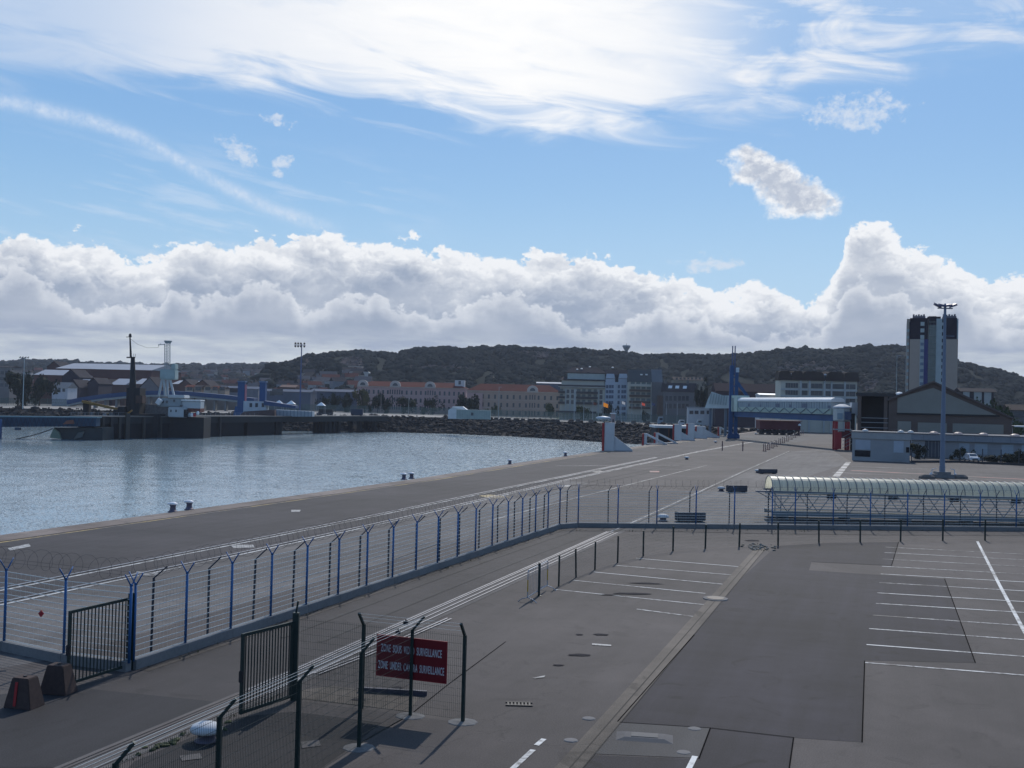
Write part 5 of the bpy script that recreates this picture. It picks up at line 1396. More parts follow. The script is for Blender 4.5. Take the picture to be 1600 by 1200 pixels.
# middle: blue-white gabled flats
gf = thing('gabled_flats', 'tall pale blue-white block with two dormer gables in its dark roof', 'flats', Fz.p, Fz.rz)
BW = M('blue_white_wall', (.42, .48, .56), .85, var=.1)
x0, x1 = X_(945.5), X_(981); ze = Z_(960, 597)
MB().box(x0, x1, .05, 15, 0, ze).build('wall', BW, gf)
MB().prism([(.0, ze), (2, Z_(960, 585)), (6, Z_(960, 577)), (15, Z_(960, 577)), (15, ze)], 'x', x0, x1).build('roof', SLATE, gf)
for px in (953, 973):
    u = X_(px); d_ = MB().prism([(u - 2.6, ze), (u + 2.6, ze), (u + 2.6, Z_(px, 592)), (u + 2.0, Z_(px, 584)), (u - 2.0, Z_(px, 584)), (u - 2.6, Z_(px, 592))], 'y', -.15, 5).build('dormer', BW, gf)
    MB().box(u - 2.8, u + 2.8, -.4, 5.1, Z_(px, 592), Z_(px, 584.5)).build('dormer_roof', M('lit_slate', (.11, .11, .105), .7), gf) if False else None
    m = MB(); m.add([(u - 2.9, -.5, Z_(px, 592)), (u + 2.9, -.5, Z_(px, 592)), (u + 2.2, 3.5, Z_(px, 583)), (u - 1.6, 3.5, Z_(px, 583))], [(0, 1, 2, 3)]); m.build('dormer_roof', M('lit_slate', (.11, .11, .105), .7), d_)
sp = []
for y in (604, 612, 620, 629, 638, 647):
    for px in (948.5, 953, 957, 966.5, 972.5, 976.5): sp.append((X_(px), Z_(px, y) - .9, 1.3, 1.8))
add_windows(gf, Fz, sp, M('blue_pane', (.08, .11, .17), .25))
for px in (960, 963.5, 979.5): u = X_(px); MB().box(u - .5, u + .5, -.5, .04, 0, ze - .3).build('pilaster', M('bright_pilaster', (.45, .50, .55), .8), gf)
# right: block with an open gable end
Fr = Face(D(981.5, 640, 560), R(-3))
rf_ = thing('gable_end_flats', 'grey flats with brown balconies and a tall plain gable end on the right', 'flats', Fr.p, Fr.rz)
W = Fr.x(1018); ze = Fr.z(1000, 597); zr = Fr.z(1018, 581)
GW = 14.0
MB().box(0, W, 0, GW, 0, ze).build('wall', CREAM, rf_)
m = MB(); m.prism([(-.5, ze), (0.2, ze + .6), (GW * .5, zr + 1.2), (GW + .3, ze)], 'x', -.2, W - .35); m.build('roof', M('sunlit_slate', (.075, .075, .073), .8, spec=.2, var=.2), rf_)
Fg = Fr
m = MB(); m.prism([(-.2, 0), (GW, 0), (GW, ze), (GW * .5, zr + 1.6), (-.2, ze + .3)], 'x', W - .34, W + 5.5); m.build('gable_wall', STONEG, rf_)
for px, y in ((1001, 585), (1009, 585)):
    MB().box(Fr.x(px) - .6, Fr.x(px) + .6, 2.2, 3.0, Fr.z(px, y + 1), Fr.z(px, y - 1)).build('skylight', WHITE, rf_)
BRN = M('balcony_brown', (.10, .065, .05), .7)
for y in (602, 610, 618.5, 628, 637):
    z = Fr.z(1000, y); MB().box(.4, W - 1, -1.3, -.01, z - .6, z + .5).build('balcony', BRN if y > 605 else CREAM, rf_)
    add_windows(rf_, Fr, [(W * f_, z + .6, 2.2, 1.4) for f_ in (.17, .4, .63, .85)], M('flat_glass', (.12, .15, .15)))
# grey stone house and annex
Fh = Face(D(1036, 640, 545), R(-3)); W = Fh.x(1088)
sh = thing('stone_house', 'grey stone house with slate roof and three bright skylights, right of the gable end', 'house', Fh.p, Fh.rz)
ze = Fh.z(1060, 612); zr = Fh.z(1060, 598)
MB().box(0, W, 0, 11, 0, ze).build('wall', STONEG, sh)
MB().prism([(-.4, ze - .1), (5.5, zr), (11.4, ze - .1)], 'x', -.3, W + .3).build('roof', SLATE, sh)
for px in (1046, 1057, 1069): u = Fh.x(px); o = MB().add([(u - 1.0, 1.6, ze + 1.6), (u + 1.0, 1.6, ze + 1.6), (u + 1.4, 2.9, ze + 3.1), (u - .6, 2.9, ze + 3.1)], [(0, 1, 2, 3)]).build('skylight', WHITE, sh); o.location = (0, -.25, .12)
add_windows(sh, Fh, [(Fh.x(px), Fh.z(px, y), 1.5, 2.4) for y in (626, 638) for px in (1041, 1047, 1054, 1061, 1067, 1073)])
for px in (1040, 1075): u = Fh.x(px); MB().box(u - .6, u + .6, 4.8, 6.2, zr - 1, zr + 1.6).build('chimney', STONEG, sh)
MB().box(-2.5, 0, .5, 8, 0, Fh.z(1030, 618)).build('annex', BRN, sh)
# low white building
Fw = Face(D(1075, 650, 480), R(-4)); W = Fw.x(1133)
t = thing('site_office', 'long white prefabricated office with a red end, left of the blue tower', 'office', Fw.p, Fw.rz)
MB().box(0, W - 2, 0, 6, 0, Fw.z(1100, 637.5)).build('wall', OFFW, t); MB().box(W - 2, W + .5, -.1, 6, 0, Fw.z(1100, 637)).build('red_end', M('maroon2', (.13, .03, .03), .7), t); MB().box(-.3, W, -.3, 6.3, Fw.z(1100, 637.4), Fw.z(1100, 636)).build('roof', GREYM, t)
add_windows(t, Fw, [(Fw.x(px), Fw.z(px, 647), 1.8, 1.6) for px in (1080, 1088, 1097, 1107, 1117, 1126)])
# cream mansard block
Fm = Face(D(1220, 600, 400), R(-6)); W = Fm.x(1338)
mb_ = thing('mansard_flats', 'wide cream four-storey flats with brown mansard roof and small dormers', 'flats', Fm.p, Fm.rz)
ze = Fm.z(1270, 594); zr = Fm.z(1270, 580)
MB().box(0, W, 0, 14, 0, ze).build('wall', CREAM, mb_)
MB().prism([(-.5, ze), (1.6, ze + 2.2), (5, zr), (11, zr), (14.4, ze)], 'x', -.3, W + .3).build('roof', SLATE_B, mb_)
for px in (1236, 1257, 1291, 1318): u = Fm.x(px, 588); MB().add([(u - .5, 1.2, ze + 1.8), (u + .5, 1.2, ze + 1.8), (u + .5, 2.0, ze + 2.5), (u - .5, 2.0, ze + 2.5)], [(0, 1, 2, 3)]).build('skylight', WHITE, mb_)
for px, w in ((1226, 2.6), (1246, 2.2), (1270, 4.5), (1305, 3.5), (1330, 3.0)): u = Fm.x(px, 590); MB().prism([(u - w, ze - .2), (u + w, ze - .2), (u + w * .8, zr - .5), (u + w * .5, zr - .1), (u - w * .5, zr - .1), (u - w * .8, zr - .5)], 'y', -.7, 5).build('dormer', SLATE_B, mb_)
FMG = M('flat_glass', (.12, .15, .15))
for y in (604, 615, 626):
    z = Fm.z(1270, y)
    add_windows(mb_, Fm, [(Fm.x(px), z - .7, w, 1.9) for px, w in ((1228, .9), (1232, .9), (1236, .9), (1240, .9), (1244, .9), (1255, 1.6), (1259, .8), (1269, 1.4), (1275, 1.4), (1281, 1.4), (1293, 1.8), (1303, 2.0), (1309, 2.0), (1315, 1.2), (1323, 1.4), (1331, 2.2))])
    MB().box(-.05, W + .05, -.5, -.01, z - 1.6, z - .95).build('string_course', M('pale_band', (.40, .42, .42), .8), mb_)
for px in (1250, 1264, 1287, 1298, 1319): u = Fm.x(px); MB().box(u - .3, u + .3, -.52, -.011, 0, ze).build('pilaster', M('pale_band', (.4, .42, .42)), mb_)

# dark long-roofed sheds between
def shed(label, pxl, pxr, dist, ye, yr, wallm, roofm, rz=0, depth=14, cat='shed', zb=0, name='warehouse', gable=False, par=None, win=None):
    F = Face(D(pxl, 620, dist), R(rz)); W = F.x(pxr); mid = (pxl + pxr) / 2; ze, zr = F.z(mid, ye), F.z(mid, yr)
    t = thing(name, label, cat, (*F.p[:2], zb), R(rz))
    if gable:
        MB().prism([(0, -2), (W, -2), (W, ze - zb), (W / 2, zr - zb), (0, ze - zb)], 'y', 0, depth).build('wall', wallm, t)
        m = MB(); th = .35
        m.prism([(-.3, ze - zb), (W / 2, zr - zb + th * .2), (W + .3, ze - zb), (W + .3, ze - zb + th), (W / 2, zr - zb + th * 1.6), (-.3, ze - zb + th)], 'y', -.4, depth + .3); m.build('roof', roofm, t)
    else:
        MB().box(0, W, 0, depth, -2, ze - zb).build('wall', wallm, t)
        MB().prism([(-.5, ze - zb + .01), (depth / 2, zr - zb), (depth + .5, ze - zb + .01)], 'x', -.3, W + .3).build('roof', roofm, t)
    if win: add_windows(t, F, [(F.x(px), F.z(px, py) - zb, w, h) for px, py, w, h in win])
    return t
SILV = M('silver_roof', (0.30, 0.32, 0.36), .7, .0, var=.15, scale=.1)
BRICK = M('dark_brick', (0.10, 0.045, 0.04), .9, var=.25, scale=.2)
BRICK2 = M('brown_brick', (0.13, 0.075, 0.065), .9, var=.25)
SHEDG = M('grey_shed', (0.10, 0.12, 0.16), .95, spec=.1, var=.2, scale=.1)
shed('low dark-roofed hall behind the glazed bridge', 1118, 1222, 470, 612, 599, M('plum_wall', (.05, .035, .045), .8), M('plum_roof', (.03, .022, .03), .95, spec=.1), -4)
shed('flat white-topped shed just behind the glazed bridge', 1187, 1222, 420, 617, 614.5, OFFW, WHITE, -4, 10)
shed('pale terrace of flats high behind the stone house', 1052, 1102, 760, 594, 589, M('ochre_flats', (.22, .20, .16), .9), SLATE_B, 0, 12, 'flats', name='terrace', win=[(1056 + k * 6, 593, 1.6, 1.5) for k in range(8)])
shed('long grey building with a pale roof behind the ochre barracks', 838, 875, 720, 599, 597, SHEDG, OFFW, -3, 5)
sh1 = shed('wide blue-grey shed left of the trees by the pink barracks', 484, 562, 690, 612, 608, SHEDG, M('blue_grey_roof', (.10, .12, .16), .9, spec=.15), -2, 20)
shed('blue-grey workshop behind the blue portal frames', 410, 484, 660, 612, 608, SHEDG, SHEDG, -2, 18, win=[(432, 617, 7, 4), (424, 618, 3, 3)])
shed('dark brown shed between the blue frames and the lamp mast', 437, 460, 690, 605, 601, BRICK2, BRICK2, -2, 12)
shed('broad grey hall behind the blue portal frames, with a dark red panel', 335, 402, 700, 607, 603, M('pale_hall', (.20, .21, .24), .8), SHEDG, -2, 20, win=[(362, 613, 9, 3)])
# big engine-shed roofs on the left
shed('largest brick warehouse with long silver roof, left skyline', 86, 234, 760, 577, 567, BRICK, SILV, -9, 46)
shed('smaller brick warehouse with silver roof left of the largest one', 52, 108, 700, 586, 577, BRICK, SILV, -9, 26)
for i, (x0, x1, ye, yr, d_, w_) in enumerate(((72, 92, 574, 565, 800, BRICK), (96, 122, 590, 578, 690, M('dark_gable', (.03, .025, .04), .9)), (104, 122, 606, 594, 640, M('dark_gable', (.03, .025, .04))), (136, 152, 600, 591, 650, M('dark_gable', (.03, .025, .04))),
                                              (227, 240, 585, 578, 770, BRICK), (277, 299, 603, 594, 655, BRICK2), (303, 327, 604, 594.5, 650, BRICK2), (218, 246, 606, 590, 645, M('grey_gable', (.13, .13, .14), .8)))):
    shed('%s dark gable end among the old brick sheds' % ('first second third fourth fifth sixth seventh eighth'.split()[i]), x0, x1, d_, ye, yr, w_, SLATE, -3, 20, gable=True, name='gabled_shed')
for i, (x0, x1, ye, yr, lab) in enumerate(((115, 142, 606, 592, 'first'), (172, 194, 601, 591, 'second'), (209, 230, 600, 591, 'third'), (268, 286, 600, 594, 'fourth'), (292, 311, 601, 595, 'fifth'))):
    shed('%s low brick bay with silver roof in the row of sheds behind the ship' % lab, x0, x1, 680, ye, yr, BRICK2, SILV, -9, 22, name='shed_bay')
shed('long low brick wall building below the largest warehouse', 122, 215, 700, 600, 592, BRICK2, SLATE_B, -6, 14, name='brick_shed')
wh = shed('small white house with blue-framed windows beside the dark trees', 81, 104, 600, 606, 597, M('white_wall', (.42, .45, .50), .8), M('pale_roof', (.16, .17, .18), .9, spec=.1), -8, 10, 'house', name='white_house', win=[(86, 613, 1.6, 2.6), (91, 613, 1.6, 2.6), (98, 612, 1.6, 1.8)])
shed('grey block of flats with dark windows at the left edge', -40, 13, 640, 573, 571, STONEG, SLATE, -4, 14, 'flats', name='flats', win=[(x, y, 2.2, 2) for y in (585, 594, 604) for x in (-12, -5, 1, 8)])
for i, (x, w) in enumerate(((289, 11), (303, 10), (318, 10), (330, 9), (341, 9))):
    shed('%s pale shopfront house behind the arched road bridge' % ('first second third fourth fifth'.split()[i]), x, x + w, 632, 605 + i * .6, 601 + i * .6, M('pale_front%d' % (i % 3), ((.30, .27, .23), (.24, .20, .17), (.32, .30, .27))[i % 3], .85), (TILE_R, SLATE, SLATE_B)[i % 3], -2, 9, 'house', name='row_house', win=[(x + w * .3, 610, 1.6, 2.2), (x + w * .7, 610, 1.6, 2.2)])

# ------------------------------------------------------------------ small houses climbing the far slopes
HW = [M('house_white', (.42, .42, .41), .85), M('house_cream', (.33, .30, .25), .85), M('house_grey', (.22, .23, .25), .85), M('house_brick', (.17, .10, .085), .9)]
HR = [SLATE, TILE_R, SLATE_B, M('house_roof_grey', (.08, .08, .09), .95, spec=.12)]
wn = ('white', 'cream', 'grey', 'brick'); rn = ('slate', 'red', 'brown', 'grey')
HOUSES = []; n_h = 0
spots = []
for k in range(120):
    px = random.choice([random.uniform(235, 560)] * 3 + [random.uniform(0, 240)] * 1); r_ = random.uniform(900, 1900) if px < 420 else random.uniform(830, 1020)
    spots.append((px, r_))
for k in range(16): spots.append((random.uniform(1505, 1600), random.uniform(480, 900)))
for k in range(8): spots.append((random.uniform(560, 700), random.uniform(820, 900)))
for px, r_ in spots:
    p, a = onland(px, r_)
    w, d_, h = random.uniform(9, 17), random.uniform(8, 11), random.uniform(5, 8); i, j = random.randrange(4), random.randrange(4)
    t = thing('hillside_house', 'small %s house with %s roof on the slope behind the harbour' % (wn[i], rn[j]), 'house', p, R(random.uniform(-35, 35)), 'small houses on the slopes'); HOUSES.append((t, px, r_, wn[i], rn[j], w, h))
    MB().box(0, w, 0, d_, -6, h).build('wall', HW[i], t)
    MB().prism([(-.4, h), (d_ / 2, h + d_ * .38), (d_ + .4, h)], 'x', -.3, w + .3).build('roof', HR[j], t)
    if random.random() < .5: MB().box(w * .2, w * .2 + .9, d_ * .4, d_ * .6, h + 1, h + d_ * .38 + 1.2).build('chimney', BRICK2, t)
    n_h += 1
SPANS = ((0, 60, 'above the big dark trees at the left edge'), (60, 135, 'above the large warehouse, left half'), (135, 200, 'above the large warehouse, right half'), (200, 232, 'just right of the black mast'), (232, 262, 'left of the white ship mast'),
  (262, 300, 'just right of the white ship mast'), (300, 335, 'above the pale shopfront houses'), (335, 365, 'left of the blue portal towers'), (365, 390, 'above the left blue portal tower'), (390, 420, 'above the right blue portal tower'),
  (420, 445, 'right of the blue portal towers'), (445, 467, 'left of the dark lamp mast'), (467, 490, 'right of the dark lamp mast'), (490, 520, 'above the blue-grey shed, left half'), (520, 545, 'above the blue-grey shed, right half'), (545, 575, 'at the left end of the pink barracks'),
  (575, 640, 'above the left part of the pink roof'), (640, 710, 'above the right part of the pink roof'), (1490, 1530, 'right of the tower block'), (1530, 1565, 'behind the right slope of the hangar'), (1565, 1700, 'at the right edge of the picture'))
from collections import defaultdict
grp_ = defaultdict(list)
for q in HOUSES:
    sp_n = [s_[2] for s_ in SPANS if s_[0] <= q[1] < s_[1]][0]; grp_[(q[3], q[4], sp_n)].append(q)
for (c1_, c2_, sp_n), L_ in grp_.items():
    L_.sort(key=lambda q: q[2])
    for n_, q in enumerate(L_):
        ex = '' if len(L_) == 1 else ('nearest ' if n_ == 0 else 'farthest ' if n_ == len(L_) - 1 else 'middle ')
        if len(L_) > 3 and 0 < n_ < len(L_) - 1: ex = ('second nearest ', 'third nearest ', 'fourth nearest ', 'fifth nearest ')[min(n_ - 1, 3)]
        q[0]['label'] = ex + '%s hillside house with %s roof %s' % (c1_, c2_, sp_n)
# quarry works and water tower on the hill
def on_sight(px, py, r0=780, r1=1345):
    d = ray(px, py); a = math.degrees(math.atan2(d.x, d.y)); e = math.atan2(d.z, math.hypot(d.x, d.y)); r_ = r0
    while r_ < r1 and terr(a, r_) < CAM_H + math.tan(e) * r_: r_ += 4
    return Vector((r_ * math.sin(R(a)), r_ * math.cos(R(a)), terr(a, r_))), r_
p, r_ = on_sight(544, 585); k_ = r_ / FPX
t = thing('quarry_building', 'pale pinkish quarry building high on the wooded hill', 'building', p, 0)
MB().box(0, 20 * k_, 0, 14, -4, 12 * k_).build('wall', M('quarry_wall', (.34, .26, .22), .85, var=.1), t)
MB().box(-.4, 20 * k_ + .4, -.4, 14.4, 12 * k_, 12.8 * k_).build('roof', TRIM, t)
m = MB(); m.bar((20 * k_, 3, 8 * k_), (33 * k_, 0, 2 * k_), 3, 2); m.build('conveyor', OFFW, t); MB().box(24 * k_, 44 * k_, -3, 8, -5, 1.5 * k_).build('annex', M('quarry_annex', (.24, .21, .19), .9), t)
p, a = onland(977, 1345); k_ = 1345 / FPX
t = thing('water_tower', 'small flared concrete water tower on the skyline', 'tower', p, 0)
MB().lathe([(2.6, -5), (2.0, 3), (2.2, 6.5)], 14).build('shaft', STONEG, t); MB().lathe([(2.2, 6.5), (5.2, 11.0), (5.2, 12.6), (4.8, 13)], 16).build('tank', M('tank_concrete', (.30, .31, .33), .8), t); MB().tube((0, 0, 13), (0, 0, 15.5), .25, 6).build('aerial', BLACK, t)

# ------------------------------------------------------------------ the residential tower
Ft = Face(D(1415, 600, 430), R(-20.5)); 
x_ = lambda px, py=560: Ft.x(px, py); z_ = lambda px, py: Ft.z(px, py)
tw = thing('residential_tower', 'tall tower block with beige sides, dark top corners and a blue glass stripe', 'tower block', Ft.p, Ft.rz)
zt = z_(1455, 498); zm = z_(1455, 530); W = x_(1496.5)
BEI = M('tower_beige', (.37, .31, .26), .95, spec=.1, var=.08); DKT = M('tower_dark', (.012, .011, .024), .95, spec=.1); BLT = M('tower_blue', (.012, .018, .14), .4); GRT = M('tower_green_glass', (.05, .085, .085), .2, spec=.7); WHT = M('tower_white', (.34, .41, .42), .7)
MB().box(x_(1416), W - .02, .4, 17, 0, zt).build('core', BEI, tw)
MB().box(x_(1421), x_(1437), 0, .4, 0, zm).build('beige_face', BEI, tw); MB().box(x_(1421), x_(1449), 0, .4, zm, zt + .3).build('dark_corner', DKT, tw)
MB().box(x_(1437), x_(1443.5), .05, .4, 0, zm).build('pale_strip', WHT, tw); MB().box(x_(1443.5), x_(1450), -.1, .4, 0, zm).build('blue_stripe', BLT, tw)
MB().box(x_(1450), x_(1462), -.5, .4, 0, z_(1455, 508)).build('glass_stair', GRT, tw); MB().box(x_(1450), x_(1462), -.4, .4, z_(1455, 508), zt + 1).build('stair_head', DKT, tw)
MB().box(x_(1462), x_(1471), -.3, .4, 0, zt).build('white_strip', WHT, tw); MB().box(x_(1471), x_(1477), 0, .4, 0, zt).build('window_strip', WHT, tw)
MB().box(x_(1477), W, 0, .4, 0, zm).build('beige_face', BEI, tw); MB().box(x_(1477), x_(1494.5), 0, .4, zm, zt + .3).build('dark_corner', DKT, tw)
MB().box(x_(1494.6), W, -.1, .4, zm, zt).build('edge_strip', WHT, tw)
nfl = 17; fh = zt / nfl
add_windows(tw, Ft, [(x_(1474), z_(1474, 504 + 10.3 * k) , 1.5, 1.45) for k in range(14)], DKT)
add_windows(tw, Ft, [(x_(1440.5), z_(1440, 509 + 10.3 * k), 1.5, 1.6) for k in range(3)], M('tower_pane', (.36, .42, .42), .3))
add_windows(tw, Ft, [(x_(1440.5), z_(1440, 540 + 10.3 * k), 1.3, 1.2) for k in range(9)], M('tower_pane2', (.12, .17, .24), .3))
m = MB()
for k in range(16): z = 4 + k * fh; m.box(x_(1450.5), x_(1461.5), -.56, -.5, z, z + .35)
m.build('stair_bands', M('stair_band', (.10, .13, .13), .5), tw)
# side bay with a column of openings
MB().box(x_(1415.5), x_(1416.6), .6, 3, 0, z_(1417, 505)).build('bay_post', WHT, tw); MB().box(x_(1420), x_(1421), .1, .5, 0, z_(1417, 503)).build('bay_post', DKT, tw)
for k in range(15): z = 3 + k * fh; MB().box(x_(1416.7), x_(1419.9), .2, .9, z, z + 1.1).build('bay_balcony', WHT, tw)
for a_, b2, y in ((1425, 1445, 491), (1472, 1493.5, 491)):
    ph = MB().box(x_(a_), x_(b2), 1, 9, zt, z_(1455, 493.5)).build('roof_house', M('roof_house', (.10, .10, .13), .8), tw)
    for k in range(5): u = x_(a_) + (x_(b2) - x_(a_)) * (k + .4) / 5; MB().box(u - .35, u + .35, 1.2, 2, z_(1455, 493.6), z_(1455, 490.6 + (k % 2) * .8)).build('chimney', M('roof_house', (.1, .1, .13)), ph)
MB().box(x_(1448), x_(1469), .6, 8, zt, z_(1455, 494.5)).build('lift_house', DKT, tw)
# white-panelled low flats right of the tower
Fq = Face(D(1502, 620, 330), R(-12)); W = Fq.x(1552)
t = thing('panelled_flats', 'low dark-roofed flats with three white wall panels right of the tower', 'flats', Fq.p, Fq.rz)
MB().box(0, W, 0, 12, 0, Fq.z(1525, 612)).build('wall', M('panel_dark', (.05, .04, .045), .8), t); MB().prism([(-.5, Fq.z(1525, 612)), (5, Fq.z(1525, 606)), (12, Fq.z(1525, 612))], 'x', -.4, W + 1).build('roof', SLATE, t)
for a_, b2 in ((1504, 1514), (1521, 1533), (1537, 1548)): MB().box(Fq.x(a_), Fq.x(b2), -.2, -.01, 0, Fq.z(1525, 612.5)).build('white_panel', M('panel_white', (.34, .36, .35), .8), t)
shed('hip-roofed house among trees at the right edge, behind the white canopy', 1578, 1620, 300, 641, 632, STONEG, SLATE_B, -12, 10, 'house', name='edge_house', win=[(1588, 652, 1.4, 1.2), (1596, 652, 1.4, 1.2)])

# ------------------------------------------------------------------ trees between the buildings and the fence
for (px, yb, w_px, h_px, d_, mt, sd, lab, nm) in (
    (570, 642, 26, 36, 630, LF3, 1, 'loose olive-green tree at the left end of the pink barracks', 'broadleaf_tree'), (590, 643, 22, 32, 620, LF1, 2, 'dark tree right of the olive one before the pink barracks', 'broadleaf_tree'),
    (543, 641, 22, 26, 630, LF1, 3, 'round dark tree left of the pink barracks', 'broadleaf_tree'), (524, 640, 18, 26, 640, LF1, 4, 'dark tree in front of the blue-grey shed, middle one', 'broadleaf_tree'), (505, 640, 17, 22, 640, LF1, 5, 'dark tree in front of the blue-grey shed, leftmost one', 'broadleaf_tree'),
    (605, 642, 17, 17, 620, LF1, 3, 'low dark bush under the first pediment of the pink barracks', 'broadleaf_tree'), (639, 641, 32, 22, 625, LF1, 1, 'broad dark tree in front of the middle of the pink barracks', 'broadleaf_tree'), (676, 642, 24, 21, 625, LF1, 5, 'dark round tree under the third pediment of the pink barracks', 'broadleaf_tree'),
    (733, 645, 32, 32, 600, LF1, 6, 'tall dark spreading tree between the pink and the ochre barracks', 'conifer'), (772, 647, 10, 16, 600, LF2, 2, 'small shrub tree left of centre before the ochre barracks', 'broadleaf_tree'), (861, 648, 18, 18, 590, LF2, 4, 'green bushy tree at the right end of the ochre barracks', 'broadleaf_tree'), (761, 646, 6, 8, 600, LF2, 4, 'smallest shrub before the ochre barracks', 'broadleaf_tree'),
    (911, 653, 22, 20, 545, LF2, 1, 'green tree at the foot of the balconied flats', 'broadleaf_tree'), (948, 654, 17, 26, 540, LF1, 2, 'dark tree between balconied flats and blue-white block', 'broadleaf_tree'), (1006, 654, 12, 12, 530, LF1, 3, 'small dark bush before the brown-balconied flats', 'broadleaf_tree'),
    (1097, 655, 21, 58, 530, LF1, 5, 'tall dark tree right of the stone house', 'broadleaf_tree'),
    (28, 622, 46, 44, 560, LF1, 1, 'biggest dark round tree at the left edge, behind the white pole', 'broadleaf_tree'), (62, 621, 38, 38, 575, LF1, 2, 'second big dark tree, right of the white pole', 'broadleaf_tree'),
    (1388, 722, 0, 0, 0, None, 0, '', '')):
    if not mt: continue
    k_ = d_ / FPX; p = D(px, yb, d_); p.z = 0
    hgt = D(px, yb - h_px, d_).z
    tree(lab, p, w_px * k_, max(hgt, 3), mt, sd, 'trees in front of the harbour buildings', nm)
for i, (px, py, w, h, d_) in enumerate(((1435, 718, 3.2, 3.0, 193.0), (1499, 717, 2.4, 2.6, 190), (1575, 722, 4.5, 1.6, 185), (1548, 720, 4.0, 1.3, 186), (1560, 650, 8, 11, 270), (1545, 645, 9, 13, 290), (1575, 655, 7, 8, 262), (1598, 724, 3.5, 2.4, 180))):
    p = D(px, py, d_); p.z = 0; tree(('dark bush beside the dark door of the low building', 'square hedge bush left of the parked car', 'low dark shrub by the chain-link fence, right of the car', 'lowest shrub just right of the parked car', 'green tree behind the right slope of the hangar', 'taller green tree behind the hangar roof', 'small tree beside the white canopy', 'shrub at the right edge by the chain-link fence')[i], p, w, h, LF2 if 3 < i < 7 else LF1, i % 5 + 1, 'bushes and trees by the low buildings', 'shrub' if i not in (4, 5, 6) else 'broadleaf_tree', .1)

# ------------------------------------------------------------------ dark jetty on the left
JET = M('jetty_dark', (0.009, 0.009, 0.012), .9, var=.5, scale=.15, fine=.3, fscale=1.0)
JTOP = M('jetty_deck', (0.12, 0.12, 0.115), .85, var=.25, scale=.15)
j0, j1 = Vector((-143, 352, 0)), Vector((-62, 521, 0))
jd = j1 - j0; JL = jd.length; jrz = math.atan2(jd.y, jd.x); FJ = Face(j0, jrz)
jt = thing('jetty', 'long dark timber and concrete jetty standing on piles across the left of the basin', 'jetty', j0, jrz)
MB().box(0, JL, 0, 9, -2.4, -.05).build('deck_beam', M('deck_beam', (.022, .024, .028), .9, var=.4, scale=.15), jt); MB().box(-.2, JL, -.3, 9.2, -.05, .22).build('deck', JTOP, jt)
def jx(px): return FJ.x(px, 660)
for a_, b2 in ((150, 347), (349, 383), (388, 430)):
    MB().box(max(jx(a_), 0), jx(b2), .5, 8.4, -8.6, -2.4).build('caisson', JET, jt)
for px in (436, 441, 512, 519, 526, 533, 566, 590):
    u = jx(px); MB().box(u - .9, u + .9, .8, 2.6, -8.6, -2.4).build('pile', JET, jt)
    MB().box(u - .9, u + .9, 6, 7.6, -8.6, -2.4).build('pile', JET, jt)
for px in (160, 173, 186, 198, 224, 250, 276, 300, 322, 343):
    u = jx(px); w = .5 if px != 198 else .9; MB().box(u - w, u + w, -.7, -.05, -8.4, -.2 if px != 198 else 1.3).build('fender_timber', BLACK if px % 2 else M('wet_timber', (.035, .033, .03), .7), jt)
m = MB()
for k in range(int(JL / 3)): u = k * 3; m.bar((u, 8.8, .2), (u, 8.8, 1.3), .07)
for z in (.75, 1.3): m.bar((0, 8.8, z), (JL, 8.8, z), .06)
m.build('railing', GREYM, jt)

# blue hinged gangway reaching in from the left, and the hull beneath
def slab(pts, back, th_top=None):
    m = MB(); n = len(pts); bk = [p + back for p in pts]
    m.add(pts + bk, [tuple(range(n)), tuple(range(2 * n - 1, n - 1, -1))] + [(i, (i + 1) % n, n + (i + 1) % n, n + i) for i in range(n)]); return m
d_ = 349.0
bg_ = thing('blue_gangway', 'long blue lattice gangway at the left edge reaching to the jetty', 'gangway')
GB = M('gangway_blue', (0.014, 0.05, 0.10), .6, var=.25, scale=.5)
slab([D(-120, 650, d_), D(150, 652.5, d_), D(150, 666, d_), D(-120, 668, d_)], Vector((0, 3.5, 0))).build('side_panel', GB, bg_)
slab([D(-120, 648.6, d_ - .3), D(152, 651.4, d_ - .3), D(152, 653, d_ - .3), D(-120, 650.4, d_ - .3)], Vector((0, 4, 0))).build('top_rail', M('rail_teal', (.10, .20, .25), .6), bg_)
m = MB()
for k in range(38): x = -118 + k * 7; m.bar(D(x, 667, d_ - .2), D(x + 3.5, 653, d_ - .2), .14); m.bar(D(x + 3.5, 653, d_ - .2), D(x + 7, 667, d_ - .2), .14)
m.build('lattice', M('lattice_dark', (.012, .03, .06), .7), bg_)
MB().box(D(23, 668, d_).x, D(31, 668, d_).x, d_, d_ + 1, D(27, 672, d_).z, D(27, 668, d_).z).build('fender_box', GB, bg_)
p = D(0, 680, d_ - 3); MB().box(p.x - .8, p.x + .1, p.y, p.y + 1, -9, D(0, 655, d_).z).build('guide_pile', BLUE_D, bg_)
slab([D(104, 657, d_ - .5), D(114, 656, d_ - .5), D(116, 662, d_ - .5), D(98, 663, d_ - .5)], Vector((0, .3, 0))).build('rust_patch', M('gangway_rust', (.16, .07, .05), .8, var=.5, scale=1), bg_)
hl = thing('pontoon_hull', 'dark hull with a pale green sloping bow under the blue gangway', 'hull')
slab([D(84, 668, d_ + 2), D(160, 668, d_ + 2), D(160, 690, d_ + 2), D(97, 687, d_ + 2)], Vector((0, 10, 0))).build('hull_side', M('hull_dark', (.018, .028, .035), .5, var=.4), hl)
slab([D(84, 669, d_ + 1), D(77, 684, d_ + 1), D(95, 686, d_ + 1), D(92, 676, d_ + 1)], Vector((0, 3, 0))).build('bow_plate', M('bow_green', (.16, .21, .16), .6), hl)
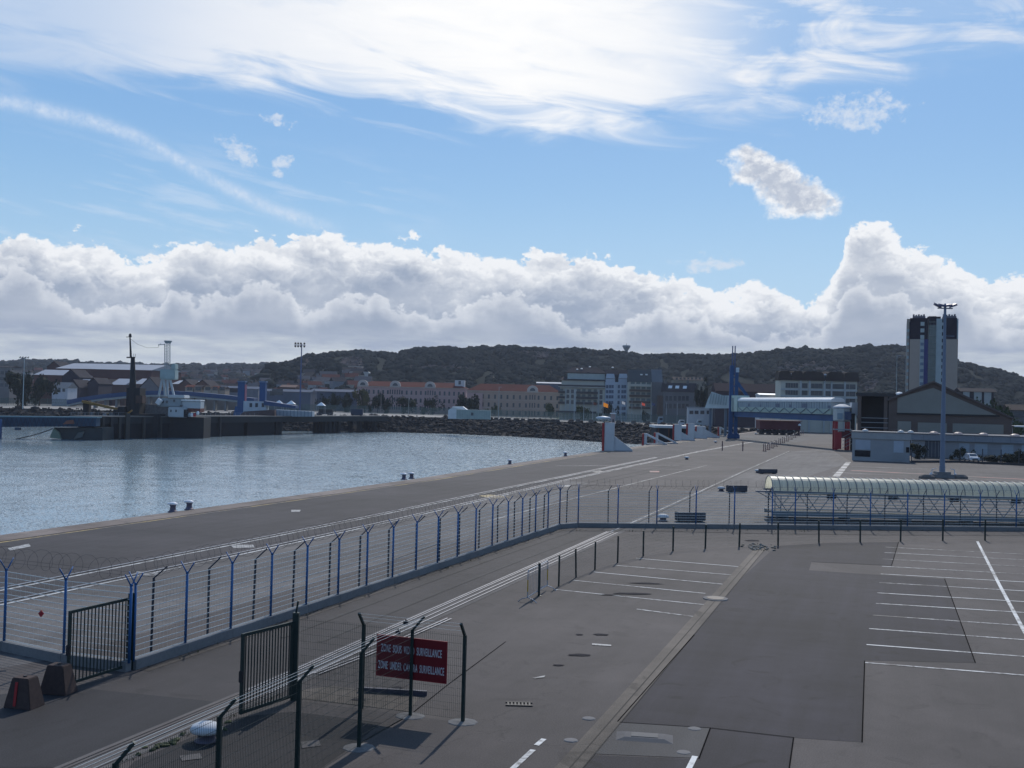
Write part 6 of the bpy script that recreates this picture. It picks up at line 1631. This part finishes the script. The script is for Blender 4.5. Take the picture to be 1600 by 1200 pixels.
slab([D(122, 676, d_ + 1.5), D(132, 674, d_ + 1.5), D(128, 683, d_ + 1.5), D(115, 686, d_ + 1.5)], Vector((0, .6, 0))).build('pale_plate', M('bow_grey', (.09, .11, .11), .6), hl)
m = MB(); pts = []
for k in range(13): t_ = k / 12; pts.append(D(-30 + 112 * t_, 690 - 20 * t_ ** 2.2, d_ - 2))
m.path(pts, .16, 5); o = m.build('mooring_rope', BLACK); tag(o, 'slack dark mooring rope hanging under the blue gangway', 'rope')

# dark crane barge with the tall black mast
d_ = 372.0; k_ = d_ / FPX
b1 = thing('crane_barge', 'black work barge with a tall stepped mast and yellow boom, behind the jetty', 'barge')
def bx(root, name, mat, x0, x1, y0, y1, dd=0.0, th=3.0, bevel=0):
    a = D((x0 + x1) / 2, y1, d_ + dd); b2 = D((x0 + x1) / 2, y0, d_ + dd); xl, xr = D(x0, (y0 + y1) / 2, d_ + dd).x, D(x1, (y0 + y1) / 2, d_ + dd).x
    return MB().box(xl, xr, d_ + dd, d_ + dd + th, a.z, b2.z).build(name, mat, root, bevel=bevel)
BK = M('barge_black', (.012, .012, .015), .7, var=.4)
bx(b1, 'hull', BK, 140, 246, 646, 700, 6, 10); bx(b1, 'deckhouse', BK, 197, 218, 606, 648, 7, 6); bx(b1, 'winch_house', M('barge_rust', (.06, .035, .03), .8, var=.5), 212, 222, 618, 630, 6.5, 4)
m = MB(); m.tube(D(208, 646, d_ + 8), D(207.5, 600, d_ + 8), 1.7, 10, 1.3); m.tube(D(207.5, 600, d_ + 8), D(207.5, 558, d_ + 8), 1.15, 10, .7); m.tube(D(204.5, 559, d_ + 8), D(203, 524, d_ + 8), .42, 8, .25); m.build('mast', BK, b1)
m = MB(); m.bar(D(198, 558.5, d_ + 8), D(211, 558.5, d_ + 8), .45); m.build('mast_platform', BK, b1)
m = MB(); m.bar(D(197, 526.5, d_ + 8), D(206, 526.5, d_ + 8), .2); m.build('yard', BK, b1)
m = MB(); m.lathe([(.3, 0), (.55, .3), (.5, 1.0), (.2, 1.4)], 8, tuple(D(203.3, 527, d_ + 8))); m.build('masthead_lamp', BK, b1)
for x in (209, 211.5): MB().bar(D(x, 558, d_ + 8), D(x, 553, d_ + 8), .12).build('aerial', M('aerial_grey', (.2, .2, .22)), b1)
m = MB(); m.bar(D(128, 627, d_ + 5), D(186, 640, d_ + 7), .8, .9); m.build('boom', M('boom_yellow', (.22, .13, .03), .7, var=.4), b1)
m = MB(); m.bar(D(157, 651, d_ + 5), D(177, 643, d_ + 6), .35); m.build('boom_stay', M('boom_yellow', (.22, .13, .03)), b1)
m = MB(); m.bar(D(196, 649, d_ + 3), D(206.5, 641, d_ + 3), .5); m.build('jib', M('jib_orange', (.35, .18, .04), .6), b1)
bx(b1, 'winch', BK, 183, 195, 635, 650, 5, 3, .3); bx(b1, 'coil_drum', BK, 129, 138, 625, 650, 6, 3, .3)
for k, (x0, x1, y0) in enumerate(((140, 146, 644), (148, 156, 642), (160, 166, 646), (170, 180, 645), (176, 183, 640))): bx(b1, 'deck_gear', (M('deck_grey', (.10, .11, .12), .7), BK, M('deck_pale', (.22, .24, .26), .7))[k % 3], x0, x1, y0, 652, 5, 2, .2)
m = MB(); pts = [D(203, 529, d_ + 8), D(215, 538, d_ + 8), D(230, 543.5, d_ + 8), D(248, 543, d_ + 8)]; m.path(pts, .05, 3); m.build('aerial_wire', BK, b1)

# white service ship with tripod and lattice mast
b2_ = thing('service_ship', 'white service ship with a tripod mast, control box and lattice tower, behind the jetty', 'ship')
SW = M('ship_white', (.40, .44, .46), .6, var=.15, scale=.4); SG = M('ship_grey', (.25, .29, .31), .6, var=.2, scale=.5)
bx(b2_, 'hull', BK, 225, 318, 651, 700, 14, 9); 
bx(b2_, 'superstructure', SW, 262, 291, 636, 652, 12, 7, .3); bx(b2_, 'wheelhouse', SG, 245, 284, 622, 636, 13, 6, .3); bx(b2_, 'bridge_roof', M('ship_pale', (.5, .52, .53), .6), 262, 288, 617, 622, 12.5, 6.5, .2)
bx(b2_, 'aft_house', SW, 284, 313, 627, 639, 13, 5, .2); bx(b2_, 'aft_roof', WHITE, 283, 313, 624.5, 626.5, 12.6, 5.8); bx(b2_, 'aft_deck', M('ship_rust', (.14, .05, .04), .8, var=.6, scale=1), 293, 313, 638, 644, 13, 5)
bx(b2_, 'forward_house', M('ship_rustgrey', (.16, .15, .15), .8, var=.5, scale=1), 226, 262, 632, 652, 14, 5, .2)
for x0, x1, y0, y1 in ((246, 250, 626, 630), (253, 256, 626, 630), (259, 262, 626, 630), (270.5, 273.5, 624.5, 628), (281, 285.5, 632.5, 635), (266, 268, 640, 644), (274, 276, 640, 644)): bx(b2_, 'window', WIN, x0, x1, y0, y1, 11.9 if y0 > 630 else 12.9, .3)
bx(b2_, 'doorway', DARK, 287, 294, 640, 652, 11.8, .4)
m = MB(); m.tube(D(246, 631, d_ + 12), D(251, 624, d_ + 12), 1.0, 10); m.build('life_raft', WHITE, b2_)
for x in (296, 300, 304, 309): MB().lathe([(.5, 0), (.6, .8), (.3, 1.3)], 8, tuple(D(x, 651 - (x % 2) * 3, d_ + 12))).build('deck_gear', (WHITE, RED, SG)[int(x) % 3], b2_)
for xa, xb in ((248, 253.5), (272, 266), (258, 256.5), (262, 262)):
    MB().bar(D(xa, 619, d_ + 15), D(xb, 593, d_ + 15), .7).build('tripod_leg', SW, b2_)
bx(b2_, 'control_box', M('box_green_white', (.30, .38, .38), .6), 249.5, 273, 577, 593, 14, 4.5, .3); bx(b2_, 'control_top', M('box_green_white', (.30, .38, .38)), 267, 273.5, 568, 577.5, 14, 4, .3)
m = MB()
for x in (257.6, 260.5, 265.8): m.bar(D(x, 578, d_ + 16), D(x, 537, d_ + 16), .28 if x < 258 else .18)
for k in range(9): y = 575 - k * 4.3; m.bar(D(260.5, y, d_ + 16), D(265.8, y - 4, d_ + 16), .12); m.bar(D(265.8, y, d_ + 16), D(260.5, y - 4, d_ + 16), .12); m.bar(D(257.6, y, d_ + 16), D(265.8, y, d_ + 16), .1)
m.build('lattice_mast', SG, b2_)
m = MB(); m.lathe([(1.0, 0), (1.5, .8), (1.55, 1.0)], 8, tuple(D(262.5, 536.6, d_ + 16)), sx=1.0); m.build('top_platform', SG, b2_)
m = MB(); m.bar(D(247.5, 538.5, d_ + 16), D(258, 538.5, d_ + 16), .25); m.bar(D(248, 538, d_ + 16), D(248, 541.5, d_ + 16), .2); m.bar(D(251, 536.5, d_ + 16), D(251, 539, d_ + 16), .2); m.build('yard', SG, b2_)

# ------------------------------------------------------------------ arched road bridge on the far side
d_ = 560.0
rbp = [(110, 626), (130, 621.5), (160, 617), (200, 613), (240, 610.8), (275, 611), (310, 613.3), (350, 617), (400, 622.5)]
rb_ = thing('road_bridge', 'long gently arched blue road bridge with a pale underside across the far left', 'bridge')
m = MB(); mu = MB()
for (x0, y0), (x1, y1) in zip(rbp[:-1], rbp[1:]):
    a, b2 = D(x0, y0, d_), D(x1, y1, d_)
    m.bar(a - Vector((0, 0, 1)), b2 - Vector((0, 0, 1)), 9, 2.2); mu.bar(a - Vector((0, 0, 2.6)), b2 - Vector((0, 0, 2.6)), 8, .9)
m.build('parapet', M('bridge_blue', (.022, .06, .15), .6, var=.15), rb_); mu.build('deck_edge', M('bridge_pale', (.30, .35, .37), .7), rb_)
for k in range(15):
    px = 150 + k * 17; y = interp(rbp, px); top = D(px, y, d_).z - 3
    MB().box(D(px, y, d_).x - .45, D(px, y, d_).x + .45, d_ - 2, d_ + 2, 0, top).build('pier', M('bridge_pier', (.22, .23, .24), .8), rb_)
o = slab([D(290, 622, d_ + 8), D(398, 629, d_ + 8), D(398, 641, d_ + 8), D(200, 641, d_ + 8), D(200, 620, d_ + 8)], Vector((0, 1, 0))).build('bridge_wall', M('far_wall', (.26, .25, .24), .9, var=.3, scale=.1)); tag(o, 'long pale wall behind the arched road bridge', 'wall')
# blue portal frames and white cabin
for i, (x0, x1, yt, yb, lab) in enumerate(((370.5, 381, 597, 638, 'left blue portal tower of the link-span, the one with a reddish side'), (404.5, 413.5, 597.5, 627, 'right blue portal tower of the link-span'))):
    dd = 470.0; a, b2 = D(x0, 640, dd), D(x1, 640, dd)
    t = thing('portal_tower', lab, 'tower', (a.x, dd, 0), 0, 'blue link-span towers')
    W = b2.x - a.x; h = D(x0, yt, dd).z
    MB().box(0, W, 0, 3.2, -1, h).build('column', M('portal_blue', (.014, .065, .18), .55, var=.12), t)
    MB().box(-.3, W + .3, -.3, 3.5, h, h + .6).build('cap', M('portal_cap', (.10, .16, .26), .6), t)
    if i == 0: MB().box(W, W + .3, .2, 3, 0, h - 1).build('side_panel', M('portal_red', (.22, .07, .13), .6), t); MB().prism([(-1.6, -1), (W + 3, -1), (W + 1.5, D(x0, 635, dd).z), (-.8, D(x0, 635, dd).z)], 'y', -.6, 3.8).build('footing', BLUE_D, t)
dd = 465.0
t = thing('cabin_block', 'white flat block with small dark windows between and below the blue portal towers', 'cabin')
a, b2 = D(380, 640, dd), D(416, 640, dd); MB().box(a.x, b2.x, dd, dd + 5, -1, D(398, 627, dd).z).build('wall', M('cabin_pale', (.38, .43, .48), .7), t)
for x in (392, 401, 411): a = D(x, 633, dd); MB().box(a.x - .6, a.x + .6, dd - .1, dd, a.z - .9, a.z + .9).build('window', WIN, t)
t = thing('link_ramp', 'blue ramp sloping down to the right from the portal towers', 'ramp')
slab([D(412, 626, dd - 1), D(462, 634, dd - 1), D(462, 638, dd - 1), D(412, 633, dd - 1)], Vector((0, 6, 0))).build('ramp_side', M('bridge_blue', (.022, .06, .15)), t)
slab([D(430, 640, dd - 14), D(488, 643, dd - 14), D(488, 651, dd - 14), D(430, 651, dd - 14)], Vector((0, 5, 0))).build('ramp_apron', M('ramp_pale', (.30, .35, .40), .7), t)
slab([D(381, 643, dd - 20), D(429, 640, dd - 20), D(429, 652, dd - 20), D(372, 652, dd - 20)], Vector((0, 3, 0))).build('mooring_frame', M('ramp_rust', (.08, .05, .05), .8, var=.6, scale=.6), t)
m = MB()
for k in range(11): x = 432 + k * 5.5; m.bar(D(x, 641, dd - 14.3), D(x, 651, dd - 14.3), .25)
m.build('ramp_ribs', M('ramp_ribs', (.16, .19, .23), .7), t)
for i, (x, y, lab) in enumerate(((436, 627.5, 'left'), (455, 628, 'middle'), (502, 630.5, 'right'))):
    dd = 500.0; p = D(x, y, dd); t = thing('white_tent', '%s small white peaked tent on the far quay' % lab, 'tent', (p.x, dd, 0), 0, 'small white tents on the far quay')
    MB().add([(-2, -2, p.z - 1.0), (2, -2, p.z - 1.0), (2, 2, p.z - 1.0), (-2, 2, p.z - 1.0), (0, 0, p.z + .7)], [(0, 1, 4), (1, 2, 4), (2, 3, 4), (3, 0, 4)]).build('canopy', WHITE, t)
    for sx, sy in ((-1.8, -1.8), (1.8, -1.8), (-1.8, 1.8), (1.8, 1.8)): MB().bar((sx, sy, 0), (sx, sy, p.z - .9), .12).build('pole', GREYM, t)
# lamp masts
def lampmast(lab, px, py_top, dist, heads, w, mat, nm='lamp_mast'):
    p = D(px, 640, dist); p.z = 0; h = D(px, py_top, dist).z; t = thing(nm, lab, 'light mast', p)
    MB().tube((0, 0, 0), (0, 0, h), w, 8, w * .6).build('pole', mat, t)
    if heads: MB().box(-heads * .9 - .2, heads * .5, -.1, .1, h - .5, h - .2).build('crossarm', mat, t)
    return t, h
t, h = lampmast('tall dark mast with a rack of floodlights standing behind the jetty', 468.5, 538, 520, 4, .42, M('mast_slate', (.06, .09, .20)))
for i in range(4):
    for r_ in range(2): x = -3.0 + i * 1.35 + (.4 if i == 3 else 0); MB().tube((x, -.7, h - r_ * 1.5 + .4), (x, .1, h - r_ * 1.5 + .6), .52, 8, .35).build('floodlight', BLACK, t)
t, h = lampmast('pale lamp pole in front of the dark trees at the left edge', 35.5, 558, 470, 1, .22, M('pale_pole', (.35, .40, .42), .6))
for x in (-1.4, -.5, .5, 1.4): MB().tube((x * 1.3, -.5, h - .3), (x * 1.3, .1, h + .2), .35, 7, .2).build('floodlight', M('lamp_grey', (.12, .14, .14)), t)
MB().bar((-2, 0, h - .3), (2, 0, h - .3), .2).build('lamp_bar', GREYM, t)
for px, yt, dist, lab in ((595, 605, 600, 'thin pale lamp pole before the left part of the pink barracks'), (638.5, 612, 590, 'thin pale lamp pole before the middle of the pink barracks'), (779, 605, 505, 'thin grey pole standing by the end of the long container'), (1400, 556, 330, 'thin reddish mast on the skyline left of the tower block'), (490, 605, 640, 'thin pale pole right of the tall dark mast')):
    t, h = lampmast(lab, px, yt, dist, 0, .16, M('pole_%d' % (px % 3), ((.30, .33, .35), (.25, .20, .19), (.28, .31, .30))[int(px) % 3], .6), 'lamp_pole')
    MB().bar((0, 0, h), (1.2, -.3, h + .1), .18).build('lamp_arm', GREYM, t)

# ------------------------------------------------------------------ green security fence along the far quay
GM = bpy.data.materials.new('green_mesh'); GM.use_nodes = True; nt = GM.node_tree; bs = nt.nodes['Principled BSDF']; bs.inputs['Base Color'].default_value = (.10, .15, .135, 1); bs.inputs['Roughness'].default_value = .7
gg = nt.nodes.new('ShaderNodeNewGeometry'); sp_ = nt.nodes.new('ShaderNodeSeparateXYZ'); nt.links.new(gg.outputs['Position'], sp_.inputs[0])
xw = X(nt, sp_.outputs[0]); zw = X(nt, sp_.outputs[2])
al = ((xw * 9.0)._m('SINE', xw * 9.0)).max((zw * 12.0)._m('SINE', zw * 12.0)).step(.2, .6)
nt.links.new((al * .62 + .10).s, bs.inputs['Alpha'])
def far_fence(lab, pts, h, step):
    t = thing('security_fence', lab, 'fence', pts[0], 0, 'green security fences of the far quay')
    post = None
    for a, b2 in zip(pts[:-1], pts[1:]):
        n = max(1, int((b2 - a).length / step)); A, B_ = a - pts[0], b2 - pts[0]
        m = MB(); m.add([A, B_, B_ + Vector((0, 0, h)), A + Vector((0, 0, h))], [(0, 1, 2, 3)]); m.build('mesh_panel', GM, t)
        m = MB()
        for z in (.1, h * .5, h): m.bar(A + Vector((0, 0, z)), B_ + Vector((0, 0, z)), .09)
        m.build('rail', M('fence_green', (.07, .12, .11), .6), t)
        for k in range(n):
            q = A.lerp(B_, k / n)
            if post is None: post = MB().bar((0, 0, 0), (0, 0, h + .4), .16).build('post', M('fence_green', (.07, .12, .11)), t); post.location = q
            else: copy_part(post, t, q)
far_fence('green mesh security fence along the far quay from the tents to the ochre barracks', [G(400, 640.5), G(560, 645), G(720, 650), G(880, 657)], 4.2, 4.6)
far_fence('green mesh security fence along the far quay from the flats to the blue tower', [G(880, 657), G(1000, 661), G(1135, 664)], 4.2, 4.6)
far_fence('green mesh security fence behind the rocks at the far left', [G(-60, 632), G(60, 634), G(130, 636)], 4.0, 5)
far_fence('green mesh security fence behind the red ramp under the passenger bridge', [G(1135, 664), G(1230, 668), G(1330, 672)], 3.6, 4.6)
# grass bank behind the right part of the fence
sheet('grass_bank', [G(880, 655)[:2], G(1130, 662)[:2], (150, 640), (20, 660)], .02, M('verge_grass', (.10, .14, .07), .95, var=.3, scale=.1))
# white shed and long container by the rocks
F = Face(D(700, 650, 498), R(-3)); W = F.x(728)
t = thing('white_shed', 'small white shed with a gabled roof on the edge of the breakwater', 'shed', F.p, F.rz)
z = F.z(715, 639); MB().prism([(0, 0), (W, 0), (W, z - .3), (W * .75, z + .9), (W * .3, z + .9), (0, z - .6)], 'y', 0, 5).build('wall', M('shed_white', (.48, .52, .55), .6), t); MB().prism([(W * .2, z + .7), (W + .3, z - .5), (W + .3, z - .2), (W * .8, z + 1.2), (W * .25, z + 1.2)], 'y', -.3, 5.3).build('roof', WHITE, t)
F = Face(D(713, 652, 486), R(-3)); W = F.x(766); z = F.z(740, 641)
t = thing('long_container', 'long pale green-grey container cabin on the edge of the breakwater', 'container', F.p, F.rz)
MB().box(0, W, 0, 3, .3, z).build('body', M('container_pale', (.24, .30, .29), .7), t); MB().box(-.1, W + .1, -.1, 3.1, z, z + .15).build('roof', M('container_roof', (.34, .38, .37), .6), t)
MB().box(W * .43, W * .5, -.08, 0, z * .45, z * .75).build('window', WIN, t)
for k in range(14): u = W * (k + .5) / 14; MB().box(u - .05, u + .05, -.05, -.001, .3, z).build('rib', M('container_rib', (.19, .24, .23), .7), t)
# dark containers and vehicles left of it
for x0, x1, y0, y1, lab, mt in ((548, 566, 639, 648, 'dark blue container on the far quay left of the pale shed', M('container_blue', (.03, .045, .08), .7)), (498, 519, 639, 647, 'dark low trailer on the far quay below the right tent', BLACK), (700, 706, 648, 652, 'small dark crate beside the white shed', BLACK)):
    F = Face(D(x0, y1, 505), 0); W = F.x(x1); z = 8.5 - 0 if False else max(F.z(x0, y0) , 1.4)
    t = thing('dark_container', lab, 'container', F.p); MB().box(0, W, 0, 2.5, .5, z).build('body', mt, t)
    for u in (W * .15, W * .85): MB().tube((u, -.1, .45), (u, 2.6, .45), .45, 8).build('wheel', BLACK, t)
# dark blocks in a row on the edge
for i, px in enumerate((775, 784, 795, 806, 817, 828, 840, 852, 864, 871, 903, 923, 966, 990, 1012)):
    p = G(px, 656 + (px - 775) * .031); o = MB(); s_ = 1.5 if px < 880 else 2.2; o.prism([(-1.2, 0), (1.2, 0), (.9, s_ * .7), (-.9, s_ * .7)], 'y', -.5, .5); o = o.build('edge_block', BLACK if px < 880 else CONC_D); o.location = p
    nth = 'first second third fourth fifth sixth seventh eighth ninth tenth first second third fourth fifth'.split()[i]
    tag(o, '%s small dark block from the long container in the row on the breakwater' % nth if px < 880 else '%s larger grey block on the breakwater, counting right past the small ones' % nth, 'block', 'dark blocks in a row on the breakwater' if px < 880 else 'grey blocks on the breakwater')
# flagpoles with flags
FL = {942: ('bright orange and yellow', (.75, .27, .02), (.7, .5, .08)), 1005: ('red and white', (.55, .10, .07), (.4, .3, .3)), 974: ('small white', (.45, .47, .5), (.4, .3, .32)), 929: ('dark furled', (.06, .03, .03), (.12, .10, .03)), 1021: ('dark blue', (.02, .035, .10), (.03, .04, .1))}
pole0 = None
for i, (px, yt, yb) in enumerate(((897, 624, 656), (912, 628, 656.5), (926, 627, 657), (942, 628, 657.5), (957, 630, 658), (971, 626, 658.5), (987, 626, 659), (1002, 628, 659.5), (1018, 628, 660), (1041, 629, 660.5), (1058, 629, 661))):
    dist = 520.0; p = D(px, 650, dist); p.z = 0; h = D(px, yt, dist).z
    key = px + 3 if px + 3 in FL else (px if px in FL else None)
    lab = 'thin pale flagpole' + (' flying a %s flag' % FL[key][0] if key else ' without a flag') + ' before the flats'
    t = thing('flagpole', lab if key else 'bare pale flagpole, %s in the row of flagpoles before the flats' % ('first second third fourth fifth sixth seventh eighth ninth tenth last'.split()[i]), 'flagpole', p, 0, 'flagpoles before the flats')
    MB().tube((0, 0, 0), (0, 0, h), .14, 6, .08).build('pole', M('flagpole_white', (.42, .46, .48), .5), t)
    if key:
        m = MB(); n = 8; big = 1.0 if key == 942 else .7
        vs = []
        for k in range(n + 1):
            u = k / n; vs += [(u * 2.5 * big, .35 * math.sin(u * 6), h - .2 - u * .9 * big), (u * 2.5 * big, .35 * math.sin(u * 6 + .5), h - (2.2 + .8 * u) * big)]
        m.add(vs, [(2 * k, 2 * k + 2, 2 * k + 3, 2 * k + 1) for k in range(n)])
        fm = bpy.data.materials.new('flag_%d' % px); fm.use_nodes = True; nt = fm.node_tree; bs = nt.nodes['Principled BSDF']; bs.inputs['Base Color'].default_value = (*FL[key][1], 1); bs.inputs['Roughness'].default_value = .8
        tl = nt.nodes.new('ShaderNodeBsdfTranslucent'); tl.inputs[0].default_value = (*FL[key][1], 1); mx_ = nt.nodes.new('ShaderNodeMixShader'); mx_.inputs[0].default_value = .6; nt.links.new(bs.outputs[0], mx_.inputs[1]); nt.links.new(tl.outputs[0], mx_.inputs[2]); nt.links.new(mx_.outputs[0], nt.nodes['Material Output'].inputs[0])
        m.build('flag', fm, t, smooth=True)
# small pale vans parked behind the fence near the white fenders
for i, (px, y, w, h, lab, mt) in enumerate(((1032, 660, 8, 9, 'pale blue van on the far quay near the broad white fenders', M('van_blue', (.22, .30, .36), .4)), (1065, 662, 9, 6, 'pale van right of the pale blue one on the far quay', OFFW), (1093, 662, 8, 6, 'small pale van left of the blue tower on the far quay', M('van_pale', (.34, .40, .42), .4)), (958, 659, 6, 12, 'small pinkish kiosk before the blue-white block', M('kiosk_pink', (.38, .28, .27), .7)))):
    d_ = 470.0; F = Face(D(px - w / 2, y, d_), 0); W = F.x(px + w / 2); z = F.z(px, y - h)
    if 'kiosk' in lab:
        t = thing('kiosk', lab, 'kiosk', F.p); MB().box(0, W, 0, W, 0, z).build('wall', mt, t); MB().box(-.4, W + .4, -.4, W + .4, z, z + .5).build('roof', WHITE, t); MB().box(W * .3, W * .7, -.06, 0, 0, 2.1).build('door', WIN, t); continue
    t = thing('parked_van', lab, 'van', F.p, 0, 'vans on the far quay'); z = max(z, 1.9)
    MB().prism([(0, .35), (W, .35), (W, z), (W * .22, z), (.0, z * .55)], 'y', 0, 2.0).build('body', mt, t, bevel=.08)
    MB().box(W * .3, W * .9, -.03, 0, z * .58, z * .85).build('window', WIN, t)
    for u in (W * .2, W * .8): MB().tube((u, -.06, .35), (u, 2.06, .35), .35, 10).build('wheel', BLACK, t)

# ------------------------------------------------------------------ air: a thin even haze
HAZE_D = 0.00008
m = MB(); m.box(-6100, 8100, -600, 12100, -11, 175)
hz = m.build('haze', M('haze_dummy', (1, 1, 1)))
hmaterial = bpy.data.materials.new('haze_air'); hmaterial.use_nodes = True; nt = hmaterial.node_tree; nt.nodes.clear()
pv_ = nt.nodes.new('ShaderNodeVolumePrincipled'); pv_.inputs['Color'].default_value = (.72, .82, 1.0, 1); pv_.inputs['Density'].default_value = HAZE_D; pv_.inputs['Anisotropy'].default_value = .2
oo = nt.nodes.new('ShaderNodeOutputMaterial'); nt.links.new(pv_.outputs[0], oo.inputs['Volume'])
hz.data.materials.clear(); hz.data.materials.append(hmaterial); hz['kind'] = 'stuff'; hz['label'] = 'thin bluish haze in the air over the harbour'
